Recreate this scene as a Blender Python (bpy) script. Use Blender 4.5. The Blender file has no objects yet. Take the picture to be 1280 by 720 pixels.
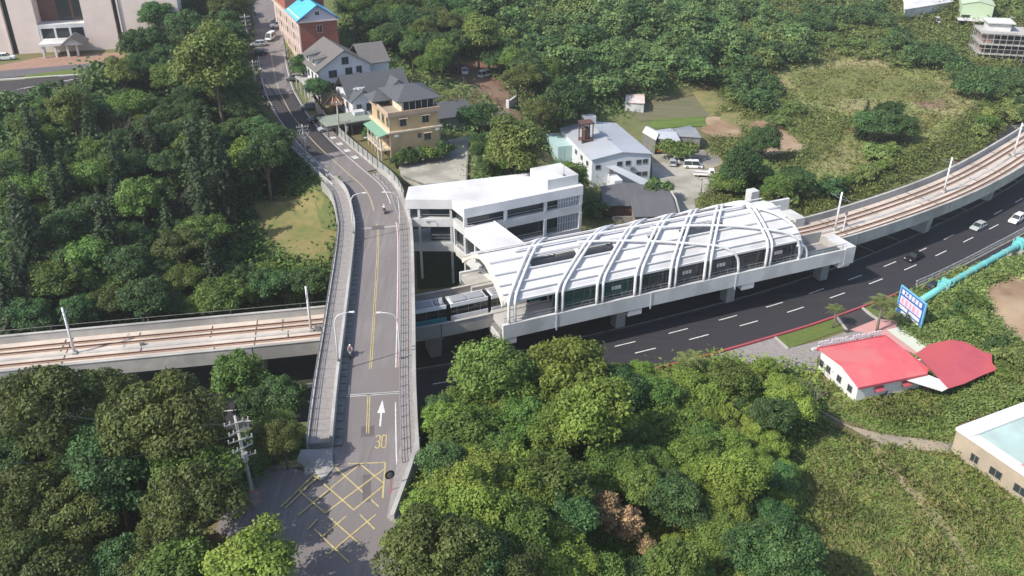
import bpy, math, random
import numpy as np
from mathutils import Vector, Matrix
from mathutils.geometry import delaunay_2d_cdt
random.seed(7); rng = np.random.default_rng(11)
sc = bpy.context.scene
COL = sc.collection
# ---------------------------------------------------------------- camera, light, exposure
F_PX, TILT, CAM_H = 1100.0, math.radians(28.7), 80.0
cam_data = bpy.data.cameras.new('camera')
cam_data.sensor_width = 36.0
cam_data.lens = F_PX / 1280.0 * 36.0
cam_data.clip_end = 6000.0
cam = bpy.data.objects.new('camera', cam_data); COL.objects.link(cam)
cam.location = (0, 0, CAM_H)
cam.rotation_euler = (math.radians(90) - TILT, 0, 0)
sc.camera = cam
SUN_EL = math.radians(43.0)
SUN_TO = Vector((0.86, 0.51, 0)).normalized()            # the way the light travels, in plan
world = bpy.data.worlds.new('World'); sc.world = world; world.use_nodes = True
nt = world.node_tree; nt.nodes.clear()
wo = nt.nodes.new('ShaderNodeOutputWorld'); bg = nt.nodes.new('ShaderNodeBackground'); sky = nt.nodes.new('ShaderNodeTexSky')
sky.sky_type = 'NISHITA'; sky.sun_disc = False; sky.sun_elevation = SUN_EL
sky.sun_rotation = math.atan2(-SUN_TO.x, -SUN_TO.y)
sky.air_density = 1.0; sky.dust_density = 1.5; sky.ozone_density = 1.0
bg.inputs[1].default_value = 0.15
nt.links.new(sky.outputs[0], bg.inputs[0]); nt.links.new(bg.outputs[0], wo.inputs[0])
sd = bpy.data.lights.new('sun', 'SUN'); sd.energy = 4.2; sd.angle = math.radians(0.5); sd.color = (1.0, 0.945, 0.84)
sun = bpy.data.objects.new('sun', sd); COL.objects.link(sun)
ldir = Vector((SUN_TO.x*math.cos(SUN_EL), SUN_TO.y*math.cos(SUN_EL), -math.sin(SUN_EL)))
sun.rotation_euler = ldir.to_track_quat('-Z', 'Y').to_euler(); sun.location = (-80, -40, 160)
vs = sc.view_settings; vs.view_transform = 'Standard'; vs.look = 'None'; vs.gamma = 1.0; vs.exposure = 0.46; vs.use_curve_mapping = False
sc.cycles.max_bounces = 6; sc.cycles.diffuse_bounces = 3; sc.cycles.transparent_max_bounces = 8
# ---------------------------------------------------------------- materials
def mat(name, c, rough=0.8, c2=None, scale=0.5, detail=6.0, metal=0.0, spec=0.3, bump=0.0, rand=0.0, mix=(0.35, 0.65), stretch=None, c3=None, scale3=0.07, rot=0.0):
    m = bpy.data.materials.new(name); m.use_nodes = True
    n = m.node_tree.nodes; l = m.node_tree.links; b = n['Principled BSDF']
    b.inputs['Roughness'].default_value = rough; b.inputs['Metallic'].default_value = metal
    b.inputs['Specular IOR Level'].default_value = spec
    b.inputs['Base Color'].default_value = (*c, 1)
    col = None
    if c2 is not None or bump:
        tc = n.new('ShaderNodeTexCoord'); no = n.new('ShaderNodeTexNoise')
        no.inputs['Scale'].default_value = scale; no.inputs['Detail'].default_value = detail; no.inputs['Roughness'].default_value = 0.65
        if stretch:
            mp = n.new('ShaderNodeMapping'); mp.inputs['Scale'].default_value = stretch; mp.inputs['Rotation'].default_value = (0,0,math.radians(rot))
            l.new(tc.outputs['Object'], mp.inputs[0]); l.new(mp.outputs[0], no.inputs['Vector'])
        else: l.new(tc.outputs['Object'], no.inputs['Vector'])
    if c2 is not None:
        r = n.new('ShaderNodeValToRGB'); r.color_ramp.elements[0].position = mix[0]; r.color_ramp.elements[1].position = mix[1]
        r.color_ramp.elements[0].color = (*c, 1); r.color_ramp.elements[1].color = (*c2, 1)
        l.new(no.outputs['Fac'], r.inputs[0]); col = r.outputs[0]
    if c3 is not None:
        n3 = n.new('ShaderNodeTexNoise'); n3.inputs['Scale'].default_value = scale3; n3.inputs['Detail'].default_value = 5
        l.new(tc.outputs['Object'], n3.inputs['Vector'])
        r3 = n.new('ShaderNodeValToRGB'); r3.color_ramp.elements[0].position = 0.45; r3.color_ramp.elements[1].position = 0.62
        l.new(n3.outputs['Fac'], r3.inputs[0])
        mx = n.new('ShaderNodeMix'); mx.data_type = 'RGBA'
        l.new(r3.outputs[0], mx.inputs[0]); l.new(col, mx.inputs[6]); mx.inputs[7].default_value = (*c3, 1)
        col = mx.outputs[2]
    if rand:
        oi = n.new('ShaderNodeObjectInfo'); mr = n.new('ShaderNodeMapRange'); mr.inputs[3].default_value = 1-rand; mr.inputs[4].default_value = 1+rand
        l.new(oi.outputs['Random'], mr.inputs[0])
        hs = n.new('ShaderNodeHueSaturation'); l.new(mr.outputs[0], hs.inputs['Value'])
        if col is None: hs.inputs['Color'].default_value = (*c, 1)
        else: l.new(col, hs.inputs['Color'])
        col = hs.outputs[0]
    if col is not None: l.new(col, b.inputs['Base Color'])
    if bump:
        bp = n.new('ShaderNodeBump'); bp.inputs['Strength'].default_value = bump; bp.inputs['Distance'].default_value = 0.2
        l.new(no.outputs['Fac'], bp.inputs['Height']); l.new(bp.outputs[0], b.inputs['Normal'])
    return m
def leaf_mat(name, c1, c2, trans=0.25, rand=0.25, hue=0.02, rough=0.55):
    m = bpy.data.materials.new(name); m.use_nodes = True
    n = m.node_tree.nodes; l = m.node_tree.links; b = n['Principled BSDF']; out = n['Material Output']
    g = n.new('ShaderNodeNewGeometry'); r = n.new('ShaderNodeValToRGB')
    r.color_ramp.elements[0].color = (*c1, 1); r.color_ramp.elements[1].color = (*c2, 1)
    l.new(g.outputs['Random Per Island'], r.inputs[0])
    oi = n.new('ShaderNodeObjectInfo')
    mr = n.new('ShaderNodeMapRange'); mr.inputs[3].default_value = 1-rand; mr.inputs[4].default_value = 1+rand; l.new(oi.outputs['Random'], mr.inputs[0])
    m2 = n.new('ShaderNodeMath'); m2.operation = 'MULTIPLY'; m2.inputs[1].default_value = 7.31; l.new(oi.outputs['Random'], m2.inputs[0])
    m3 = n.new('ShaderNodeMath'); m3.operation = 'FRACT'; l.new(m2.outputs[0], m3.inputs[0])
    mh = n.new('ShaderNodeMapRange'); mh.inputs[3].default_value = 0.5-hue; mh.inputs[4].default_value = 0.5+hue; l.new(m3.outputs[0], mh.inputs[0])
    tc = n.new('ShaderNodeTexCoord'); no = n.new('ShaderNodeTexNoise'); no.inputs['Scale'].default_value = 0.22; no.inputs['Detail'].default_value = 3
    l.new(g.outputs['Position'], no.inputs['Vector'])
    nm = n.new('ShaderNodeMapRange'); nm.inputs[1].default_value = 0.3; nm.inputs[2].default_value = 0.7; nm.inputs[3].default_value = 0.72; nm.inputs[4].default_value = 1.28; l.new(no.outputs['Fac'], nm.inputs[0])
    mm = n.new('ShaderNodeMath'); mm.operation = 'MULTIPLY'; l.new(mr.outputs[0], mm.inputs[0]); l.new(nm.outputs[0], mm.inputs[1])
    n2 = n.new('ShaderNodeTexNoise'); n2.inputs['Scale'].default_value = 0.075; n2.inputs['Detail'].default_value = 3; l.new(g.outputs['Position'], n2.inputs['Vector'])
    n2r = n.new('ShaderNodeMapRange'); n2r.inputs[1].default_value = 0.3; n2r.inputs[2].default_value = 0.7; n2r.inputs[3].default_value = -0.022; n2r.inputs[4].default_value = 0.008; l.new(n2.outputs['Fac'], n2r.inputs[0])
    ha = n.new('ShaderNodeMath'); ha.operation = 'ADD'; l.new(mh.outputs[0], ha.inputs[0]); l.new(n2r.outputs[0], ha.inputs[1])
    hs = n.new('ShaderNodeHueSaturation'); l.new(mm.outputs[0], hs.inputs['Value']); l.new(ha.outputs[0], hs.inputs['Hue']); l.new(r.outputs[0], hs.inputs['Color'])
    l.new(hs.outputs[0], b.inputs['Base Color']); b.inputs['Roughness'].default_value = rough; b.inputs['Specular IOR Level'].default_value = 0.25
    t = n.new('ShaderNodeBsdfTranslucent'); l.new(hs.outputs[0], t.inputs[0])
    mx = n.new('ShaderNodeMixShader'); mx.inputs[0].default_value = trans
    l.new(b.outputs[0], mx.inputs[1]); l.new(t.outputs[0], mx.inputs[2]); l.new(mx.outputs[0], out.inputs[0])
    return m
M = {}
M['concrete'] = mat('pale_concrete', (.47,.455,.43), .85, (.37,.36,.34), .6, stretch=(1,1,1), c3=(.30,.29,.275), scale3=.11)
M['concrete_warm'] = mat('warm_track_concrete', (.60,.51,.44), .85, (.50,.43,.37), .5, c3=(.44,.385,.34), scale3=.12)
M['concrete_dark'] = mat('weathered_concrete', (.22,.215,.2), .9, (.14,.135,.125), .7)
M['yard_concrete'] = mat('yard_concrete', (.42,.40,.355), .9, (.33,.31,.27), .25, c3=(.25,.235,.2), scale3=.15)
M['white'] = mat('white_painted_metal', (.70,.70,.71), .45, (.62,.62,.63), .4, spec=.4)
M['white_wall'] = mat('white_painted_wall', (.61,.61,.61), .75, (.54,.54,.54), .35, c3=(.46,.46,.455), stretch=(1,1,.25), scale3=.2)
M['white_roof'] = mat('white_roof_sheet', (.66,.65,.655), .7, (.58,.57,.575), .3, c3=(.50,.49,.49), scale3=.1)
M['asphalt_new'] = mat('fresh_dark_asphalt', (.030,.0285,.034), .72, (.043,.041,.046), .9, c3=(.037,.035,.041), scale3=.08, stretch=(.05,1.3,1.0), rot=-23)
M['asphalt'] = mat('grey_asphalt', (.225,.202,.198), .9, (.165,.146,.143), 1.3, c3=(.180,.160,.155), scale3=.09, stretch=(1.0,.06,1.0))
M['asphalt_mid'] = mat('dark_patch_asphalt', (.062,.055,.058), .9, (.048,.043,.046), .4)
M['line_white'] = mat('white_road_paint', (.72,.71,.70), .7, (.5,.49,.48), 1.5)
M['line_yellow'] = mat('yellow_road_paint', (.56,.45,.17), .7, (.36,.30,.17), 1.5)
M['line_red'] = mat('red_kerb_paint', (.42,.08,.10), .7, (.3,.08,.09), 1.5)
M['paver'] = mat('paver_stone', (.30,.275,.265), .9, (.23,.21,.205), 1.6)
M['rail'] = mat('rusty_rail_steel', (.15,.068,.045), .6, (.10,.05,.035), 2.0, metal=.3)
M['dark'] = mat('dark_recess', (.018,.018,.020), .6)
M['glass'] = mat('window_glass', (.03,.04,.045), .12, spec=.6)
M['glass_teal'] = mat('teal_screen_glass', (.02,.07,.065), .12, spec=.6)
M['glass_pale'] = mat('pale_pane_glass', (.22,.26,.28), .15, spec=.6)
M['steel'] = mat('galvanised_steel', (.42,.43,.44), .45, metal=.6)
M['grey_metal'] = mat('grey_metal', (.22,.22,.23), .55, (.18,.18,.19), 1.0, metal=.3)
M['pole'] = mat('concrete_pole', (.40,.38,.35), .85, (.32,.30,.28), 1.0)
M['bark'] = mat('brown_bark', (.10,.075,.055), .95, (.17,.14,.11), 3.0, bump=.3)
M['bark_pale'] = mat('pale_bark', (.26,.23,.19), .95, (.18,.155,.13), 2.0)
M['ground'] = mat('weedy_ground', (.105,.135,.045), .95, (.165,.165,.070), .35, c3=(.15,.115,.06), scale3=.045, bump=.5)
M['soil'] = mat('bare_soil', (.30,.205,.13), .95, (.22,.14,.085), .25, c3=(.36,.27,.18), scale3=.1, bump=.3)
M['soil_red'] = mat('reddish_dirt', (.21,.125,.09), .95, (.155,.09,.065), .3, c3=(.25,.165,.12), scale3=.1, bump=.2)
M['dry_grass'] = mat('dry_grass_ground', (.25,.20,.09), .95, (.13,.155,.05), .35, bump=.4)
M['lawn'] = mat('mown_lawn', (.125,.16,.04), .95, (.09,.13,.032), 1.0, bump=.3)
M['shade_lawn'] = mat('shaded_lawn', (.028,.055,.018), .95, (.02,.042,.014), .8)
M['path'] = mat('gravel_path', (.38,.31,.22), .95, (.28,.235,.175), .5, c3=(.2,.19,.18), scale3=.15, bump=.3)
M['rubber'] = mat('black_rubber', (.012,.012,.012), .8)
# ---------------------------------------------------------------- mesh helpers
ORG = {}
class MB:
    def __init__(s): s.v = []; s.f = []; s.mi = []; s.cur = 0; s.M = Matrix.Identity(4)
    def at(s, loc=(0,0,0), rz=0.0, rx=0.0, ry=0.0):
        s.M = Matrix.Translation(Vector(loc)) @ Matrix.Rotation(rz,4,'Z') @ Matrix.Rotation(ry,4,'Y') @ Matrix.Rotation(rx,4,'X'); return s
    def m(s, i): s.cur = i; return s
    def add(s, vs, fs):
        b = len(s.v); s.v += [tuple(s.M @ Vector(p)) for p in vs]
        for f in fs: s.f.append(tuple(b+i for i in f)); s.mi.append(s.cur)
        return s
    def box(s, x0, x1, y0, y1, z0, z1):
        return s.add([(x0,y0,z0),(x1,y0,z0),(x1,y1,z0),(x0,y1,z0),(x0,y0,z1),(x1,y0,z1),(x1,y1,z1),(x0,y1,z1)],
                     [(3,2,1,0),(4,5,6,7),(0,1,5,4),(1,2,6,5),(2,3,7,6),(3,0,4,7)])
    def bbox(s, x0, x1, y0, y1, z0, z1, b):          # box with chamfered vertical and top edges
        p = [(x0+b,y0),(x1-b,y0),(x1,y0+b),(x1,y1-b),(x1-b,y1),(x0+b,y1),(x0,y1-b),(x0,y0+b)]
        q = [(x0+2*b,y0+b),(x1-2*b,y0+b),(x1-b,y0+2*b),(x1-b,y1-2*b),(x1-2*b,y1-b),(x0+2*b,y1-b),(x0+b,y1-2*b),(x0+b,y0+2*b)]
        v = [(a,c,z0) for a,c in p]+[(a,c,z1-b) for a,c in p]+[(a,c,z1) for a,c in q]
        f = [tuple(range(7,-1,-1)), tuple(range(16,24))]
        for k in range(8):
            j = (k+1)%8; f += [(k,j,8+j,8+k),(8+k,8+j,16+j,16+k)]
        return s.add(v, f)
    def prism(s, poly, z0, z1):
        n = len(poly)
        zz0 = z0 if hasattr(z0,'__len__') else [z0]*n; zz1 = z1 if hasattr(z1,'__len__') else [z1]*n
        v = [(p[0],p[1],zz0[i]) for i,p in enumerate(poly)]+[(p[0],p[1],zz1[i]) for i,p in enumerate(poly)]
        f = [tuple(range(n-1,-1,-1)), tuple(range(n,2*n))]+[(i,(i+1)%n,n+(i+1)%n,n+i) for i in range(n)]
        return s.add(v, f)
    def hull6(s, a, b):                                # loft between two closed loops of equal length
        n = len(a)
        return s.add(list(a)+list(b), [tuple(range(n-1,-1,-1)), tuple(range(n,2*n))]+[(i,(i+1)%n,n+(i+1)%n,n+i) for i in range(n)])
    def loft(s, loops, caps=True, closed=True):
        n = len(loops[0]); v = [p for lp in loops for p in lp]; f = []
        for k in range(len(loops)-1):
            for i in range(n if closed else n-1):
                j = (i+1)%n; f.append((k*n+i,k*n+j,(k+1)*n+j,(k+1)*n+i))
        if caps and closed: f += [tuple(range(n-1,-1,-1)), tuple((len(loops)-1)*n+i for i in range(n))]
        return s.add(v, f)
    def tube(s, path, r, n=8, caps=True):
        P = [Vector(p) for p in path]; R = r if hasattr(r,'__len__') else [r]*len(P); loops = []
        up = None
        for i,p in enumerate(P):
            t = (P[min(i+1,len(P)-1)]-P[max(i-1,0)]).normalized()
            if up is None:
                up = Vector((0,0,1)) if abs(t.z)<.9 else Vector((1,0,0))
            a = t.cross(up).normalized(); bb = a.cross(t).normalized(); up = bb
            loops.append([tuple(p+(a*math.cos(2*math.pi*k/n)+bb*math.sin(2*math.pi*k/n))*R[i]) for k in range(n)])
        return s.loft(loops, caps)
    def cyl(s, c, r, z0, z1, n=12, r2=None):
        r2 = r if r2 is None else r2
        return s.loft([[(c[0]+r*math.cos(2*math.pi*k/n), c[1]+r*math.sin(2*math.pi*k/n), z0) for k in range(n)],
                       [(c[0]+r2*math.cos(2*math.pi*k/n), c[1]+r2*math.sin(2*math.pi*k/n), z1) for k in range(n)]])
    def quad(s, a, b, c, d): return s.add([a,b,c,d], [(0,1,2,3)])
    def build(s, name, mats, parent=None, smooth=False):
        if not isinstance(mats, (list,tuple)): mats = [mats]
        o0 = Vector((0,0,0)); p = parent
        while p is not None:
            if p.name in ORG: o0 = ORG[p.name]; break
            p = p.parent
        me = bpy.data.meshes.new(name)
        me.from_pydata([(a-o0.x,b-o0.y,c-o0.z) for a,b,c in s.v], [], s.f)
        for mm in mats: me.materials.append(mm)
        if len(mats) > 1: me.polygons.foreach_set('material_index', s.mi)
        if smooth: me.polygons.foreach_set('use_smooth', [True]*len(me.polygons))
        me.update()
        o = bpy.data.objects.new(name, me); COL.objects.link(o)
        if parent is not None: o.parent = parent
        return o
def tag(o, label=None, cat=None, group=None, kind=None):
    if label: o['label'] = label
    if cat: o['category'] = cat
    if group: o['group'] = group
    if kind: o['kind'] = kind
    return o
def thing(name, label, cat, loc=(0,0,0), rz=0.0, group=None, world_parts=True):
    o = bpy.data.objects.new(name, None); COL.objects.link(o); o.location = loc; o.rotation_euler = (0,0,rz); o.empty_display_size = .5
    ORG[o.name] = Vector(loc) if world_parts else Vector((0,0,0))
    return tag(o, label, cat, group)
def kids(o): return [c for c in o.children]
def copy_tree(o, parent=None, top=True):
    c = o.copy(); COL.objects.link(c)
    if parent is not None: c.parent = parent
    for ch in kids(o): copy_tree(ch, c, False)
    return c
def struct(o): o['kind'] = 'structure'; return o
def np_mesh(name, verts, faces_flat, nper, mats, parent=None, mat_idx=None, smooth=False, normals=None):
    me = bpy.data.meshes.new(name); nf = len(faces_flat)//nper
    me.vertices.add(len(verts)); me.vertices.foreach_set('co', np.asarray(verts, np.float32).ravel())
    me.loops.add(len(faces_flat)); me.loops.foreach_set('vertex_index', np.asarray(faces_flat, np.int32))
    me.polygons.add(nf); me.polygons.foreach_set('loop_start', np.arange(0, nf*nper, nper, dtype=np.int32)); 
    for mm in (mats if isinstance(mats,(list,tuple)) else [mats]): me.materials.append(mm)
    if mat_idx is not None: me.polygons.foreach_set('material_index', np.asarray(mat_idx, np.int32))
    me.polygons.foreach_set('use_smooth', np.full(nf, smooth))
    me.update(calc_edges=True)
    if normals is not None: me.normals_split_custom_set_from_vertices([tuple(x) for x in normals])
    o = bpy.data.objects.new(name, me); COL.objects.link(o)
    if parent is not None: o.parent = parent
    return o
# ---------------------------------------------------------------- where things stand: pixel of the photograph -> point on a level
_s, _c = math.sin(TILT), math.cos(TILT)
def G(px, py, z):
    u = px-640.; v = py-360.; t = (CAM_H-z)/(F_PX*_s+v*_c)
    return (t*u, t*(F_PX*_c-v*_s))
def catmull(P, step=2.0):
    P = [np.array(p, float) for p in P]; P = [2*P[0]-P[1]]+P+[2*P[-1]-P[-2]]; out = []
    for i in range(1, len(P)-2):
        n = max(2, int(np.linalg.norm(P[i+1]-P[i])/step))
        for k in range(n):
            t = k/n; a,b,c,d = P[i-1],P[i],P[i+1],P[i+2]
            out.append(.5*((2*b)+(c-a)*t+(2*a-5*b+4*c-d)*t*t+(3*b-a-3*c+d)*t**3))
    out.append(P[-2]); return np.array(out)
def normals2(P):
    T = np.gradient(P[:,:2], axis=0); T /= np.linalg.norm(T,axis=1)[:,None]+1e-9
    return np.stack([-T[:,1], T[:,0]], 1)              # to the left of travel
def poly_dist(P, X, Y):                                # distance of points to a polyline, and index of the nearest segment start
    X = np.asarray(X,float); Y = np.asarray(Y,float); best = np.full(X.shape, 1e9); bi = np.zeros(X.shape,int); bt = np.zeros(X.shape)
    for i in range(len(P)-1):
        a = P[i,:2]; d = P[i+1,:2]-a; L2 = d@d+1e-9
        t = np.clip(((X-a[0])*d[0]+(Y-a[1])*d[1])/L2, 0, 1)
        q = np.hypot(X-a[0]-t*d[0], Y-a[1]-t*d[1]); w = q < best
        best = np.where(w,q,best); bi = np.where(w,i,bi); bt = np.where(w,t,bt)
    return best, bi, bt
TR_Z, ROAD_Z = 7.0, 13.5
VIA = catmull([(-190,86),(-120,101.5),(-76.9,110.6),(-31.9,119.2),(-15,123.3),(5,131.9),(24.4,140.2),(44,148.7),(63.7,157.2),(93.4,176.5),(119,198.7),(145,226),(185,280),(215,335)])
LANE_A = catmull([(-190,76),(-120,91.5),(-60,104.2),(-25,111.2),(0,118.6),(20.9,127.1),(30.7,131.4),(39.8,135.7),(49.1,140.3),(58.1,145.4),(67.3,150.9),(75.8,156.4),(84.4,162.5),(92.5,168.6),(109,181.4),(128,198),(150,221),(190,275),(222,330)])
ROADP = catmull([(-14.2,56,13.3),(-15.5,70,13.5),(-17.2,82.8,13.5),(-18.7,95.2,13.5),(-20.4,111.6,13.5),(-23.4,138.9,13.5),(-25.3,149.2,13.5),(-28.6,160.5,13.9),(-34.3,169.8,14.5),(-43.0,184.2,15.2),(-50.6,198.6,16.2),(-55.2,209,17.2),(-58.8,218,18.2),(-63.0,231.5,20.0),(-67.6,248,22.3),(-72.2,265,25),(-77,285,28),(-83,310,31)])
_cp = [  # (px, py, z) seen ground levels
 (430,690,13.4),(300,690,12.5),(330,610,12.8),(200,640,10.5),(60,690,10),(100,560,8),(30,480,5.5),(250,500,6.5),(360,540,9.5),(230,440,3.0),(60,470,3.5),
 (560,650,9.5),(620,600,6),(700,700,7),(760,560,3),(900,640,2.5),(860,520,1.0),(1000,560,.6),(1100,650,.6),(1250,700,.8),(1100,520,.3),(1260,450,2.0),(1250,380,3.2),(1200,420,1.2),(1000,450,.1),(900,450,.1),(1275,560,.4),
 (200,380,3.0),(40,390,4.0),(330,360,4.0),(390,340,6.0),(380,270,8.5),(330,250,10),(400,240,11),(200,280,9),(60,290,10),(120,200,15),(260,170,15.5),(20,180,16),(300,110,17.5),(60,125,19),(180,100,19),(90,70,21),(230,40,23),(20,90,20.5),(150,20,26),
 (560,310,2.2),(545,350,1.5),(620,300,2.5),(700,290,2.5),(540,205,13),(560,180,13),(500,170,14.5),(440,160,15.2),(470,120,16.5),(610,215,8.5),(600,180,10),(640,190,9.0),(690,195,6),(640,140,11.5),(610,95,13),(590,85,13.5),(560,60,15.5),(480,40,19),
 (740,220,2.2),(810,230,2),(770,250,2),(840,250,2),(860,210,2),(880,230,2.0),(720,160,4),(790,130,4.6),(850,120,4.4),(850,160,3.4),(960,180,3.2),(1000,190,3),(930,200,2.5),(920,250,2.2),(990,230,2.2),(1100,200,1.8),(1200,140,2.5),(1270,120,3.2),
 (1100,120,2.5),(1000,100,4),(1060,160,2.4),(1240,60,4),(1180,30,6),(1100,40,7),(900,60,9),(760,60,12),(680,100,11.5),(640,40,16),(560,10,22),(760,10,18),(900,10,14),(1050,5,11),(1270,5,9),(30,0,27),(300,0,27)]
CPW = [(*G(a,b,z), z) for a,b,z in _cp]
for r in (420, 560, 800):
    for k in range(11):
        a = math.radians(25+13*k); CPW.append((r*math.cos(a), r*math.sin(a), 10+ (r-300)*.03 + (12 if k>5 else 0)))
for k in range(8): CPW.append((-190+k*55, 35, 10 - k*1.3))
CPW = np.array(CPW)
_D = np.hypot(CPW[:,None,0]-CPW[None,:,0], CPW[:,None,1]-CPW[None,:,1])
_W = np.linalg.solve(_D + np.eye(len(CPW))*1.5, CPW[:,2]-6.0)
def sstep(a, b, x): t = np.clip((x-a)/(b-a), 0, 1); return t*t*(3-2*t)
PADS = []      # (x, y, r_in, r_out, z)
def hraw(X, Y):
    X = np.asarray(X,float); Y = np.asarray(Y,float); sh = X.shape; x = X.ravel(); y = Y.ravel(); out = np.empty(x.shape)
    for i in range(0, len(x), 20000):
        xx = x[i:i+20000]; yy = y[i:i+20000]
        out[i:i+20000] = np.hypot(xx[:,None]-CPW[None,:,0], yy[:,None]-CPW[None,:,1]) @ _W + 6.0
    z = np.clip(out, -.2, 60)
    z = z + .35*np.sin(x*.21+1.3*np.sin(y*.13))*np.sin(y*.17+.7)*(sstep(60,90,np.abs(x))*.6+.4)*.6
    for (px,py,ri,ro,pz) in PADS:
        w = 1-sstep(ri,ro,np.hypot(x-px,y-py)); z = z*(1-w)+pz*w
    d,_,_ = poly_dist(VIA[::3], x, y); dA,_,_ = poly_dist(LANE_A[::3], x, y)
    w = np.maximum(1-sstep(14.5, 24, d), 1-sstep(10.0, 17, dA)); z = z*(1-w) + (-.3)*w
    P = ROADP[ROADP[:,1] > 162]; d,bi,bt = poly_dist(P, x, y); rz = P[bi,2]*(1-bt)+P[np.minimum(bi+1,len(P)-1),2]*bt
    w = (1-sstep(6.0, 13, d))*sstep(158,166,y); z = z*(1-w)+(rz-.25)*w
    P = ROADP[ROADP[:,1] < 80]; d,bi,bt = poly_dist(P, x, y); w = (1-sstep(10, 20, d))*(1-sstep(76,84,y)); z = z*(1-w)+(13.3-.25)*w
    return z.reshape(sh)
PADS += [(-11,178,9,15,13.0),(26,206,13,22,2.0),(3,152,10,18,2.2),(57,113,9,14,0.1),(66,91,9,15,.3),(-120,236,26,45,21.3),(-28.5,184,5,9,14.9)]
def axis(a, b, step, far):
    c = list(np.arange(a, b+.01, step)); s = step; x = b
    while x < far: s *= 1.3; x += s; c.append(x)
    s = step; x = a; l = []
    while x > -far: s *= 1.3; x -= s; l.append(x)
    return np.array(l[::-1]+c)
GX = axis(-140, 200, 2.0, 2500); GY = axis(40, 300, 2.0, 3000)
_gx, _gy = np.meshgrid(GX, GY); GZ = hraw(_gx, _gy)
def H(X, Y):                                            # height of the built ground sheet
    X = np.asarray(X,float); Y = np.asarray(Y,float)
    i = np.clip(np.searchsorted(GX, X)-1, 0, len(GX)-2); j = np.clip(np.searchsorted(GY, Y)-1, 0, len(GY)-2)
    u = (X-GX[i])/(GX[i+1]-GX[i]); v = (Y-GY[j])/(GY[j+1]-GY[j])
    z00,z10,z01,z11 = GZ[j,i],GZ[j,i+1],GZ[j+1,i],GZ[j+1,i+1]
    return np.where(u >= v, z00+(z10-z00)*u+(z11-z10)*v, z00+(z11-z01)*u+(z01-z00)*v)
def h1(x, y): return float(H(x, y))
def GT(px, py, dz=0.0):                                 # ground (plus dz) under a pixel
    z = 5.0
    for k in range(24):
        x,y = G(px,py,min(z,60)); z2 = h1(x,y)+dz; z += (z2-z)*.65
        if abs(z2-z) < .01: break
    x,y = G(px,py,z); return (x,y,z-dz)
nx, ny = len(GX), len(GY)
ii = (np.arange(ny-1)[:,None]*nx+np.arange(nx-1)[None,:]).ravel()
tri = np.stack([ii,ii+1,ii+nx+1, ii,ii+nx+1,ii+nx],1).ravel()
struct(np_mesh('ground', np.stack([_gx.ravel(),_gy.ravel(),GZ.ravel()],1), tri, 3, M['ground'], smooth=True))
def drape(name, poly, m, dz=.08, step=1.5, flat=None):
    """a sheet following the ground inside a polygon"""
    P = np.array(poly, float); b = []
    for i in range(len(P)):
        a,c = P[i],P[(i+1)%len(P)]; n = max(1,int(np.linalg.norm(c-a)/step))
        for k in range(n): b.append(a+(c-a)*k/n)
    nb = len(b); x0,y0 = P.min(0); x1,y1 = P.max(0)
    gx,gy = np.meshgrid(np.arange(x0,x1,step),np.arange(y0,y1,step)); ins = in_poly(P,gx.ravel(),gy.ravel())
    inner = np.stack([gx.ravel(),gy.ravel()],1)[ins]
    pts = [Vector((float(p[0]),float(p[1]))) for p in b]+[Vector((float(p[0]),float(p[1]))) for p in inner]
    r = delaunay_2d_cdt(pts, [], [list(range(nb))], 1, 1e-4)
    vx = np.array([[p.x,p.y] for p in r[0]]); z = H(vx[:,0],vx[:,1])+dz if flat is None else np.full(len(vx),flat)
    mb = MB(); mb.v = [(float(a),float(c),float(d)) for (a,c),d in zip(vx,z)]; mb.f = [tuple(f) for f in r[2]]; mb.mi = [0]*len(mb.f)
    o = mb.build(name, m, smooth=True); return struct(o)
def in_poly(P, X, Y):
    P = np.asarray(P,float); ins = np.zeros(np.shape(X),bool); n = len(P); j = n-1
    for i in range(n):
        xi,yi = P[i]; xj,yj = P[j]
        ins ^= ((yi>Y)!=(yj>Y)) & (X < (xj-xi)*(Y-yi)/(yj-yi+1e-12)+xi); j = i
    return ins
def ribbon(path, o0, o1, z=None, dz=0.0, cut=None):
    """MB sheet along a path between two lateral offsets (left positive)"""
    P = path; N = normals2(P); mb = MB(); n = len(P)
    a = P[:,:2]+N*o0; b = P[:,:2]+N*o1
    zz = (P[:,2] if P.shape[1]>2 else np.zeros(n)) if z is None else np.full(n,z)
    mb.v = [(x,y,q+dz) for (x,y),q in zip(a,zz)]+[(x,y,q+dz) for (x,y),q in zip(b,zz)]
    mb.f = [(i,i+1,n+i+1,n+i) if o1>o0 else (n+i,n+i+1,i+1,i) for i in range(n-1)]; mb.mi = [0]*len(mb.f); return mb
def sweep(path, prof, z=None, closed=True, caps=True):
    """closed profile of (lateral offset, height) swept along a path"""
    N = normals2(path); zz = (path[:,2] if path.shape[1]>2 else np.zeros(len(path))) if z is None else np.full(len(path),z)
    loops = [[(p[0]+n[0]*o, p[1]+n[1]*o, q+h) for o,h in prof] for p,n,q in zip(path,N,zz)]
    return MB().loft(loops, caps, closed)
def arc_pts(path, step, start=0.0):
    s = np.concatenate([[0],np.cumsum(np.linalg.norm(np.diff(path[:,:2],axis=0),axis=1))]); t = np.arange(start, s[-1], step)
    out = np.stack([np.interp(t,s,path[:,k]) for k in range(path.shape[1])],1); N = normals2(path)
    nn = np.stack([np.interp(t,s,N[:,k]) for k in range(2)],1); nn /= np.linalg.norm(nn,axis=1)[:,None]
    return out, nn, t
def subpath(path, x0, x1): return path[(path[:,0]>=x0)&(path[:,0]<=x1)]
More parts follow.
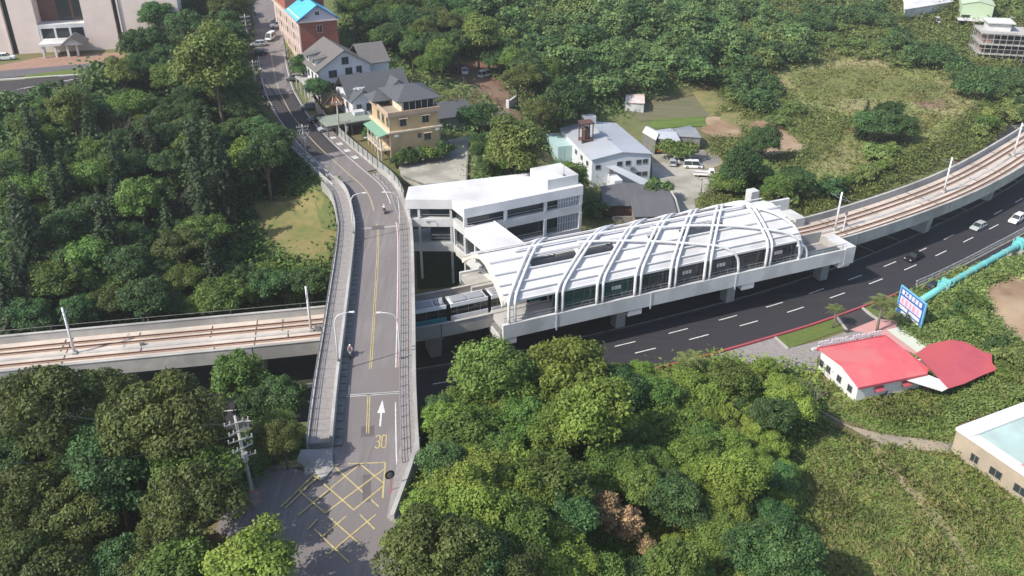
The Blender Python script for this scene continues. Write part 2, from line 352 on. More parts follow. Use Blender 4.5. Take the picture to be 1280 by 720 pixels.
# ---------------------------------------------------------------- highway
near_cw = ribbon(LANE_A, -8.2, 4.6, z=0.0); struct(near_cw.build('highway', M['asphalt_new']))
struct(ribbon(VIA, 4.4, 13.2, z=-.02).build('far_highway', M['asphalt_new']))
struct(sweep(LANE_A, [(4.6,-.3),(4.6,.14),(4.9,.14),(4.9,-.3)]).build('median_kerb', M['concrete_dark']))
struct(sweep(LANE_A[LANE_A[:,0]<70], [(-8.6,-.3),(-8.6,.13),(-8.2,.13),(-8.2,-.3)]).build('highway_kerb', M['line_red']))
M['median_soil'] = mat('median_planting_soil', (.035,.032,.03), .95, (.05,.045,.035), .6)
mb = MB()
VN = normals2(VIA)
va = VIA[:,:2]+VN*4.4
vb = []
for p,nn in zip(VIA,VN):
    d = np.array([(q[0]-p[0])*nn[0]+(q[1]-p[1])*nn[1] for q in LANE_A]); al = np.array([abs((q[0]-p[0])*nn[1]-(q[1]-p[1])*nn[0]) for q in LANE_A])
    vb.append(p+nn*(d[al.argmin()]+4.9))
n = len(VIA); mb.v = [(x,y,-.02) for x,y in vb]+[(x,y,-.02) for x,y in va]; mb.f = [(i,i+1,n+i+1,n+i) for i in range(n-1)]; mb.mi = [0]*len(mb.f)
struct(mb.build('median_strip', M['median_soil']))
mk = MB()
for path, off in ((LANE_A,0.0),(LANE_A,-3.15)):
    s0 = 1.5 if off==0 else 3.6
    P,N,t = arc_pts(path, .5); L = t[-1]; k = s0
    while k < L-5:
        q = [(np.interp(k+e,t,P[:,0]),np.interp(k+e,t,P[:,1]),np.interp(k+e,t,N[:,0]),np.interp(k+e,t,N[:,1])) for e in (0,2,4)]
        for a,b in ((q[0],q[1]),(q[1],q[2])):
            pt = lambda w,o: (w[0]+w[2]*o, w[1]+w[3]*o, .006)
            mk.quad(pt(a,off-.11),pt(b,off-.11),pt(b,off+.11),pt(a,off+.11))
        k += 10.6
struct(mk.build('lane_marking', M['line_white']))
struct(ribbon(LANE_A, 4.1, 4.25, z=.006).build('edge_marking', mat('worn_edge_line',(.10,.09,.08),.8)))
# crossing slabs in the median
mb = MB(); P,N,t = arc_pts(LANE_A[LANE_A[:,0]>60], 9.0)
for p,nn in zip(P,N):
    a = math.atan2(nn[1],nn[0]); mb.at((p[0]+nn[0]*7.6,p[1]+nn[1]*7.6,0),a).box(-2.6,2.6,-.15,.15,-.02,.12)
struct(mb.build('median_edging', M['concrete_dark']))
# ---------------------------------------------------------------- near side: driveway, lawns, lower road
def W(pts, z=None): return [GT(a,b)[:2] if z is None else G(a,b,z) for a,b in pts]
drape('driveway', W([(885,446),(968,420),(992,434),(1030,425),(1098,400),(1112,407),(1052,436),(1022,446),(1020,466),(985,462),(935,455)]), M['paver'], .06)
drape('side_street', W([(1046,389),(1082,379),(1112,402),(1058,417),(1045,404)]), M['asphalt_mid'], .10)
drape('lawn', W([(970,421),(1040,397),(1056,412),(986,436)]), M['lawn'], .11)
drape('lawn', W([(1078,386),(1092,381),(1108,391),(1098,399)]), M['lawn'], .11)
for pts in ([(968,421),(1044,394)],[(1044,394),(1058,413)],[(968,421),(985,437)],[(1076,384),(1100,402)]):
    a,b = [GT(*q) for q in pts]; pth = catmull([a,b],1.0); struct(sweep(pth,[(-.2,-.2),(-.2,.22),(.2,.22),(.2,-.2)]).build('lawn_kerb', M['concrete']))
low = catmull([(*G(1108,392,0),.0),(*G(1165,362,-.5),-.1),(*G(1230,333,-.5),-.1),(*G(1275,312,-.5),0),(120,165,0)])
struct(sweep(low,[(-3.3,-.25),(-3.3,.03),(3.0,.03),(3.0,-.25)]).build('lower_road', M['asphalt_new']))
# ---------------------------------------------------------------- patches of soil, paths, farm plots
drape('path', W([(1012,508),(1030,515),(1060,532),(1100,543),(1150,549),(1200,556),(1215,566),(1240,578),(1290,612),(1290,600),(1262,588),(1232,575),(1205,570),(1180,566),(1140,562),(1100,556),(1086,570),(1100,585),(1122,602),(1140,628),(1168,652),(1200,690),(1215,720),(1235,720),(1212,680),(1190,655),(1165,630),(1140,606),(1115,580),(1102,562),(1078,552),(1045,535)][:16]), M['path'], .10, 1.0)
drape('path', W([(1082,552),(1096,554),(1108,575),(1136,604),(1160,628),(1184,655),(1205,687),(1226,725),(1214,725),(1194,690),(1170,658),(1146,630),(1118,600),(1098,576)]), mat('faint_dirt_trail',(.33,.27,.17),.95,(.24,.215,.12),.6,bump=.3), .12, 1.0)
drape('bare_soil', W([(1226,362),(1262,340),(1290,345),(1290,440),(1268,430),(1245,405),(1225,392)]), M['soil'], .10)
drape('bare_soil', W([(930,152),(965,150),(1000,178),(1010,188),(985,192),(955,196),(940,180)]), M['soil'], .12, 2)
drape('bare_soil', W([(884,145),(912,148),(928,162),(925,172),(890,172),(876,164)]), M['soil'], .12, 2)
drape('bare_soil', W([(905,130),(930,138),(950,150),(925,160),(900,150)]), M['dry_grass'], .15, 2)
drape('bare_soil', W([(700,142),(735,140),(735,156),(700,154)]), M['soil'], .12, 2)
drape('bare_soil', W([(862,185),(895,190),(905,205),(880,215),(860,200)]), M['path'], .10, 2)
drape('farm_plot', W([(782,135),(872,120),(895,146),(800,152)]), mat('tilled_plot',(.17,.15,.105),.95,(.11,.12,.05),.5,stretch=(.3,1.6,1)), .12, 2)
drape('farm_plot', W([(866,116),(890,112),(912,140),(888,146)]), M['dry_grass'], .14, 2)
drape('farm_plot', W([(815,150),(880,146),(884,158),(812,163)]), mat('lettuce_rows',(.13,.19,.035),.95,(.07,.11,.03),.5,stretch=(.25,2.2,1)), .16, 2)
drape('farm_plot', W([(780,112),(870,106),(875,118),(790,128)]), mat('weedy_plot',(.14,.13,.06),.95,(.09,.11,.04),.5), .12, 2)
drape('dry_clearing', W([(318,252),(395,236),(424,250),(420,300),(405,340),(370,335),(330,312)]), M['dry_grass'], .12, 2)
drape('dry_meadow', W([(995,92),(1060,84),(1120,96),(1180,105),(1170,128),(1090,122),(1010,126)]), mat('dry_meadow',(.20,.19,.075),.95,(.13,.155,.045),.12), .15, 3)
drape('factory_yard', W([(815,190),(832,186),(850,203),(875,200),(905,222),(892,240),(868,250),(872,280),(850,282),(836,245),(815,238)]), M['yard_concrete'], .09, 2)
drape('dirt_road', W([(570,80),(600,74),(622,96),(640,120),(652,150),(668,175),(700,205),(702,216),(672,214),(648,180),(630,160),(618,130),(595,112),(566,104)]), M['soil_red'], .12, 2)
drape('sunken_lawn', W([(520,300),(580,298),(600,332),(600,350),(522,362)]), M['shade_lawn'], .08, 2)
drape('dirt_track', W([(78,682),(100,668),(150,640),(185,632),(190,642),(160,655),(120,680),(80,700)]), M['soil_red'], .10)
drape('bare_soil', W([(1055,158),(1095,166),(1120,160),(1140,148),(1150,156),(1120,172),(1090,178),(1060,168)]), M['soil_red'], .12, 2)
# campus on the upper left
drape('campus_forecourt', W([(-10,84),(60,70),(150,66),(176,76),(100,82),(-10,90)]), mat('brick_paving',(.33,.21,.16),.9,(.26,.16,.12),.8), .10, 2)
drape('campus_road', W([(-10,90),(100,81),(170,75),(172,82),(100,88),(-10,100)]), mat('campus_asphalt',(.13,.125,.135),.9,(.11,.105,.115),.4), .14, 2)
drape('campus_lawn', W([(30,95),(100,86),(104,93),(32,100)]), M['lawn'], .18, 2)
drape('parking_lot', W([(-20,104),(105,94),(105,112),(75,135),(40,150),(-20,165)]), M['asphalt_mid'], .14, 2)
mk = MB()
for k in range(7):
    for row,(px,py) in enumerate(((34,112),(0,132))):
        x,y,z = GT(px+k*9-row*6, py-k*1.5-2); mk.at((x,y,h1(x,y)+.16),math.radians(-35)).box(-.09,.09,-2.5,2.5,0,.01)
mk.at(); 
for (a,b) in (((-10,101),(100,94)),):
    A,B = GT(*a),GT(*b); pth = catmull([(A[0],A[1],A[2]),(B[0],B[1],B[2])],2.0); pth[:,2] = H(pth[:,0],pth[:,1])+.2
    s = sweep(pth,[(-.2,-.2),(-.2,.1),(.2,.1),(.2,-.2)]); mk.add(s.v, s.f)
struct(mk.build('parking_marking', M['line_white']))
# ---------------------------------------------------------------- rail viaduct
via = thing('rail_viaduct', 'long curved concrete rail viaduct with two rusty tracks above the dark highway', 'viaduct', (0,0,0))
prof = [(-5.3,1.25),(-5.3,-1.1),(-4.9,-1.35),(-2.4,-2.2),(2.4,-2.2),(4.9,-1.35),(5.3,-1.1),(5.3,1.25),(4.95,1.25),(4.95,-.15),(-4.95,-.15),(-4.95,1.25)]
sweep(VIA, prof[:8]+[(5.0,1.25),(5.0,-.05),(-5.0,-.05),(-5.0,1.25)], z=TR_Z).build('girder', M['concrete'], via)
ribbon(VIA, -4.98, 4.98, z=TR_Z-.04).build('track_slab', M['concrete_warm'], via)
for o in (-5.15, 5.15):
    sweep(VIA, [(o-.24,1.25),(o-.24,1.36),(o+.24,1.36),(o+.24,1.25)], z=TR_Z).build('parapet_coping', M['concrete'], via)
for o in (-2.4, 2.4):
    mb = MB()
    for r in (-.72,.72):
        s = sweep(VIA, [(o+r-.32,-.05),(o+r-.32,.10),(o+r+.32,.10),(o+r+.32,-.05)], z=TR_Z); mb.add(s.v, s.f)
    mb.build('rail_plinth', mat('stained_plinth',(.40,.29,.22),.9,(.32,.22,.165),.8), via)
    for r in (-.72,.72):
        sweep(VIA, [(o+r-.11,.10),(o+r-.11,.24),(o+r+.11,.24),(o+r+.11,.10)], z=TR_Z).build('rail', M['rail'], via)
sweep(VIA, [(-.28,-.05),(-.28,.06),(.28,.06),(.28,-.05)], z=TR_Z).build('cable_trough', M['concrete'], via)
P,N,t = arc_pts(VIA, 11.0, 4.0); mb = MB()
for i,(p,nn) in enumerate(zip(P,N)):
    mb.at((p[0],p[1],TR_Z-.03), math.atan2(nn[1],nn[0]))
    a = -4.4 if i%2 else -1.5
    mb.box(a, a+2.2, -.07,.07, 0,.10).box(1.0 if i%3 else 3.4,4.5, .9,1.02, 0,.09)
    if i%3 == 0: mb.box(.45,.9,-.3,.3,0,.45)
mb.build('cable_duct', M['concrete_dark'], via)
P,N,t = arc_pts(VIA, 28.0, 13.0)
for p,nn in zip(P,N):
    if p[1] > 300 or 12 < p[0] < 62: continue
    mb = MB().at((p[0],p[1],0), math.atan2(nn[1],nn[0]))
    mb.box(-2.6,2.6,-1.0,1.0,TR_Z-3.4,TR_Z-2.2).hull6([(-1.6,-.9,-1),(1.6,-.9,-1),(1.6,.9,-1),(-1.6,.9,-1)],[(-2.2,-.95,TR_Z-3.3),(2.2,-.95,TR_Z-3.3),(2.2,.95,TR_Z-3.3),(-2.2,.95,TR_Z-3.3)])
    mb.build('pier', M['concrete'], via)
    mb = MB().at((p[0],p[1],TR_Z), math.atan2(nn[1],nn[0])).box(-5.32,-5.296,-.05,.05,-1.1,1.3).box(5.296,5.32,-.05,.05,-1.1,1.3).box(-4.9,4.9,-.05,.05,-.04,.02)
    mb.build('expansion_joint', M['dark'], via)
# handrail on the far parapet
mb = MB(); PW = VIA[(VIA[:,0]<-15)]; NN = normals2(PW)
mb.tube([(p[0]+n_[0]*5.25,p[1]+n_[1]*5.25,TR_Z+2.2) for p,n_ in zip(PW[::4],NN[::4])],.05,5)
for p,n_ in list(zip(PW,NN))[::6]: mb.tube([(p[0]+n_[0]*5.2,p[1]+n_[1]*5.2,TR_Z+1.36),(p[0]+n_[0]*5.25,p[1]+n_[1]*5.25,TR_Z+2.2)],.035,5)
mb.build('handrail', M['concrete_dark'], via)
# catenary masts
def make_mast():
    t = thing('catenary_mast','','catenary mast',(0,0,0))
    mb = MB(); mb.tube([(0,0,0),(0,0,4),(0,0,8.0)],[.21,.19,.16],10); mb.build('pole', M['white'], t, True)
    mb = MB().bbox(-.38,.38,-.38,.38,0,.35,.05); mb.build('base', M['concrete'], t)
    mb = MB(); mb.tube([(0,.0,6.6),(0,2.3,6.9)],.045,6); mb.tube([(0,.0,7.5),(0,1.9,6.9)],.03,6); mb.tube([(0,0,6.6),(0,-2.3,6.9)],.045,6); mb.tube([(0,0,7.5),(0,-1.9,6.9)],.03,6)
    mb.build('bracket_arm', M['grey_metal'], t)
    return t
mast0 = make_mast(); first = True
where = ['white catenary mast on the viaduct at the far left of the photo','white catenary mast between the tracks just left of the road bridge','white catenary mast beside the right end of the station platform','white catenary mast on the curve right of the station, middle one of three','white catenary mast on the viaduct by the right border of the photo']
for (px,py),lab in zip([(93,441),(389,413),(1045,287),(1181,240),(1266,193)], where):
    x,y = G(px,py,TR_Z+.2); d,i,_t = poly_dist(VIA,np.array([x]),np.array([y])); p = VIA[i[0]]; dn = VIA[min(i[0]+1,len(VIA)-1)]-p; dn = dn/np.hypot(*dn[:2]); k = (np.array([x,y])-p[:2])@dn[:2]
    m = mast0 if first else copy_tree(mast0); first = False
    m.location = (p[0]+dn[0]*k, p[1]+dn[1]*k, TR_Z); m.rotation_euler.z = math.atan2(dn[1],dn[0]); tag(m, lab, 'catenary mast', 'catenary masts on the viaduct')
x,y = G(1054,288,TR_Z)
t = thing('signal_post','short white signal post beside the mast next to the station end','signal post',(x,y,TR_Z)); mb = MB().tube([(x,y,TR_Z),(x,y,TR_Z+4)],.11,8); mb.build('post',M['white'],t)
MB().at((x,y,TR_Z+3.3)).bbox(-.2,.2,-.15,.15,0,.75,.04).build('signal_head',M['grey_metal'],t)
x,y = G(398,413,TR_Z)
t = thing('trackside_cabinet','small grey trackside cabinet at the foot of a mast near the road bridge','cabinet',(x,y,TR_Z)); MB().at((x,y,TR_Z)).bbox(-.5,.5,-.3,.3,0,.9,.04).build('box',M['grey_metal'],t); MB().at((x,y,TR_Z)).box(-.55,.55,-.35,.35,.9,.96).build('lid',M['concrete_dark'],t)
# ---------------------------------------------------------------- tram on the near track
sl = np.concatenate([[0],np.cumsum(np.linalg.norm(np.diff(VIA[:,:2],axis=0),axis=1))])
def on_via(s, o):
    x = np.interp(s,sl,VIA[:,0]); y = np.interp(s,sl,VIA[:,1]); x2 = np.interp(s+.5,sl,VIA[:,0]); y2 = np.interp(s+.5,sl,VIA[:,1]); a = math.atan2(y2-y,x2-x)
    return x-math.sin(a)*o, y+math.cos(a)*o, a
s_of_x = lambda xx: float(np.interp(xx, VIA[:,0], sl))
s0 = s_of_x(-24.5); cx,cy,_a = on_via(s0+17,-2.4)
tram = thing('tram','low floor tram with dark windows and teal skirt stopped under the station roof','tram',(cx,cy,TR_Z))
M['tram_white'] = mat('tram_white_paint',(.72,.74,.76),.35,spec=.5); M['tram_teal'] = mat('tram_teal_paint',(.05,.24,.27),.35,spec=.5)
M['tram_roof'] = mat('tram_roof_grey',(.30,.31,.33),.6,(.24,.25,.27),1.5); M['tram_glass'] = mat('tram_dark_glass',(.014,.018,.022),.1,spec=.7)
for k in range(5):
    x,y,a = on_via(s0+k*6.9+3.3,-2.4); L = 3.2
    def bx(*q): return MB().at((x,y,TR_Z+.24),a).bbox(*q)
    bx(-L,L,-1.32,1.32,.35,1.25,.05).build('lower_body',M['tram_teal'] if k in (0,1,4) else M['tram_white'],tram)
    bx(-L,L,-1.29,1.29,1.25,2.75,.03).build('window_band',M['tram_glass'],tram)
    mb = bx(-L,L,-1.32,1.32,2.75,3.15,.06); mb.box(-L,L,-1.30,-1.16,3.15,3.42).box(-L,L,1.16,1.30,3.15,3.42); mb.build('roof',M['tram_white'],tram)
    mb = MB().at((x,y,TR_Z+.24),a)
    if k%2==0: mb.bbox(-2.7,-.3,-1.0,1.0,3.15,3.62,.06).bbox(.1,2.6,-.95,.95,3.15,3.55,.06)
    else: mb.bbox(-2.8,1.2,-1.0,1.0,3.15,3.5,.05).bbox(1.5,2.1,-.8,.8,3.15,3.7,.05).bbox(2.3,2.8,-.8,.8,3.15,3.6,.05)
    mb.build('roof_equipment',M['tram_roof'],tram)
    mb = MB().at((x,y,TR_Z+.24),a)
    for q in (-2.2,-.2,1.8): mb.box(q,q+.08,-1.305,-1.29,1.27,2.73)
    mb.build('window_pillar',M['grey_metal'],tram)
    if k<4:
        x2,y2,a2 = on_via(s0+k*6.9+6.75,-2.4); mb = MB().at((x2,y2,TR_Z+.24),a2)
        for q in range(4): mb.bbox(-.26+q*.13,-.15+q*.13,-1.25,1.25,.5,3.3,.02)
        mb.build('bellows',M['rubber'],tram)
    MB().at((x,y,TR_Z+.2),a).box(-1.2,1.2,-1.0,1.0,0.03,.4).build('bogie',M['dark'],tram)
# ---------------------------------------------------------------- road bridge over the railway
RB = ROADP[(ROADP[:,1]>=77)&(ROADP[:,1]<=166)]
br = thing('road_bridge','two lane concrete road bridge curving over the tram line with raised walkways','bridge',(-20.4,111.6,8.0))
struct(ribbon(ROADP, -3.92, 3.92).build('road', M['asphalt']))
sweep(RB, [(-6.1,-.05),(-6.1,-1.0),(-4.2,-1.3),(-3.6,-2.3),(4.4,-2.3),(5.2,-1.3),(7.05,-1.0),(7.05,-.05)]).build('girder', M['concrete'], br)
sweep(RB, [(-5.62,-.04),(-5.62,.2),(-3.93,.2),(-3.93,-.04)]).build('walkway', M['paver'], br)
sweep(RB, [(-6.12,-.04),(-6.12,1.0),(-5.64,1.0),(-5.64,-.04)]).build('parapet', M['concrete'], br)
L1 = RB[RB[:,1]>81]
sweep(L1, [(2.95,-.02),(2.95,.14),(3.9,.14),(3.9,-.02)]).build('drain_strip', M['concrete_dark'], br)
sweep(L1, [(3.92,-.04),(3.92,1.55),(4.3,1.55),(4.3,-.04)]).build('parapet', M['concrete'], br)
sweep(L1, [(4.32,-.04),(4.32,.75),(6.8,.75),(6.8,-.04)]).build('walkway', M['paver'], br)
sweep(L1, [(6.82,-.04),(6.82,1.0),(7.07,1.0),(7.07,-.04)]).build('parapet', M['concrete'], br)
mb = MB(); P,N,t = arc_pts(L1, 1.6)
for p,nn in zip(P,N):
    mb.at((p[0],p[1],p[2]), math.atan2(nn[1],nn[0])).box(3.0,3.86,-.05,.05,.141,.16)
tag(mb.build('drain_grating', M['dark'], br),kind='stuff')
mb = MB(); P,N,t = arc_pts(RB, 2.2)
for p,nn in zip(P,N):
    mb.at((p[0],p[1],p[2]), math.atan2(nn[1],nn[0])).box(-5.6,-3.95,-.03,.03,.201,.212)
    if p[1]>81.5: mb.box(4.34,6.78,-.02,.02,.751,.762)
tag(mb.build('paving_joint', M['concrete_dark'], br),kind='stuff')
def railing(path, off, z0, h, step, mtl, name='railing', par=br):
    mb = MB(); P,N,t = arc_pts(path, step)
    for p,nn in zip(P,N): mb.at((p[0]+nn[0]*off,p[1]+nn[1]*off,p[2]+z0), math.atan2(nn[1],nn[0])).box(-.05,.05,-.05,.05,0,h)
    mb.at()
    for q in (h,h*.62,h*.3): mb.tube([(p[0]+nn[0]*off,p[1]+nn[1]*off,p[2]+z0+q) for p,nn in zip(P,N)], .035 if q<h else .05, 5)
    return mb.build(name, mtl, par)
railing(RB, -4.1, .2, 1.05, 2.2, M['grey_metal']); railing(L1, 6.95, 1.0, .75, 2.2, M['grey_metal'])
for p in (RB[6], RB[24], RB[-8]):
    if p[1] < 84: continue
for (yy) in (99.0, 138.0):
    i = int(np.argmin(abs(RB[:,1]-yy))); p = RB[i]; nn = normals2(RB)[i]; a = math.atan2(nn[1],nn[0]); zg = -.6
    mb = MB().at((p[0],p[1],0),a).box(-4.4,5.2,-.8,.8,p[2]-3.6,p[2]-2.3).box(-2.2,-.6,-.7,.7,zg,p[2]-3.5).box(1.6,3.2,-.7,.7,zg,p[2]-3.5); mb.build('pier', M['concrete'], br)
mb = MB()
for py in (491.0, 284.0):
    y = G(470,py,ROAD_Z)[1]; i = int(np.argmin(abs(RB[:,1]-y))); p = RB[i]; nn = normals2(RB)[i]
    mb.at((p[0],p[1],p[2]), math.atan2(nn[1],nn[0])).box(-3.9,2.9,-.28,.28,.004,.012)
mb.build('expansion_joint', M['concrete'], br)
mb = MB()
for py in (491.0, 284.0):
    y = G(470,py,ROAD_Z)[1]; i = int(np.argmin(abs(RB[:,1]-y))); p = RB[i]; nn = normals2(RB)[i]
    mb.at((p[0],p[1],p[2]), math.atan2(nn[1],nn[0])).box(-3.9,2.9,-.05,.05,.013,.018)
mb.build('joint_seal', M['dark'], br)
# flared ends towards the junction
def stub(pts, z0, z1, m, name):
    mb = MB(); P = catmull([(*p,0) for p in pts],1.0); s = sweep(P,[(-.25,z0),(-.25,z1),(.25,z1),(.25,z0)]); return s.build(name, m, br)
stub([(-12.9+.2,70.0),(-11.6,78),(-11.15,83)], 11.5, 14.4, M['concrete'], 'wing_wall')
mb = MB().prism([(-13.3,70.5),(-12.3,69.6),(-11.2,82),(-13.25,82)], 12.5, 13.72); mb.build('walkway_ramp', M['paver'], br)
mb = MB().prism([(-24.9,79.6),(-21.3,76.6),(-20.4,78.4),(-21.0,80.95),(-24.6,80.95)], 12.0, [13.7,13.5,13.6,14.23,14.23]); mb.build('end_block', M['concrete'], br)
# ---------------------------------------------------------------- junction and painted marks
jz = 13.33
W0 = lambda pts,z: [G(a,b,z) for a,b in pts]
mb = MB(); poly = W0([(400,575),(497,566),(494,640),(470,690),(450,760),(380,760),(330,700),(270,660),(292,610),(345,580),(380,588)], jz); mb.prism(poly, jz-.6, jz); struct(mb.build('junction', M['asphalt']))
def painted(segs, w, z, name, m):
    mb = MB()
    for k_,((x0,y0),(x1,y1)) in enumerate(segs):
        z += .0011
        d = Vector((x1-x0,y1-y0)); L = d.length; a = math.atan2(d.y,d.x); mb.at((x0,y0,z),a).box(0,L,-w/2,w/2,0,.004)
    return struct(mb.build(name, m))
z3 = lambda a,b: G(260+a/3., 480+b/3., 13.5)
zz = [(430,308,490,303),(525,300,665,294),(665,294,655,428),(430,308,272,462),(448,312,290,466),(470,306,640,460),(570,300,658,372),(342,400,440,484),(392,342,425,362),(435,375,548,474),(565,305,340,490),(660,320,440,484),(660,380,545,474),(475,306,345,402),(455,500,580,610),(570,490,625,545),(520,495,425,575),(630,490,450,640),(400,545,530,670),(410,508,375,545)]
for k,(a,b,c,d) in enumerate(zz):
    pass
painted([(z3(a,b),z3(c,d)) for a,b,c,d in zz], .17, 13.512, 'yellow_box_marking', M['line_yellow'])
painted([(z3(262+i*13,306+ -i*.4),z3(275+i*13,290-i*.4)) for i in range(8)]+[(z3(262,308),z3(355,304)),(z3(272,292),z3(355,280))], .2, jz+.02, 'hatched_marking', M['line_yellow'])
RY = ROADP[(ROADP[:,1]>=84)&(ROADP[:,1]<=147)]
def line(path, o, w, name, m, dz=.012): 
    return struct(ribbon(path, o-w/2, o+w/2, dz=dz).build(name, m))
YB1 = ROADP[(ROADP[:,1]>=83.5)&(ROADP[:,1]<=93.0)]; YB2 = ROADP[(ROADP[:,1]>=97)&(ROADP[:,1]<=147)]; YB3 = ROADP[(ROADP[:,1]>=151)&(ROADP[:,1]<=240)]
for pth in (YB1,YB2):
    line(pth,.13,.11,'centre_line',M['line_yellow']); line(pth,-.13,.11,'centre_line',M['line_yellow'])
line(YB3,.0,.2,'centre_line',mat('faded_centre_line',(.48,.38,.24),.8,(.38,.31,.22),1.5))
for pth in (ROADP[(ROADP[:,1]>=68)&(ROADP[:,1]<=92.5)],ROADP[(ROADP[:,1]>=97)&(ROADP[:,1]<=146.5)],ROADP[(ROADP[:,1]>=152)&(ROADP[:,1]<=240)]):
    line(pth,-3.4,.14,'edge_line',M['line_white'])
line(ROADP[(ROADP[:,1]>=92)&(ROADP[:,1]<=96)],2.6,.12,'edge_line',M['line_white']); line(ROADP[(ROADP[:,1]>=164)&(ROADP[:,1]<=240)],3.3,.14,'edge_line',M['line_white'])
line(ROADP[(ROADP[:,1]>=97)&(ROADP[:,1]<=146.5)],-3.72,.1,'edge_line',mat('pink_kerb_line',(.5,.33,.32),.8))
struct(ribbon(ROADP[(ROADP[:,1]>=178)&(ROADP[:,1]<=215)],-3.2,3.2,dz=.006).build('asphalt_patch',M['asphalt_mid']))
# straight-ahead arrow and the 30
ax,ay = G(475,533,ROAD_Z); bx_,by_ = G(478,500,ROAD_Z)
a = math.atan2(by_-ay,bx_-ax); L = math.hypot(by_-ay,bx_-ax)
mb = MB().at((ax,ay,ROAD_Z+.012),a).box(0,L*.55,-.11,.11,0,.004).prism([(L*.5,-.48),(L,0),(L*.5,.48)],0,.0045); struct(mb.build('arrow_marking',M['line_white']))
def glyph30(mb, cx, cy, a, w, h, g):
    three = [(0,.88),(.25,1),(.75,1),(1,.87),(1,.64),(.72,.52),(.35,.52),(.72,.51),(1,.38),(1,.13),(.75,0),(.25,0),(0,.12)]; zero = [(.25,0),(.75,0),(1,.13),(1,.87),(.75,1),(.25,1),(0,.87),(0,.13),(.25,0)]; cnt = 0
    for gi,gl in enumerate((three,zero)):
        for (u0,v0),(u1,v1) in zip(gl,gl[1:]):
            p = [(gi*(w+g)-w-g/2+u*w, v*h) for u,v in ((u0,v0),(u1,v1))]
            x0,y0,x1,y1 = p[0][0],p[0][1],p[1][0],p[1][1]; d = math.atan2(y1-y0,x1-x0); l = math.hypot(x1-x0,y1-y0)
            M0 = Matrix.Translation((cx,cy,ROAD_Z+.012)) @ Matrix.Rotation(a-math.pi/2,4,'Z') @ Matrix.Translation((x0,y0,0)) @ Matrix.Rotation(d,4,'Z')
            mb.M = M0; cnt += 1; zq = .0012*cnt; mb.box(-.06,l+.06,-.075,.075,zq,zq+.004)
gx_,gy_ = G(475.5,560,ROAD_Z); mb = MB(); glyph30(mb,gx_,gy_,a,.5,2.4,.24); struct(mb.build('speed_marking',M['line_yellow']))
# marks on the upper road: four worn white panels at the right edge, a white framed box with strokes on the left
mb = MB()
def road_at(y, off, dz=0):
    i = int(np.argmin(abs(ROADP[:,1]-y))); p = ROADP[i]; nn = normals2(ROADP)[i]; return (p[0]+nn[0]*off, p[1]+nn[1]*off, p[2]+dz, math.atan2(nn[1],nn[0])-math.pi/2)
for k,yy in enumerate((175.2,178.6,181.8,185.2)):
    x,y,z,aa = road_at(yy,-4.55,.03)
    mb.at((x,y,z),aa-.0)
    for q in range(3): mb.box(-1.35,1.2,-.55+q*.42,-.28+q*.42,0,.006)
    mb.box(-1.3+k*.2,-.9+k*.2,-.6,.6,.006,.010).box(.5,.9,-.6,.6,.006,.010)
struct(mb.build('roadside_marking',M['line_white']))
mb = MB()
for k,yy in enumerate((170.5,173.2,176.0,178.8)):
    x,y,z,aa = road_at(yy,4.2,.03); mb.at((x,y,z),aa)
    for q in range(3): mb.box(-1.0,1.0,-.5+q*.38,-.3+q*.38,0,.006)
    mb.box(-.3+.2*k,0.1+.2*k,-.55,.5,.006,.010)
for yy in (168.6,181.0):
    x,y,z,aa = road_at(yy,4.2,.03); mb.at((x,y,z),aa).box(-.08,.08,-.9,.8,0,.006)
struct(mb.build('roadside_marking',M['line_white']))
struct(sweep(ROADP[(ROADP[:,1]>166)&(ROADP[:,1]<200)],[(-5.9,-.5),(-5.9,.02),(-3.92,.02),(-3.92,-.5)]).build('pavement',M['asphalt']))
struct(sweep(ROADP[(ROADP[:,1]>163)&(ROADP[:,1]<188)],[(3.92,-.5),(3.92,.02),(5.4,.02),(5.4,-.5)]).build('pavement',M['asphalt']))
# grey panel fence along the right side of the bend, low wall on the left
FP = ROADP[(ROADP[:,1]>=152)&(ROADP[:,1]<=188)]
fe = thing('roadside_fence','tall grey panel fence along the bend of the road below the yellow villa','fence',tuple(FP[10]))
sweep(FP,[(-6.3,-.3),(-6.3,.5),(-6.0,.5),(-6.0,-.3)]).build('footing',M['concrete'],fe)
sweep(FP,[(-6.18,.5),(-6.18,2.1),(-6.12,2.1),(-6.12,.5)]).build('panel',mat('grey_fence_panel',(.30,.31,.30),.7,(.24,.25,.24),1.0,stretch=(4,4,.3)),fe)
P,N,t = arc_pts(FP,2.5)
for p,nn in zip(P,N):
    MB().at((p[0]-nn[0]*6.1,p[1]-nn[1]*6.1,p[2]),math.atan2(nn[1],nn[0])).box(-.06,.12,-.06,.06,-.2,2.2).build('post',M['grey_metal'],fe)
LW = ROADP[(ROADP[:,1]>=163)&(ROADP[:,1]<=186)]
lw = thing('low_wall','low weathered concrete kerb wall on the left of the upper road','wall',tuple(LW[5])); sweep(LW,[(5.4,-.6),(5.4,.5),(5.75,.5),(5.75,-.6)]).build('wall_body',M['pole'],lw)
P,N,t = arc_pts(LW,3.0); mb = MB()
for p,nn in zip(P,N): mb.at((p[0]+nn[0]*5.57,p[1]+nn[1]*5.57,p[2]),math.atan2(nn[1],nn[0])).box(-.1,.1,-.1,.1,.5,1.1)
mb.at()
for q in (.75,1.05): mb.tube([(p[0]+nn[0]*5.57,p[1]+nn[1]*5.57,p[2]+q) for p,nn in zip(P,N)],.05,5)
mb.build('guard_rail',M['line_white'],lw)
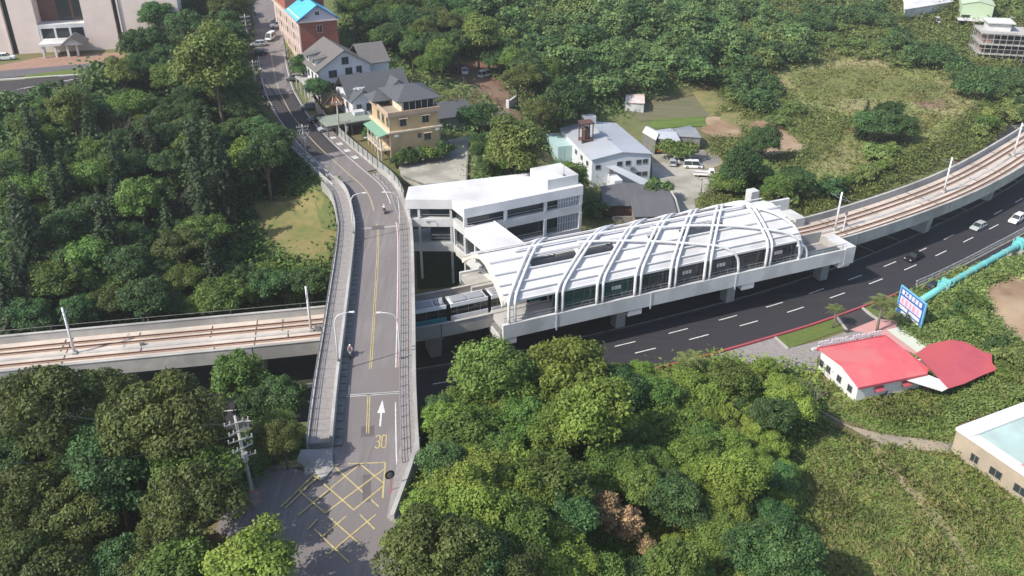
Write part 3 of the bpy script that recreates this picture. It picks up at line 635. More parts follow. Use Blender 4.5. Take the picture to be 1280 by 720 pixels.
# ---------------------------------------------------------------- street lamps
def make_lamp():
    t = thing('street_lamp','','street lamp',(0,0,0))
    MB().cyl((0,0),.2,0,.3,10).build('base',M['grey_metal'],t)
    pts = [(0,0,.2),(0,0,3),(0,0,5.6),(.12,0,6.4),(.5,0,7.0),(1.2,0,7.3),(2.1,0,7.42)]
    MB().tube(pts,[.11,.095,.08,.07,.06,.05,.045],8).build('pole',M['white'],t,True)
    mb = MB().at((2.35,0,7.42)); mb.hull6([(-.35,-.1,-.02),(.4,-.16,-.04),(.4,.16,-.04),(-.35,.1,-.02)],[(-.33,-.08,.09),(.36,-.12,.1),(.36,.12,.1),(-.33,.08,.09)]); mb.build('lamp_head',M['white'],t)
    return t
lamp0 = make_lamp(); first = True
for (yy,off,fl,lab) in ((98.6,4.1,-1,'white curved street lamp on the left bridge parapet near the expansion joint'),(100.3,-4.0,1,'white curved street lamp on the right bridge kerb opposite the rail crossing'),
                     (139.5,4.1,-1,'white curved street lamp on the left parapet at the start of the bend'),(141,-4.0,1,'white curved street lamp at the bend beside the station entrance'),(167.5,-6.6,1,'pale street lamp behind the grey fence by the concrete yard')):
    x,y,z,aa = road_at(yy,off); m = lamp0 if first else copy_tree(lamp0); first = False
    m.location = (x,y,z+(1.55 if off==4.1 else .2 if yy<160 else -.3)); m.rotation_euler.z = aa + (math.pi if fl>0 else 0) - math.pi/2*0
    m.rotation_euler.z = math.atan2(normals2(ROADP)[int(np.argmin(abs(ROADP[:,1]-yy)))][1], normals2(ROADP)[int(np.argmin(abs(ROADP[:,1]-yy)))][0]) + (0 if fl>0 else math.pi)
    tag(m,lab,'street lamp','street lamps along the road')
# manhole lids and repair patches on the bridge road
for yy,off in ((88,-1.6),(119,1.6),(131,-1.9),(158,1.2),(192,-1.2)):
    x,y,z,aa = road_at(yy,off); struct(MB().at((x,y,z)).cyl((0,0),.36,.004,.012,16).build('manhole_lid',M['concrete_dark']))
mb = MB()
for yy,o0,o1,l in ((113.5,-3.3,-.4,.12),(126,-3.2,2.6,.10),(104.0,-.4,2.7,.1),(74,-3,1.5,.9),(86,.5,2.6,1.6),(143,-3.0,-1.2,2.2)):
    x,y,z,aa = road_at(yy,0,.006); mb.at((x,y,z),aa).box(-o1 if False else min(-o0,-o1),max(-o0,-o1),-l/2,l/2,0,.003)
struct(mb.build('road_patch',mat('road_repair_patch',(.135,.12,.118),.9,(.11,.098,.096),.8)))
# ---------------------------------------------------------------- elevated station
SO = Vector((-5.3,127.3,0)); SA = math.atan2(.3957,.9185)
st = thing('tram_station','long white elevated tram station with curved ribbed roof over dark glazing','station',tuple(SO))
S = lambda: MB().at(tuple(SO), SA)
PZ = 8.2
def prof_z(w):
    return float(np.interp(w,[-9.5,-9.35,-8.9,-7.8,-6.3,-4.5,-2.8,-1.2,1,3,5,7.5,8.8,9.3,9.5],[11.9,12.75,13.35,14.05,14.9,15.75,16.45,16.75,16.4,15.6,14.5,13.0,12.2,11.5,11.0]))
for sg,lab in ((-1,'near'),(1,'far')):
    w0,w1 = (-9.45,-4.15) if sg<0 else (4.15,9.45)
    S().box(0.2,69.2,w0,w1,7.1,PZ).build('platform_slab',M['concrete'],st)
    wf = (-9.95,-9.47) if sg<0 else (9.47,9.95)
    S().box(0,69.8,wf[0],wf[1],6.0,8.55).build('edge_beam',M['white_wall'],st)
    mb = S(); wo_ = -10.02 if sg<0 else 10.02
    for a in (9.2,26.8,44.0,50.0)[:3]: mb.box(a,a+.22,min(wo_,wo_+.08*sg*-1),max(wo_,wo_-.08*sg),5.5,8.6)
    mb.build('cladding_strip',M['white_wall'],st)
    S().box(68.3,70.6,min(w0,wf[0])-.05,max(w1,wf[1])+.05,5.4,8.8).build('end_block',M['white_wall'],st)
S().box(0.0,70,-9.4,9.4,6.0,6.6).build('floor_slab',M['concrete_dark'],st)
for a in (1.0,24,47,68.6):
    S().box(a-1.3,a+1.3,-9.9,9.9,4.9,5.95).build('pier_cap',M['white_wall'],st)
    for w in (-4.6,4.6): S().box(a-.9,a+.9,w-1.0,w+1.0,-.6,4.9).build('pier',M['concrete'],st)
# glazing behind the ribs
bays = [(9.6,16.3),(17.2,23.3),(24.2,30.1),(31.0,37.0),(37.9,44.0),(44.9,50.2),(51.1,57.0)]
for i,(a,b) in enumerate(bays):
    mt = M['glass_teal'] if i<2 else M['glass']
    S().box(a-.4,b+.4,-8.62,-8.55,PZ+.35,12.3).build('glass_screen',mt,st)
    mb = S()
    for k in range(5): q = a-.4+(b-a+.8)*k/4; mb.box(q-.035,q+.035,-8.68,-8.5,PZ,12.35)
    mb.box(a-.4,b+.4,-8.68,-8.5,11.0,11.08).box(a-.4,b+.4,-8.68,-8.5,12.2,12.36).box(a-.4,b+.4,-8.68,-8.5,PZ+.3,PZ+.4)
    mb.build('screen_frame',M['grey_metal'],st)
    if i in (1,3,4,6):
        mb = S(); q = a+(b-a)*(.45 if i!=6 else .3)
        for k in range(3): mb.box(q+k*.62,q+k*.62+.5,-8.66,-8.63,9.9,10.6)
        mb.build('notice_panel',M['white'],st)
S().box(9,57,-4.6,-4.5,PZ,11.6).build('platform_door_wall',M['glass'],st)
# railing along the platform edge
mb = S()
for k in range(46): a = .6+k*1.5; mb.box(a-.03,a+.03,-9.3,-9.24,PZ,PZ+1.15)
mb.box(.4,69,-9.31,-9.23,PZ+1.12,PZ+1.2).box(.4,69,-9.29,-9.25,PZ+.6,PZ+.65); mb.build('platform_railing',M['steel'],st)
# roof sheets: near canopy, far canopy, crown strips between the openings
def sheet(a0,a1,ws,dz,name,shift=0.0,thick=.16):
    na = max(2,int((a1-a0)/2)); mb = S(); loops = []
    for k in range(na+1):
        a = a0+(a1-a0)*k/na
        loops.append([(a,w,prof_z(w)-dz) for w in ws]+[(a,w,prof_z(w)-dz-thick) for w in reversed(ws)])
    mb.loft(loops); return mb.build(name,M['white_roof'],st)
DZ = .48
sheet(0.6,57.6,[-9.3,-8.85,-8.3,-7.4,-6.4,-5.1],DZ,'canopy_roof')
sheet(0.6,57.2,[-3.1,-2.2,-1.2,0,1.2],DZ,'canopy_roof')
sheet(0.6,57.2,[3.4,4.5,6,7.5,9.0],DZ,'canopy_roof')
for a0,a1 in ((.6,7.2),(15.6,16.3),(22.6,29.4),(31.0,35.6),(44.6,57.4)):
    sheet(a0,a1,[-5.08,-4.2,-3.12],DZ+.005,'canopy_roof')
S().box(.5,57.7,-9.48,-9.0,12.05,12.4).build('eave_beam',M['white'],st)
mb = S(); na = 20
lp = [(-9.4+.0,11.8)]+[(w,prof_z(w)-.45) for w in (-9.2,-8.6,-7.6,-6.2,-4.4,-2.4,0,2.4,5,7.5,9.0)]+[(9.2,11.8)]
mb.loft([[(a,w,z) for w,z in lp]+[(a,w*.94,z-.55) for w,z in reversed(lp)] for a in (.1,.6)]); mb.build('end_arch',mat('cream_end_panel',(.66,.62,.54),.7),st)
# tubes
R_ = .25
def rib_path(a_b, a_t, w_end=9.5):
    ws = [-9.5,-9.5,-9.45,-9.2,-8.8,-8.2,-7.4,-6.4,-5.2,-3.9,-2.4,-1,1,3,5,7,8.4,9.2]; out = [(a_b,-9.6,8.4)]
    for i,w in enumerate(ws):
        z = prof_z(w)+.05 if i>1 else (9.5 if i==0 else 11.8)
        t = max(0,(w+9.5)/6.8); a = a_b+(a_t-a_b)*min(1.9,t); out.append((a,w-.1,z))
    return out
ribs = [(1.1,7.2),(9.4,18.0),(16.7,25.0),(23.8,31.4),(30.6,37.3),(37.5,43.4)]
for a_b,a_t in ribs:
    for q in (0,1.05): S().tube([(a+q,w,z) for a,w,z in rib_path(a_b,a_t)],R_,8).build('roof_rib',M['white'],st,True)
for q in (0,.9): S().tube([(a+q,w,z) for a,w,z in rib_path(50.4,51.2)],R_,8).build('roof_rib',M['white'],st,True)
def diag(keys): 
    P = catmull([np.array(k) for k in keys],1.0); return S().tube([tuple(p) for p in P],R_,8).build('roof_rib',M['white'],st,True)
pz = lambda a,w: (a,w,prof_z(w)+.1)
diag([pz(16.5,-2.4),pz(24,-3.9),pz(31,-5.6),pz(36.5,-7.1),pz(40.5,-8.2),(42.8,-9.0,12.9),(44.2,-9.55,11.4),(44.7,-9.6,8.4)])
diag([pz(30.5,-2.4),pz(38,-3.6),pz(46,-5.4),pz(52,-7.3),pz(55.2,-8.5),(56.6,-9.2,12.7),(57.5,-9.55,11.2),(57.9,-9.6,8.4)])
diag([pz(5.5,-1.3),pz(16,-1.3),pz(28,-1.3),pz(40,-1.3),pz(51,-1.3)])
diag([pz(48.5,1.5),pz(51,-1),pz(55.3,-4.5),pz(57.3,-7.5),(58.1,-8.8,12.2),(58.3,-9.4,10.2),(57.6,-9.55,8.4)])
diag([(57.0,-9.4,11.3),(58.2,-9.3,11.1),(59.1,-9.3,10.5),(59.5,-9.4,9.6),(59.6,-9.5,8.4)])
mb = S()
for w in (-8.6,-7.2,-5.3,-2.9,2.4,5,7.6):
    mb.tube([(0.4,w,prof_z(w)-.14),(57.6,w,prof_z(w)-.14)],.12,6)
mb.build('purlin',M['white'],st)
# right end: glass rail, stair tower, far end wall
S().box(59.5,68.0,-9.3,-4.4,PZ,PZ+.06).build('platform_paving',M['paver'],st)
mb = S().box(60.0,66.5,-5.0,-4.8,PZ,PZ+2.2).box(66.4,66.6,-9.2,-4.8,PZ,PZ+1.3); mb.build('end_wall',M['concrete'],st)
S().box(59.6,66.3,-9.28,-9.24,PZ+.1,PZ+1.1).build('glass_rail',M['glass_pale'],st)
S().bbox(60.0,61.9,8.3,10.1,6.0,14.3,.05).build('service_tower',M['white_wall'],st)
S().box(62.0,70.0,8.6,9.2,8.2,11.2).build('far_end_wall',M['white_wall'],st)
for k in range(8):
    for w,zt in ((4.3,13.6),(-5.1,14.4)): S().box(10+k*5.6,10.2+k*5.6,w,w+.2,PZ,zt).build('platform_column',M['white'],st)
# ---------------------------------------------------------------- station hall (concourse building)
hall = thing('station_hall','white three storey station hall with ribbon windows beside the road bridge','building',(0,150,2))
RP = [(-19.2,146.3),(-10.8,146.2),(-8.4,142.0),(13.3,153.0),(9.9,161.6),(-19.2,152.4)]
MB().prism(RP,16.2,18.0).build('roof',M['white_roof'],hall)
def edge_strip(p,q,z0,z1,off,th):
    d = Vector((q[0]-p[0],q[1]-p[1])); L = d.length; a = math.atan2(d.y,d.x); return MB().at((p[0],p[1],0),a).box(0,L,off,off+th,z0,z1)
E = RP
for (z0,z1) in ((12.6,14.2),(7.6,9.3)):
    MB().prism([(-18.9,146.5),(-10.75,146.35),(-8.3,142.15),(13.15,153.05),(9.8,161.4),(-18.9,152.2)],z0,z1).build('floor_band',M['white_wall'],hall)
inner = [(-15.0,147.4),(-10.4,147.2),(-7.9,143.4),(12.1,153.5),(9.2,160.8),(-15.0,152.0)]
MB().prism(inner,9.3,12.6).build('glazing',M['glass'],hall); MB().prism(inner,14.2,16.2).build('glazing',M['glass'],hall)
MB().prism([(-7.5,144.4),(11.5,154),(9,160),(-9,153)],-.5,7.6).build('ground_floor_wall',M['concrete'],hall)
d = Vector((21.7,11.0)).normalized(); ang = math.atan2(d.y,d.x)
def along(k, off=0.0): return (-8.4+d.x*k-d.y*off, 142.0+d.y*k+d.x*off)
for k in (.25,8.2,16.4,24.0):
    x,y = along(k,.3)
    for z0,z1 in ((-.5,7.6),(9.3,12.6),(14.2,16.2)): MB().at((x,y,0),ang).box(-.28,.28,-.28,.28,z0,z1).build('column',M['white_wall'],hall)
mb = MB()
for lo,hi in ((9.3,12.6),(14.2,16.2)):
    for k in range(9):
        x,y = along(19.3+k*.55,.6); mb.at((x,y,0),ang).box(-.04,.04,-.06,.06,lo,hi)
    x,y = along(19.3,.6); mb.at((x,y,0),ang).box(0,4.4,-.05,.05,(lo+hi)/2-.04,(lo+hi)/2+.04)
mb.build('window_frame',M['white'],hall)
mb = MB()
for z in (15.0,9.95,10.4,): 
    x,y = along(.4,.15); mb.at((x,y,0),ang).box(0,19,-.03,.03,z,z+.07)
mb.build('balcony_rail',M['steel'],hall)
for lo,hi in ((9.3,12.6),(14.2,16.2)):
    x,y = along(19.3,.62); MB().at((x,y,0),ang).box(0,4.5,-.02,.02,lo,hi).build('pale_window',M['glass_pale'],hall)
x,y = along(19.2,1.0); MB().at((x,y,0),ang).bbox(-2.0,4.6,0,6.8,18.0,20.0,.06).build('roof_box',M['white_wall'],hall)
x,y = along(21.0,1.6); mb = MB().tube([(x,y,20),(x,y,25.5)],.05,6); mb.cyl((x,y),.25,20,20.25,8); mb.build('lightning_rod',M['grey_metal'],hall)
mb = MB().box(-18.9,-18.5,146.4,152.2,13.3,16.2); mb.build('entrance_wall',M['white_wall'],hall)
for x in (-16.9,-11.1): MB().box(x-.22,x+.22,146.45,146.9,-.5,16.2).build('column',M['white_wall'],hall)
mb = MB()
for z in (14.9,9.6,10.2,10.8): mb.box(-16.8,-10.9,146.6,146.68,z,z+.08)
mb.build('balcony_rail',M['steel'],hall)
MB().box(-20.5,-16.0,147.0,151.8,12.9,13.45).build('entrance_floor',M['concrete'],hall)
# wing running down to the platform roof
ws = thing('station_wing','white flat roofed link wing from the station hall down to the platforms','building',(-6,136,2))
WA = math.atan2(-4.2,2.4); WO = (-9.6,144.3)
wx = lambda: MB().at((-10.75,146.2,0), WA+math.pi/2)       # local x to the right, local y back
dirw = Vector((math.cos(WA),math.sin(WA))); nor = Vector((-dirw.y,dirw.x))
def wp(k, o): return (-10.8+dirw.x*k+nor.x*o, 146.2+dirw.y*k+nor.y*o)
MB().prism([wp(4.9,.0),wp(18.6,0),wp(18.6,6.0),wp(4.9,6.0)],12.6,14.4).build('roof',M['white_roof'],ws)
MB().prism([wp(4.9,.0),wp(18.4,0),wp(18.4,6.0),wp(4.9,6.0)],7.3,9.2).build('floor_band',M['white_wall'],ws)
MB().prism([wp(4.9,.5),wp(18.3,.5),wp(18.3,5.5),wp(4.9,5.5)],9.2,12.6).build('glazing',M['glass'],ws)
MB().prism([wp(1.0,-.05),wp(5.0,-.05),wp(5.0,.35),wp(1.0,.35)],7.4,9.3).build('floor_band',M['white_wall'],ws)
for k in (.4,4.8,8.6,12.2,15.6,18.4):
    x,y = wp(k,.22); MB().at((x,y,0),WA).box(-.22,.22,-.22,.22,9.2,12.65).build('column',M['white_wall'],ws)
mb = MB()
for k0,k1 in ((.6,4.6),(5,8.4),(8.8,12),(12.4,15.4),(15.8,18.2)):
    x,y = wp(k0,.15); mb.at((x,y,0),WA).box(0,k1-k0,-.03,.03,10.2,10.27).box(0,k1-k0,-.03,.03,9.7,9.76)
mb.build('balcony_rail',M['steel'],ws)
for k,o in ((9,3),(15.5,1.0),(15.5,5)):
    x,y = wp(k,o); MB().at((x,y,0),WA).box(-.4,.4,-.4,.4,-.5,7.4).build('column',M['concrete'],ws)
for o in (.12,5.88):
    a,b = wp(4.9,o),wp(18.6,o); mb = MB().tube([(*a,14.5),(*b,14.5)],.09,6); mb.build('roof_edge',M['white'],ws)
# ---------------------------------------------------------------- buildings
M['roof_grey'] = mat('dark_grey_roof_tile', (.10,.105,.115), .75, (.075,.078,.086), .8, stretch=(1,6,1))
M['roof_brown'] = mat('grey_brown_roof_tile', (.155,.145,.14), .8, (.125,.117,.112), .7, stretch=(1,6,1))
M['cream'] = mat('cream_render', (.55,.40,.23), .85, (.48,.34,.19), .4, c3=(.44,.31,.18), scale3=.25)
M['cream_pale'] = mat('pale_cream_render', (.62,.53,.40), .85, (.54,.46,.35), .4)
M['house_white'] = mat('white_render', (.62,.62,.64), .85, (.54,.54,.56), .3)
M['tan'] = mat('tan_tile', (.34,.29,.23), .85, (.28,.24,.19), .8)
M['brick_red'] = mat('red_brick', (.33,.115,.085), .85, (.27,.09,.07), 1.2)
M['pink_tile'] = mat('pink_tile', (.58,.45,.40), .8, (.52,.40,.36), .5)
M['pale_pink'] = mat('pale_pink_render', (.74,.62,.58), .8, (.67,.56,.52), .3)
M['blue_roof'] = mat('bright_blue_roof', (.10,.44,.62), .55, (.085,.38,.55), .6)
M['blue_dark'] = mat('blue_roof_trim', (.05,.22,.42), .55)
M['green_canopy'] = mat('faded_green_canopy', (.14,.30,.22), .7, (.20,.33,.24), 1.5)
M['factory_roof'] = mat('factory_roof_sheet', (.42,.44,.48), .5, (.38,.40,.44), .25, c3=(.35,.37,.40), scale3=.08)
M['factory_wall'] = mat('factory_wall', (.64,.66,.70), .75, (.56,.58,.62), .4)
M['shed_roof'] = mat('dark_shed_roof', (.105,.107,.112), .7, (.13,.13,.135), .4, stretch=(4,.3,1))
M['red_roof'] = mat('red_sheet_roof', (.60,.125,.145), .65, (.51,.105,.125), .35, c3=(.53,.16,.165), scale3=.2)
M['red_roof_old'] = mat('old_red_sheet_roof', (.46,.09,.115), .65, (.36,.07,.09), .4, c3=(.46,.09,.10), scale3=.2)
M['rust'] = mat('rusty_metal', (.13,.07,.055), .85, (.09,.05,.045), 1.5)
M['mint'] = mat('mint_roof', (.43,.56,.53), .75, (.38,.50,.47), .3, c3=(.36,.45,.43), scale3=.2)
M['beige_wall'] = mat('beige_wall', (.42,.345,.265), .85, (.36,.30,.23), .5, c3=(.33,.28,.22), scale3=.3)
M['pink_pave'] = mat('faded_pink_paving', (.55,.29,.27), .85, (.48,.26,.25), .5)
M['pale_mint_pave'] = mat('pale_mint_paving', (.55,.58,.49), .85, (.49,.52,.44), .5)
M['teal_pipe'] = mat('turquoise_pipe_paint', (.15,.47,.46), .6, (.12,.40,.40), .5, c3=(.22,.40,.36), scale3=.35)
M['blue_sign'] = mat('blue_sign_panel', (.04,.13,.42), .5, (.03,.10,.34), .8)
M['cyan_frame'] = mat('light_blue_steel', (.16,.42,.60), .5)
M['stone'] = mat('rubble_stone_wall', (.28,.26,.235), .95, (.19,.175,.16), 2.0, bump=.4)
def local(x, y, z, a): return lambda: MB().at((x,y,z), a)
def window(par, Lc, x, z, w, h, y=0.0, glass=None, frame=None, sill=True, side='front'):
    """a window with frame and pane, proud of the wall; side 'left' puts it on the x=const wall"""
    def B(a0,a1,d0,d1,z0,z1,mb):
        return mb.box(a0,a1,y+d0,y+d1,z0,z1) if side=='front' else mb.box(y+d0,y+d1,a0,a1,z0,z1)
    mb = Lc(); t = .09
    B(x-w/2-t,x-w/2,-.07,.05,z-h/2,z+h/2,mb); B(x+w/2,x+w/2+t,-.07,.05,z-h/2,z+h/2,mb); B(x-w/2-t,x+w/2+t,-.07,.05,z+h/2,z+h/2+t,mb)
    B(x-w/2-t,x+w/2+t,-.12,.05,z-h/2-t,z-h/2,mb); B(x-.03,x+.03,-.05,.02,z-h/2,z+h/2,mb)
    f = mb.build('window', frame or M['grey_metal'], par)
    B(x-w/2,x+w/2,-.03,.0,z-h/2,z+h/2,Lc2 := Lc()).build('pane', glass or M['glass'], f); return f
def gable_roof(Lc, par, x0,x1,y0,y1,ze,zr,over=.5,th=.18,axis='y',m=None,name='roof'):
    mb = Lc()
    if axis=='y':
        xm=(x0+x1)/2; sl=(zr-ze)/((x1-x0)/2); a=x0-over;b=x1+over; z=ze-over*sl
        for ya in (0,):
            lp=lambda yy:[(a,yy,z),(xm,yy,zr),(b,yy,z),(b,yy,z+th),(xm,yy,zr+th*1.15),(a,yy,z+th)]
            mb.loft([lp(y0-over),lp(y1+over)])
    else:
        ym=(y0+y1)/2; sl=(zr-ze)/((y1-y0)/2); a=y0-over;b=y1+over; z=ze-over*sl
        lp=lambda xx:[(xx,a,z),(xx,ym,zr),(xx,b,z),(xx,b,z+th),(xx,ym,zr+th*1.15),(xx,a,z+th)]
        mb.loft([lp(x0-over),lp(x1+over)])
    return mb.build(name,m or M['roof_grey'],par)
def gable_wall(mb, x0,x1,y0,y1,z0,ze,zr):              # walls with gables at y0 and y1
    xm=(x0+x1)/2; lp=lambda yy:[(x0,yy,z0),(x1,yy,z0),(x1,yy,ze),(xm,yy,zr),(x0,yy,ze)]
    return mb.loft([lp(y0),lp(y1)])
def hip_roof(Lc, par, x0,x1,y0,y1,ze,zr,inset,over=.5,m=None,name='roof',axis='x'):
    a,b,c,d=x0-over,x1+over,y0-over,y1+over; ym=(y0+y1)/2; xm=(x0+x1)/2
    r=[(x0+inset,ym,zr),(x1-inset,ym,zr)] if axis=='x' else [(xm,y0+inset,zr),(xm,y1-inset,zr)]
    v=[(a,c,ze),(b,c,ze),(b,d,ze),(a,d,ze),(a,c,ze+.15),(b,c,ze+.15),(b,d,ze+.15),(a,d,ze+.15)]+r
    f=[(3,2,1,0),(0,1,5,4),(1,2,6,5),(2,3,7,6),(3,0,4,7)]+([(4,5,9,8),(6,7,8,9),(5,6,9),(7,4,8)] if axis=='x' else [(4,5,8),(5,6,9,8),(6,7,9),(7,4,8,9)])
    return Lc().add(v,f).build(name,m or M['roof_grey'],par)
# yellow villa beside the concrete yard
a = math.radians(26); X0,Y0,Z0 = -25.6,176.8,13.0; Lc = local(X0,Y0,Z0,a)
v = thing('villa','yellow three storey villa with a dark hipped roof and green balcony awnings','house',(X0,Y0,Z0))
Lc().box(0,11.4,0,12.5,-1,6.9).build('wall',M['cream'],v)
Lc().box(.3,11.0,0.25,12.2,7.25,10.3).build('wall',M['cream'],v)
Lc().box(-.35,11.75,-.35,12.8,6.9,7.25).build('cornice',M['cream_pale'],v)
Lc().box(-.15,11.4,-.15,12.6,10.3,10.6).build('cornice',M['tan'],v)
mb = Lc(); mb.box(-.15,11.4,-.15,.15,10.6,11.4).box(-.15,.15,.15,12.4,10.6,11.4).box(11.1,11.4,.15,12.4,10.6,11.4); mb.build('parapet',mat('pinkish_parapet',(.46,.33,.25),.85,(.4,.29,.22),.8),v)
Lc().box(3.4,3.7,1.2,11.5,10.6,13.2).build('terrace_wall',M['cream_pale'],v)
Lc().box(3.7,10.8,9,11.5,10.6,13.2).build('terrace_wall',M['cream_pale'],v)
Lc().box(3.8,10.6,1.4,1.46,10.7,12.9).build('terrace_glazing',M['glass'],v)
mb = Lc()
for k in range(6): mb.box(3.75+k*1.36,3.85+k*1.36,1.3,1.4,10.6,13.1)
mb.build('terrace_post',M['white'],v)
hip_roof(Lc,v,2.6,11.6,.6,12,13.1,15.2,3.6)
hip_roof(Lc,v,-.6,3.4,7.5,12.8,11.8,13.4,1.6,name='porch_roof')
for x,z,w,h in ((3.2,8.9,1.3,1.5),(8.2,9.0,1.4,1.5),(8.4,5.2,1.4,1.5),(6.6,5.6,.7,.9),(3.2,2,1.4,1.5),(8.2,2,1.4,1.5)): window(v,Lc,x,z,w,h,y=0 if z<7 else .25,glass=M['glass'],frame=M['tan'])
for y,z in ((1.6,8.9),(4.6,8.9),(7.6,8.9),(1.2,5.0),(4,5.0)): window(v,Lc,y,z,1.5,1.9,y=0 if z<7 else .3,side='left',frame=M['tan'])
mb = Lc()
for y in (.6,2.6,4.8,7.0,9.4): mb.box(-1.9,-1.6,y,y+.25,-1,6.6)
mb.build('balcony_column',M['cream_pale'],v)
Lc().box(-2.0,-.02,.2,9.8,3.2,3.5).build('balcony_floor',M['cream_pale'],v)
Lc().prism([(-2.5,.0),(.0,.0),(.0,10.2),(-2.5,10.2)],[6.35,6.95,6.95,6.35],[6.5,7.1,7.1,6.5]).build('awning',M['green_canopy'],v)
mb = Lc().box(-2.0,-1.93,.2,9.8,4.35,4.42)
for k in range(16): mb.box(-1.99,-1.94,.3+k*.63,.34+k*.63,3.5,4.4)
mb.build('balcony_railing',M['white'],v)
mb = Lc().bbox(1.0,1.9,-.35,0,6.1,6.55,.05).bbox(10.2,11.1,-.35,0,6.3,6.75,.05); mb.build('air_conditioner',M['white'],v)
def tank(Lc_, par, x, y, z, r=.75, h=1.5):
    mb = Lc_()
    for q in (-.5,.5): mb.box(x+q*r-.05,x+q*r+.05,y-.4,y+.4,z,z+.5)
    mb.cyl((x,y),r,z+.5,z+.5+h,14); mb.cyl((x,y),r,z+.5+h,z+.75+h,14,r*.35); return mb.build('water_tank',M['steel'],par)
tank(Lc,v,1.7,10.5,10.6,.7,1.3)
for x in (.15,11.2): Lc().tube([(x,-.1,-.5),(x,-.1,10.3)],.07,6).build('downpipe',M['grey_metal'],v)
mb = Lc()
for x,z in ((3.2,9.75),(8.2,9.85),(8.4,6.05)): mb.box(x-.95,x+.95,-.55 if z<7 else -.3,.25,z,z+.08)
mb.build('window_canopy',M['cream_pale'],v)
# concrete yard with its retaining walls
yardp = [G(495,197,13.2),G(556,176,13.2),G(587,170,13.2),G(584,229,13.2),G(530,233,13.2),G(503,222,13.2)]
struct(MB().prism(yardp,12.5,13.25).build('concrete_yard',M['yard_concrete']))
rw = thing('retaining_wall','tall concrete retaining wall below the empty concrete yard','wall',(*yardp[3],6))
for p,q in ((yardp[2],yardp[3]),(yardp[3],yardp[4]),(yardp[4],yardp[5])):
    edge_strip(p,q,3.5,13.6,-.35,.33).build('wall_body',M['concrete_dark'],rw)
# second house, dark roof with a front porch gable
a = math.radians(28); X0,Y0,Z0 = -36.6,197.4,15.7; Lc = local(X0,Y0,Z0,a)
h = thing('house','white house under a dark roof with a small porch gable, left of the yellow villa','house',(X0,Y0,Z0))
Lc().box(0,15,2.5,12,-1,5.6).build('wall',M['house_white'],h)
gable_roof(Lc,h,0,15,2.5,12,5.4,9.0,axis='x',m=M['roof_grey'])
gable_wall(Lc(),0,5.4,0,4,-1,5.0,6.9).build('porch_wall',M['house_white'],h)
gable_roof(Lc,h,0,5.4,0,6.5,5.0,7.0,axis='y',name='porch_roof')
gable_wall(Lc(),9.5,14.2,1.2,6,4,6.2,8.0).build('dormer_wall',M['house_white'],h)
gable_roof(Lc,h,9.5,14.2,1.2,8,6.2,8.1,axis='y',name='dormer_roof')
for x,z,y in ((1.5,3.2,0),(3.9,3.2,0),(1.5,.9,0)): window(h,Lc,x,z,1.1,1.5,y=y)
mb = Lc().at((X0,Y0,Z0),a); mb.box(1.2,3.9,1.9,2.3,7.0,7.3).box(2.0,3.2,1.5,2.7,6.9,7.1); mb.build('skylight',M['white'],h)
for y in (4,7,10): window(h,Lc,y,3,1.2,1.5,y=0,side='left')
# first house, white gable front with two dormers
X0,Y0,Z0 = -46.2,208.4,17.2; Lc = local(X0,Y0,Z0,a)
h = thing('house','tall white house with a broad grey gable, dormers and four front windows','house',(X0,Y0,Z0))
gable_wall(Lc(),0,13.4,0,15,-1,7.6,11.6).build('wall',M['house_white'],h)
Lc().box(-.06,6.5,-.08,0,-1,2.6).build('tiled_base',M['tan'],h)
gable_roof(Lc,h,0,13.4,0,15,7.6,11.65,over=.7,m=M['roof_brown'])
for x,z,w,hh in ((3.6,6.4,1.9,1.6),(7.6,6.6,1.6,1.6),(6.9,9.2,1.6,1.6),(3.9,3.4,1.9,1.5),(10.2,6.6,1.3,1.8),(5.2,.9,1.6,1.6)): window(h,Lc,x,z,w,hh)
for y in (4.2,9.4):
    d_ = Lc(); gable_wall(Lc(),0,0,0,0,0,0,0)
    mb = Lc(); mb.prism([(.4,y-1.1),(3.6,y-1.1),(3.6,y+1.1),(.4,y+1.1)],7.9,[9.3,9.8,9.8,9.3]); dm = mb.build('dormer',M['house_white'],h)
    Lc().prism([(.1,y-1.5),(4.2,y-1.5),(4.2,y+1.5),(.1,y+1.5)],[9.35,9.95,9.95,9.35],[9.5,10.1,10.1,9.5]).build('dormer_roof',M['roof_brown'],h)
    Lc().box(.34,.4,y-.8,y+.8,8.3,9.2).build('dormer_window',M['glass'],h)
for y in (2,5,8,11):
    for z in (5.4,2.2): window(h,Lc,y,z,1.2,1.5,y=0,side='left')
Lc().box(-2.6,0,1,12,3.5,3.8).build('balcony_floor',M['concrete'],h)
mb = Lc()
for y in (1.2,4.6,8,11.6): mb.box(-2.5,-2.2,y,y+.25,-1,3.5)
mb.build('balcony_column',M['house_white'],h)
mb = Lc()
for x,z in ((1.6,4.6),(9.4,5.4),(11.9,5.0)): mb.bbox(x,x+.85,-.4,-.02,z,z+.6,.04)
mb.build('air_conditioner',M['white'],h)
for x in (.12,13.2): Lc().tube([(x,-.12,-.5),(x,-.12,7.4)],.07,6).build('downpipe',M['grey_metal'],h)
Lc().box(13.4,19,3,14,-1,7.4).build('side_wall',M['house_white'],h)
gable_roof(Lc,h,12.5,19,3,14,7.2,10.6,axis='x',m=M['roof_brown'],name='side_roof')
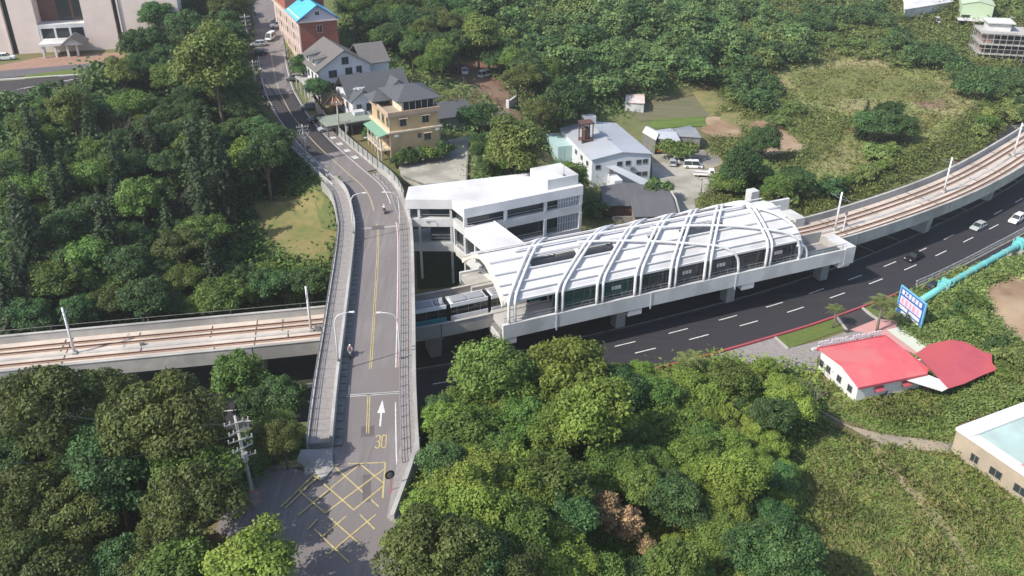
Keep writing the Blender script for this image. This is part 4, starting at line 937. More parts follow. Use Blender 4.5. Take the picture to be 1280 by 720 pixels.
# garden pavilion with a pointed striped roof, and the low carport in front of the houses
x,y,z = GT(419,140); pv = thing('pavilion','small garden pavilion with a pointed brown roof and pale ribs','pavilion',(x,y,z))
mb = MB().at((x,y,z)); mb.loft([[(3.0*math.cos(k*math.pi/4),3.0*math.sin(k*math.pi/4),2.4) for k in range(8)],[(.15*math.cos(k*math.pi/4),.15*math.sin(k*math.pi/4),4.3) for k in range(8)]]); mb.build('roof',mat('brown_pavilion_roof',(.16,.085,.06),.8),pv)
mb = MB().at((x,y,z))
for k in range(8): mb.tube([(3.05*math.cos(k*math.pi/4),3.05*math.sin(k*math.pi/4),2.45),(.15*math.cos(k*math.pi/4),.15*math.sin(k*math.pi/4),4.4)],.10,5)
mb.build('roof_rib',mat('yellowish_trim',(.5,.38,.2),.7),pv)
for k in range(4): MB().at((x,y,z)).cyl((2.4*math.cos(k*math.pi/2+.4),2.4*math.sin(k*math.pi/2+.4)),.12,-.3,2.5,8).build('post',M['bark'],pv)
X0,Y0 = G(408,160,17.6); Lc = local(X0,Y0,15.2,math.radians(28)); cp = thing('carport','low carport with a flat weathered greenish roof behind the roadside wall','carport',(X0,Y0,15.2))
Lc().box(0,12,0,7.5,2.5,2.75).build('roof',mat('weathered_green_roof',(.27,.28,.24),.9,(.21,.25,.2),.4),cp); Lc().box(.3,11.7,5,7.3,-.5,2.5).build('wall',M['tan'],cp)
for xx in (.3,5.8,11.5): Lc().box(xx,xx+.25,.3,.55,-.5,2.5).build('post',M['grey_metal'],cp)
Lc().box(8,10.5,4,6.2,2.75,3.6).build('roof_hatch',M['white_wall'],cp)
gw = thing('garden_wall','grey garden wall along the right of the upper road by the parked cars','wall',tuple(road_at(190,-6)[:3]))
GP = ROADP[(ROADP[:,1]>=188)&(ROADP[:,1]<=212)]; sweep(GP,[(-6.3,-.5),(-6.3,1.7),(-6.05,1.7),(-6.05,-.5)]).build('wall_body',M['pole'],gw)
mb = MB(); P,N,t = arc_pts(GP,3.5)
for p,nn in zip(P,N): mb.at((p[0]-nn[0]*6.17,p[1]-nn[1]*6.17,p[2]),math.atan2(nn[1],nn[0])).box(-.22,.22,-.22,.22,-.4,2.1)
mb.build('wall_pier',M['tan'],gw)
# red brick block with the blue roof
a = math.radians(24); X0,Y0,Z0 = -54.8,230.6,19.0; Lc = local(X0,Y0,Z0,a)
b = thing('apartment_block','tall red and pink brick block with a bright blue gabled roof','building',(X0,Y0,Z0))
Lc().box(.25,10,0,34,-2,12.2).build('wall',M['brick_red'],b)
Lc().box(0,.25,.0,34,-2,11.9).build('side_wall',M['pink_tile'],b)
mb = Lc()
for k in range(12): mb.box(-.15,0,.4+k*2.8,.9+k*2.8,-2,11.8)
mb.build('pilaster',M['pale_pink'],b)
for k in range(11):
    for z in (.8,4.2,7.6,10.2): Lc().box(-.06,.0,1.3+k*2.8,2.7+k*2.8,z-.9,z+.7).build('window',M['tan'] if (k+int(z))%3 else M['glass'],b)
Lc().box(-.5,10.5,-.5,34.5,12.2,12.6).build('cornice',M['pale_pink'],b)
Lc().prism([(-.6,-.3),(2.4,-.3),(2.4,34),(-.6,34)],[12.6,13.4,13.4,12.6],[12.75,13.55,13.55,12.75]).build('side_roof',M['tan'],b)
gable_wall(Lc(),.2,9.9,.15,33,12.6,13.2,16.0).build('pediment',mat('lilac_render',(.55,.52,.6),.85),b)
gable_roof(Lc,b,.2,9.9,.3,15,13.0,16.1,over=.8,m=M['blue_roof'])
mb = Lc()
for q in ((-.7,12.55,5.05,16.35),(5.05,16.35,10.8,12.55)): mb.tube([(q[0],-.6,q[1]),(q[2],-.6,q[3])],.16,6)
mb.build('roof_trim',M['blue_dark'],b)
window(b,Lc,5.3,10.3,1.3,1.8,frame=M['cream_pale']); window(b,Lc,5.05,14.2,1.0,.9,y=.15,frame=M['white'])
Lc().box(-.2,10.3,15,34,12.6,17.5).build('upper_wall',M['brick_red'],b)
hip_roof(Lc,b,-.2,10.3,15.5,34,17.5,20.5,4,m=M['blue_roof'],name='upper_roof',axis='y')
gable_roof(Lc,b,2.5,8.0,11,18,17.2,19.4,m=M['blue_roof'],name='dormer_roof')
# pink campus building
X0,Y0,Z0 = -152.0,234.5,21.0; a = math.radians(13); Lc = local(X0,Y0,Z0,a)
b = thing('campus_building','large pale pink campus building with dark glazed slots and an entrance porch','building',(X0,Y0,Z0))
Lc().box(-25,17.6,0,22,-1,24).build('wall',M['pale_pink'],b); Lc().box(19.4,25.6,0,22,-1,24).build('wall',M['pale_pink'],b)
Lc().box(37.4,45.2,0,22,-1,24).build('wall',M['pale_pink'],b); Lc().box(46.8,62,-0,22,-1,24).build('wall',M['pale_pink'],b)
Lc().box(17.6,19.4,1.2,20,-1,23).build('glazed_slot',M['glass'],b); Lc().box(45.2,46.8,1.2,20,-1,23).build('glazed_slot',M['glass'],b)
Lc().box(25.6,37.4,5,21,-1,24).build('recess_wall',mat('brown_brick',(.20,.10,.085),.85,(.15,.08,.07),1),b)
Lc().box(30.2,33.6,4.9,5,7,24).build('glazed_slot',M['glass'],b); Lc().box(34.2,36.9,4.9,5,8,24).build('glazed_slot',M['glass'],b)
Lc().box(25.6,37.4,0,5,6.6,7.6).build('entrance_band',M['white_wall'],b); Lc().box(25.6,37.4,0.2,5,-1,3.0).build('entrance_wall',M['pale_pink'],b)
Lc().box(25.8,37.2,.6,5,3.0,6.6).build('entrance_window',M['glass'],b)
for x in (25.7,29.4,33.2,36.9): Lc().box(x,x+.5,.0,.6,3.0,6.6).build('mullion',M['white_wall'],b)
Lc().box(17.6,18.0,-.3,1.1,-1,24).build('fin',M['pale_pink'],b); Lc().box(46.4,46.8,-.3,1.1,-1,24).build('fin',M['pale_pink'],b)
Lc().box(26.5,36,-7,0,3.4,4.0).build('porch_roof',M['white_wall'],b)
for x in (27,30,33,35.4): Lc().box(x,x+.5,-6.8,-6.2,-1,3.4).build('porch_column',M['white_wall'],b)
gable_roof(Lc,b,32.5,37.5,-8,-2,3.9,5.6,m=M['roof_brown'],name='porch_gable'); gable_wall(Lc(),32.5,37.5,-7.8,-7.5,3.6,3.9,5.5).build('porch_pediment',M['white_wall'],b)
# factory
X0,Y0,Z0 = 18.4,191.0,2.0; a = math.radians(15.5); Lc = local(X0,Y0,Z0,a)
f = thing('factory','white two storey factory with a broad pale low gabled roof','building',(X0,Y0,Z0))
gable_wall(Lc(),0,14.6,0,23,-.6,6.9,8.0).build('wall',M['factory_wall'],f)
gable_roof(Lc,f,0,14.6,0,23,6.95,8.05,over=.35,th=.14,m=M['factory_roof'])
for x,z in ((1.5,5.0),(6.8,5.3),(8.9,5.3),(11.6,5.3),(13.2,5.3),(11.8,2.2),(13.3,2.2)): window(f,Lc,x,z,1.1,.9)
for y in (3,7,11,15,19): window(f,Lc,y,5.0,1.2,.9,y=0,side='left')
Lc().box(-3.6,-.05,14,24,-.6,5.6).build('lean_to',mat('pale_teal_sheet',(.40,.55,.55),.7,(.35,.49,.49),.5),f)
Lc().box(5.4,8.6,21,23.2,7.6,10.0).build('roof_hut',M['white_wall'],f)
mb = Lc()
for x in (1.0,3.6):
    for y in (10,12.4): mb.box(x,x+.22,y,y+.22,7.2,12.0)
mb.box(.8,4.0,9.8,12.8,11.9,12.25).box(1,3.8,10,12.6,7.8,8.1); mb.build('roof_frame',M['rust'],f)
mb = Lc().cyl((2.4,11.3),1.0,8.1,10.4,14); mb.cyl((2.4,11.3),1.0,10.4,11.0,14,.45); mb.build('water_tank',M['rust'],f)
mb = Lc().bbox(9.4,10.3,-.5,-.02,3.6,4.3,.04).bbox(4.2,5.1,-.5,-.02,3.2,3.9,.04); mb.build('air_conditioner',M['grey_metal'],f)
mb = Lc().box(6.9,7.6,8,8.7,7.6,8.5).box(6.9,7.6,14,14.7,7.6,8.5); mb.build('roof_vent',M['steel'],f)
Lc().prism([(4.0,-4.4),(6.0,-4.4),(6.0,-.05),(4.0,-.05)],-.4,3).build('stair_block',M['factory_wall'],f)
lt = Lc().prism([(3.3,-.3),(5.6,-.3),(13.2,-9.4),(10.0,-9.4)],[5.0,5.0,2.6,2.6],[5.15,5.15,2.75,2.75]).build('stair_roof',M['factory_roof'],f)
mb = Lc()
for x,y,z in ((4,-1.2,4.6),(6.6,-4.5,4),(9.8,-8.6,2.8),(12.2,-8.8,2.8)): mb.box(x,x+.2,y,y+.2,-.4,z)
mb.build('stair_post',M['grey_metal'],f)
# grey sheds in front of the factory
def shed(name,label,px4,z,zr,wallm,roofm,zg,cat='shed'):
    P = [G(a_,b_,z) for a_,b_ in px4]; cx=sum(p[0] for p in P)/4; cy=sum(p[1] for p in P)/4
    s = thing(name,label,cat,(cx,cy,zg)); sh=[(cx+(p[0]-cx)*.93,cy+(p[1]-cy)*.93) for p in P]
    MB().prism(sh,zg-.5,z-.25).build('wall',wallm,s)
    ml=((P[0][0]+P[1][0])/2,(P[0][1]+P[1][1])/2); mr=((P[2][0]+P[3][0])/2,(P[2][1]+P[3][1])/2)
    A=[(*P[0],z),(*ml,zr),(*P[1],z)]; B=[(*P[3],z),(*mr,zr),(*P[2],z)]
    MB().loft([[*A,*[(q[0],q[1],q[2]-.16) for q in reversed(A)]],[*B,*[(q[0],q[1],q[2]-.16) for q in reversed(B)]]]).build('roof',roofm,s)
    return s
shed('shed','dark grey shed with an open brown front, left one of the pair before the factory',[(754,257),(750,233),(781,228),(793,257)],5.2,5.7,M['rust'],M['shed_roof'],2.0)
s = shed('shed','wider dark grey shed with a curved pale right edge before the factory',[(792,271),(781,228),(832,231),(848,270)],5.0,5.9,M['tan'],M['shed_roof'],2.0)
P0 = G(833,230,5.2); P1 = G(851,271,5.2); MB().tube([(*P0,5.3),((P0[0]+P1[0])/2+.5,(P0[1]+P1[1])/2,5.4),(*P1,5.2)],.22,6).build('roof_edge',M['concrete'],s)
gwl = thing('rubble_wall','pale rubble stone wall between the grey sheds and the station roof','wall',(*G(820,280,3),2)); p,q = G(788,283,3.2),G(852,281,3.2); edge_strip(p,q,1.0,4.0,0,.5).build('wall_body',M['stone'],gwl)
p,q = G(766,272,3.2),G(790,272,3.2); edge_strip(p,q,1.5,3.4,0,.4).build('wall_body',M['stone'],gwl)
# low farm sheds right of the factory, the little hut by the plots
for px4,lab,rm in (([(803,165),(811,158),(826,166),(820,175)],'white roofed open shed, leftmost of the three low farm sheds',M['white_roof']),([(820,172),(818,163),(838,160),(852,178)],'pale grey low farm shed, middle one of three beside the plots',M['factory_roof']),([(846,170),(840,161),(862,157),(877,172)],'mid grey low farm shed, rightmost of three beside the plots',mat('mid_grey_sheet',(.25,.26,.28),.6,(.21,.22,.24),.6))):
    shed('farm_shed',lab,[px4[0],px4[1],px4[2],px4[3]],6.2,7.0,M['concrete_dark'],rm,3.0)
s = shed('hut','small white hut with a worn red and white roof behind the farm plots',[(781,128),(783,118),(805,117),(806,129)],6.8,7.5,M['white_wall'],mat('worn_red_roof',(.55,.38,.36),.8,(.6,.58,.56),.6),4.4)
# red roofed building by the highway, its annex and forecourt
X0,Y0,Z0 = 52.2,109.2,.0; a = math.radians(17.3); Lc = local(X0,Y0,Z0,a)
r = thing('restaurant','low white building with a large bright red sheet roof','building',(X0,Y0,Z0))
sec = lambda x: [(x,.25,-.6),(x,9.8,-.6),(x,9.8,3.6),(x,4.4,4.15),(x,.25,3.1)]
Lc().loft([sec(.25),sec(11.9)]).build('wall',M['white'],r)
rs = lambda x: [(x,-.2,3.1),(x,4.4,4.25),(x,10.2,3.7),(x,10.2,3.84),(x,4.4,4.42),(x,-.2,3.26)]
mb = Lc().loft([rs(-.15),rs(12.3)])
for k in range(17): x = .2+k*.74; mb.loft([[(q,-.19,3.26),(q,4.4,4.42),(q,10.19,3.84),(q,10.19,3.90),(q,4.4,4.48),(q,-.19,3.32)] for q in (x,x+.05)])
mb.build('roof',M['red_roof'],r)
mb = Lc().box(-.25,12.35,-.32,-.2,2.95,3.3).box(12.3,12.45,-.2,10.2,3.3,4.2).box(-.3,12.4,10.2,10.4,3.4,4.0); mb.build('roof_edge',M['red_roof_old'],r)
Lc().box(-.9,12.4,10.4,11.0,3.3,3.7).build('sign_ledge',M['white_wall'],r)
for x in (3.9,8.9):
    window(r,Lc,x,1.75,1.0,.9,y=.25,frame=M['white']); Lc().prism([(x-.75,-.45),(x+.95,-.45),(x+.95,.2),(x-.75,.2)],[1.75,1.75,2.35,2.35],[1.82,1.82,2.42,2.42]).build('awning',M['red_roof_old'],r)
for y in (1.9,4.6,7.4,9.2): window(r,Lc,y,1.6,.9,1.0,y=.25,side='left',frame=M['grey_metal'])
mb = Lc().bbox(5.6,6.4,-.3,.2,.5,1.1,.04); mb.build('air_conditioner',M['grey_metal'],r)
# rooftop sign letters, standing along the street side edge (illegible in the photo: block strokes)
sg = thing('roof_sign','row of white block letters standing along the street edge of the red roof','sign',(X0,Y0,3.7))
rs_ = random.Random(3)
for k in range(12):
    x = .1+k*1.0; mb = Lc(); w=.8; h=1.15; z0=3.72; y0=10.55
    for q in sorted(rs_.sample(range(5),3)): mb.box(x,x+w,y0,y0+.14,z0+q*.24,z0+q*.24+.16)
    for q in sorted(rs_.sample(range(4),2)): mb.box(x+q*.21,x+q*.21+.15,y0+.01,y0+.13,z0,z0+h)
    mb.build('letter',M['white'],sg)
    Lc().box(x+.36,x+.42,y0+.14,y0+.4,z0,z0+.8).build('letter_prop',M['grey_metal'],sg)
z8 = lambda q,z: G(1010+q[0]/5.12,380+q[1]/5.12,z)
an = thing('annex','low open annex with a darker red sheet roof and ragged overgrown edge','building',(66,113,0))
AP = [z8(q,3.3) for q in ((690,322),(780,262),(910,232),(1000,240),(1050,262),(1120,300),(1178,312),(1182,365),(1215,405),(1120,440),(1010,490),(905,520),(775,405))]
zt = [3.5,3.5,3.4,3.3,3.25,3.2,3.1,3.0,2.9,2.85,2.8,2.75,3.3]
MB().prism(AP[::-1],[z-.12 for z in zt[::-1]],zt[::-1]).build('roof',M['red_roof_old'],an)
Lc().box(12.6,13.0,.5,4.5,-.3,2.7).build('wall',M['white'],an); Lc().box(12.6,17.5,3.8,4.2,-.3,2.8).build('wall',M['pale_pink'],an)
for q in ((905,515),(1190,400),(1050,270),(1100,430)):
    x,y = z8(q,3.0); cx,cy = 66.5,114.5; x+= (cx-x)*.08; y += (cy-y)*.08; MB().at((x,y,0)).box(-.1,.1,-.1,.1,-.4,2.75).build('post',M['rust'],an)
p,q = z8((620,465),2.9),z8((900,520),2.6); MB().prism([z8((640,470),.4),z8((770,412),.4),z8((890,520),.4),z8((770,570),.4)],-.2,.42).build('floor',M['pink_pave'],an)
Lc().prism([(8.6,-.2),(12.6,-.2),(14.9,-3.3),(12.2,-3.9)],[2.75,2.9,2.55,2.4],[2.85,3.0,2.65,2.5]).build('porch_roof',M['white_wall'],an)
drape('forecourt', W([(1062,413),(1097,399),(1118,401),(1165,440),(1148,446),(1104,424)]), M['pink_pave'], .12)
drape('forecourt_strip', W([(1108,413),(1128,409),(1166,436),(1150,444)]), M['pale_mint_pave'], .16)
# beige building with the mint roof at the right edge
A = Vector(G(1197,535,4.6)); Bv = Vector(G(1280,504,4.6)); d_ = (Bv-A).normalized(); a = math.atan2(d_.y,d_.x); Lc = local(A.x,A.y,0,a)
g = thing('warehouse','beige building with a mint green flat roof and broad white parapet','building',(A.x,A.y,0))
Lc().box(0,26,-13,0,-.6,4.2).build('wall',M['beige_wall'],g)
Lc().box(1.6,25.5,-12.6,-2.2,4.2,4.35).build('roof',M['mint'],g)
mb = Lc().box(-.15,26,-2.2,.15,4.2,4.7).box(-.15,1.0,-13.1,-2.2,4.2,4.5); mb.build('parapet',M['white'],g)
Lc().box(1.0,1.6,-13.1,-2.2,4.2,4.42).build('roof_gutter',M['pale_pink'],g)
for y,w in ((-3.6,1.2),(-6.9,1.8),(-10.6,1.8)): window(g,Lc,y,1.9,w,1.2,y=0,side='left',frame=M['tan'])
Lc().box(1.2,2.2,-13.6,-9,3.2,4.6).build('roof_duct',M['pink_pave'],g)
Lc().box(-4,0,-16,.5,-.4,.18).build('apron',M['path'],g)
# far right: scaffolded house, green sheet building, white sheds
X0,Y0 = G(1225,75,4); z = 3.5; a = math.radians(-14); Lc = local(X0-1,Y0,z,a)
s = thing('scaffolded_house','three storey house under construction wrapped in scaffolding','building',(X0,Y0,z))
Lc().box(.8,14,1,12,-1,9.3).build('wall',mat('bare_brick_shell',(.30,.19,.16),.9,(.2,.15,.14),.8),s)
for zz in (2.6,5.8,9.2): Lc().box(-.6,15.2,-.6,13,zz,zz+.4).build('floor_slab',M['concrete'],s)
Lc().box(1,14.5,.4,.9,.2,2.5).build('opening',M['dark'],s); Lc().box(1,14.5,.4,.9,3.2,5.6).build('opening',M['dark'],s); Lc().box(4,14.5,.4,.9,6.4,9.0).build('opening',M['dark'],s)
Lc().box(2,9,4,11,9.6,12.2).build('roof_room',M['white_wall'],s); Lc().box(1.2,10,3,12,12.2,12.5).build('roof_room_slab',M['white_roof'],s)
mb = Lc()
for k in range(9): mb.box(-1.0+k*2.05,-.88+k*2.05,-1.3,-1.18,-1,10.5)
for zz in (1.5,4.7,7.8,10.2): mb.box(-1.1,15.6,-1.3,-1.2,zz,zz+.12)
for k in range(6): mb.box(-1.3,-1.2,-1.2+k*2.4,-1.1+k*2.4,-1,10.5)
mb.build('scaffold',M['concrete'],s)
X0,Y0 = G(1197,33,5); Lc = local(X0,Y0,5.0,math.radians(-20)); s = thing('sheet_building','pale green sheet metal building with a shallow gable','building',(X0,Y0,5))
gable_wall(Lc(),0,11,0,16,-1,8.5,9.6).build('wall',mat('pale_green_sheet',(.42,.52,.36),.7,(.38,.48,.33),.4,stretch=(5,5,.4)),s); gable_roof(Lc,s,0,11,0,16,8.5,9.7,over=.3,m=mat('light_green_roof',(.44,.54,.38),.6))
Lc().box(0.4,3.4,-.06,0,2.5,4.5).build('opening',M['dark'],s); Lc().box(-1,11,-5,-.1,3.2,3.5).build('lean_to_roof',M['white_roof'],s)
for x in (-.8,5,10.6): Lc().box(x,x+.2,-4.8,-4.6,-1,3.2).build('post',M['grey_metal'],s)
shed('white_shed','long white roofed shed at the top edge of the photo, right of centre',[(1130,12),(1128,-2),(1180,-10),(1192,2)],12,12.9,M['white_wall'],M['white_roof'],9)
shed('white_shed','tiny white roofed shed among the trees above the houses',[(508,14),(510,9),(526,9),(527,14)],24,24.5,M['concrete'],M['white_roof'],20)
# small white gatehouse wall by the dirt road
x,y,z = GT(640,134); s = thing('gate_wall','short white gate wall beside the reddish dirt road','wall',(x,y,z)); MB().at((x,y,z),1.2).box(-3,3,-.25,.25,-.3,2.3).build('wall_body',M['white_wall'],s)
MB().at((x,y,z),1.2).box(-3.3,-2.7,-.4,.4,-.3,2.8).build('pillar',M['white_wall'],s)
x,y,z = GT(615,163); s = thing('tin_shelter','low dark tin shelter half hidden by bushes near the dirt road','shelter',(x,y,z)); MB().at((x,y,z),.4).prism([(-5,-3),(5,-3),(5,3),(-5,3)],[2.6,2.6,3.2,3.2],[2.75,2.75,3.35,3.35]).build('roof',M['shed_roof'],s)
for q in ((-4.6,-2.7),(4.6,-2.7),(4.6,2.7),(-4.6,2.7)): MB().at((x,y,z),.4).cyl(q,.09,-.3,2.7,6).build('post',M['rust'],s)
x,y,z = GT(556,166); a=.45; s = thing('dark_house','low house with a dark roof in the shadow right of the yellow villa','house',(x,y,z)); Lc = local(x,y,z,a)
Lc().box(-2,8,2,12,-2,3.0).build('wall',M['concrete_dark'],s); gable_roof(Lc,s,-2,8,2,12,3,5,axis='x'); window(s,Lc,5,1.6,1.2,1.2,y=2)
x,y,z = GT(214,706); s = thing('stone_kiosk','small overgrown stone hut at the bottom left edge','hut',(x,y,z)); Lc = local(x,y,z,.9)
Lc().box(-2.2,2.2,-1.6,1.6,-1,2.2).build('wall',M['stone'],s); Lc().box(-2.5,2.5,-1.9,1.9,2.2,2.5).build('roof',M['concrete_dark'],s); Lc().box(-.6,.6,-1.66,-1.6,.0,1.7).build('door',M['dark'],s)
# ---------------------------------------------------------------- billboard, pipe, guard rail
p = Vector(G(1119,393,.2)); q = Vector(G(1148,417,.2)); d_ = (q-p); L = d_.length; a = math.atan2(d_.y,d_.x); Lc = local(p.x,p.y,0,a)
bb = thing('billboard','tall blue billboard with white and pink lettering beside the turquoise pipe','billboard',(p.x,p.y,0))
for x in (-.1,L): Lc().box(x,x+.25,-.12,.13,-.5,6.2).build('post',M['cyan_frame'],bb)
Lc().box(.18,L-.02,-.1,.1,.9,6.0).build('panel',M['blue_sign'],bb)
Lc().box(.18,L-.02,-.13,.12,6.0,6.2).build('top_rail',M['cyan_frame'],bb)
rs_ = random.Random(9)
for k in range(6):
    x = .5+k*(L-1)/6; w = (L-1)/6*.78; mb = Lc(); z0 = 4.85
    if k==1: mb.box(x,x+w,-.14,-.1,z0+.65,z0+.85).box(x,x+w,-.14,-.1,z0,z0+.2).prism([(x,-.14),(x+.25,-.14),(x+.25,-.1),(x,-.1)],z0+.1,z0+.3).hull6([(x,-.14,z0+.1),(x+.22,-.14,z0+.1),(x+w,-.14,z0+.75),(x+w-.22,-.14,z0+.75)],[(x,-.10,z0+.1),(x+.22,-.10,z0+.1),(x+w,-.10,z0+.75),(x+w-.22,-.10,z0+.75)])
    else:
        for r_ in range(4): mb.box(x,x+w,-.14,-.1,z0+r_*.24,z0+r_*.24+.14)
        mb.box(x+w*rs_.choice((.05,.4,.7)),x+w*rs_.choice((.05,.4,.7))+.2,-.145,-.1,z0,z0+.86)
    mb.build('letter',M['white'],bb)
pk = mat('pink_lettering',(.66,.30,.40),.6); paleb = mat('pale_sign_panel',(.62,.60,.72),.6)
Lc().box(.5,L-.4,-.13,-.1,3.0,4.45).build('text_panel',paleb,bb)
mb = Lc()
for k in range(5):
    x = .8+k*1.05
    for r_ in range(4): mb.box(x,x+.8,-.16,-.13,3.15+r_*.3,3.3+r_*.3)
    mb.box(x+rs_.random()*.5,x+.2+rs_.random()*.5,-.165,-.13,3.12,4.3)
mb.build('text_row',pk,bb)
for x0,x1,z0,z1 in ((.5,2.9,2.15,2.75),(3.3,L-.5,2.15,2.75),(1.3,L-.4,1.25,1.85)): Lc().box(x0,x1,-.13,-.1,z0,z1).build('text_row',M['white'],bb)
mb = Lc()
for z in (1.5,3.4,5.4): mb.box(.2,L,.12,.25,z,z+.12)
for x in (1.2,3.2,5.2): mb.tube([(x,.2,5.2),(x,1.9,0)],.06,6)
mb.build('back_frame',M['grey_metal'],bb)
A = Vector((*G(1152,375,2.6),2.6)); Bp = Vector((*G(1182,357,2.8),2.8)); Cc = Vector((*G(1275,305,3.2),3.2)); D = Cc+(Cc-Bp).normalized()*26
pp = thing('water_pipe','thick turquoise water pipe on collars beside the lower road','pipe',tuple(Bp)); 
MB().tube([A,Bp,Cc,D],.62,16).build('pipe_body',M['teal_pipe'],pp,True)
for k in range(1,9):
    c0 = Bp.lerp(Cc,k/7.0-.08); dd0 = (Cc-Bp).normalized()
    if abs(k/7.0-.08-1) > .06: MB().tube([c0-dd0*.09,c0+dd0*.09],.70,16).build('pipe_flange',M['teal_pipe'],pp)
for c_ in (Bp,Cc):
    dd = (Cc-Bp).normalized(); mb = MB().tube([c_-dd*1.0,c_-dd*.95,c_+dd*.95,c_+dd*1.0],[.75,1.0,1.0,.75],16); mb.build('collar',M['teal_pipe'],pp)
    aa = math.atan2(dd.y,dd.x); mb = MB().at(tuple(c_),aa)
    for s_ in (-1,1): mb.box(-.9,-.6,s_*1.0-.12,s_*1.0+.12,-2.2,.9).box(.6,.9,s_*1.0-.12,s_*1.0+.12,-2.2,.9).box(-.9,.9,s_*1.0-.1,s_*1.0+.1,.2,.5)
    mb.box(-.2,.2,-.9,.9,.75,1.35); mb.build('bracket',M['teal_pipe'],pp)
    MB().at((c_.x,c_.y,0),aa).bbox(-1.6,1.6,-1.5,1.5,-.6,c_.z-.75,.12).build('footing',M['concrete'],pp)
gr = thing('guard_rail','long white crash barrier between the highway and the lower road','barrier',(95,160,0))
GRP = LANE_A[(LANE_A[:,0]>72)&(LANE_A[:,0]<190)]; N = normals2(GRP)
sweep(GRP,[(-8.4,-.2),(-8.4,.35),(-8.15,.35),(-8.15,-.2)],z=0).build('kerb',M['concrete'],gr)
sweep(GRP,[(-8.25,.65),(-8.25,1.0),(-8.12,.93),(-8.12,.72)],z=0).build('rail_beam',M['white'],gr)
P,N,t = arc_pts(GRP,2.4)
for p_,nn in zip(P,N): MB().at((p_[0]-nn[0]*8.3,p_[1]-nn[1]*8.3,0)).cyl((0,0),.07,.3,.95,6).build('rail_post',M['steel'],gr)
rw = thing('ditch_wall','dark concrete retaining wall between the barrier and the lower road','wall',(95,158,0)); sweep(GRP[GRP[:,0]<140],[(-9.0,-.5),(-9.0,.1),(-8.5,.1),(-8.5,-.5)],z=0).build('wall_body',M['concrete_dark'],rw)
# ---------------------------------------------------------------- utility poles
def utility_pole(label, x, y, z, h, arms=3, lean=(0,0), boxes=True, mirrors=False, rot=.6, group='utility poles'):
    t = thing('utility_pole',label,'utility pole',(x,y,z),group=group); tip = (x+lean[0],y+lean[1],z+h)
    MB().tube([(x,y,z-1),(x+lean[0]*.5,y+lean[1]*.5,z+h*.5),tip],[.24,.2,.14],10).build('pole',M['pole'],t,True)
    for k in range(arms):
        f = 1-.06-k*.085; cx,cy,cz = x+lean[0]*f,y+lean[1]*f,z+h*f; w = 1.25-.1*(k%2)
        mb = MB().at((cx,cy,cz),rot+ (k%2)*.3); mb.box(-w,w,-.24,-.12,-.07,.07)
        for q in (-1,-.55,.55,1): mb.cyl((q*w*.95,-.18),.075,.07,.38,6)
        mb.build('cross_arm',M['concrete'],t)
    if boxes:
        mb = MB().at((x+lean[0]*.62,y+lean[1]*.62,z+h*.62),rot); mb.cyl((0,-.55),.34,-.5,.5,10).box(-.1,.1,-.3,0,-.3,.3); mb.build('transformer',M['steel'],t)
    if mirrors:
        for zz in (2.6,1.7):
            mb = MB().at((x+.15,y-.25,z+zz),0,math.pi/2); mb.cyl((0,0),.5,-.06,.02,18); r_ = mb.build('traffic_mirror',mat('orange_mirror_rim',(.55,.17,.12),.6),t)
            mb = MB().at((x+.15,y-.29,z+zz),0,math.pi/2); mb.cyl((0,0),.42,.03,.05,18,.36); mb.build('mirror_glass',M['glass_pale'],r_)
    return t
utility_pole('tall concrete utility pole with many cross arms and round mirrors at the junction',-27.8,72.4,12.6,12.6,5,(-.6,.4),True,True,.5)
x,y,z,_ = road_at(176.5,5.2); utility_pole('utility pole with cross arms on the left edge of the upper road',x,y,z-.3,8.4,4,rot=.4)
x,y,z = -70.5,238,19.5; utility_pole('tall utility pole with cross arms beside the dark wood at the top of the road',x,y,z,12.5,4,rot=.4)
x,y,z,_ = road_at(214,5.6); utility_pole('slim grey pole on the left verge beyond the bend',x,y,z,9.0,2,rot=.5,boxes=False)
x,y,z,_ = road_at(185.5,-6.3); utility_pole('bare concrete pole by the garden wall in front of the white house',x,y,z,8.0,1,rot=.5,boxes=False)
x,y,z,_ = road_at(182,-6.5); utility_pole('short concrete pole with a meter box next to the grey fence end',x,y,z,5.0,1,rot=.5,boxes=True)
x,y,z = GT(875,245); utility_pole('pale stubby pole at the factory yard behind the station',x,y,z,4.5,1,rot=.2,boxes=False)
x,y,z = GT(1257,52); utility_pole('thin pole beside the scaffolded house',x,y,z,9,1,rot=.2,boxes=False)
def wire(pts, lab):
    P = []
    for a_,b_ in zip(pts,pts[1:]):
        a_,b_ = Vector(a_),Vector(b_)
        for k in range(9): q = a_.lerp(b_,k/8); q.z -= 1.1*math.sin(math.pi*k/8); P.append(q)
    w_ = thing('overhead_wire',lab,'wire',tuple(P[0])); MB().tube(P,.05,4).build('cable',M['rubber'],w_)
r1,r2,r3 = road_at(176.5,5.2),road_at(214,5.6),(-70.5,238,19.5)
wire([(r1[0],r1[1],r1[2]+7.8),(r2[0],r2[1],r2[2]+8.4),(r3[0],r3[1],r3[2]+11.6)],'upper overhead wire between the poles left of the upper road')
wire([(r1[0]+.9,r1[1],r1[2]+6.4),(r2[0]+.9,r2[1],r2[2]+7.2),(r3[0]+.9,r3[1],r3[2]+10)],'lower overhead wire between the poles left of the upper road')
wire([(-28.4,72.8,22.8),(-50,68,23),(-75,64,22)],'lower overhead wire running left from the pole at the junction')
wire([(-28.4,72.8,24.2),(-52,76,24),(-80,80,23)],'overhead wire running left from the pole at the junction')
x,y,z = GT(450,20); t = thing('lattice_tower','slim pale lattice tower among the trees behind the houses','tower',(x,y,z)); mb = MB()
for s_ in ((-1,-1),(1,-1),(1,1),(-1,1)): mb.tube([(x+s_[0]*1.1,y+s_[1]*1.1,z),(x+s_[0]*.4,y+s_[1]*.4,z+16)],.09,5)
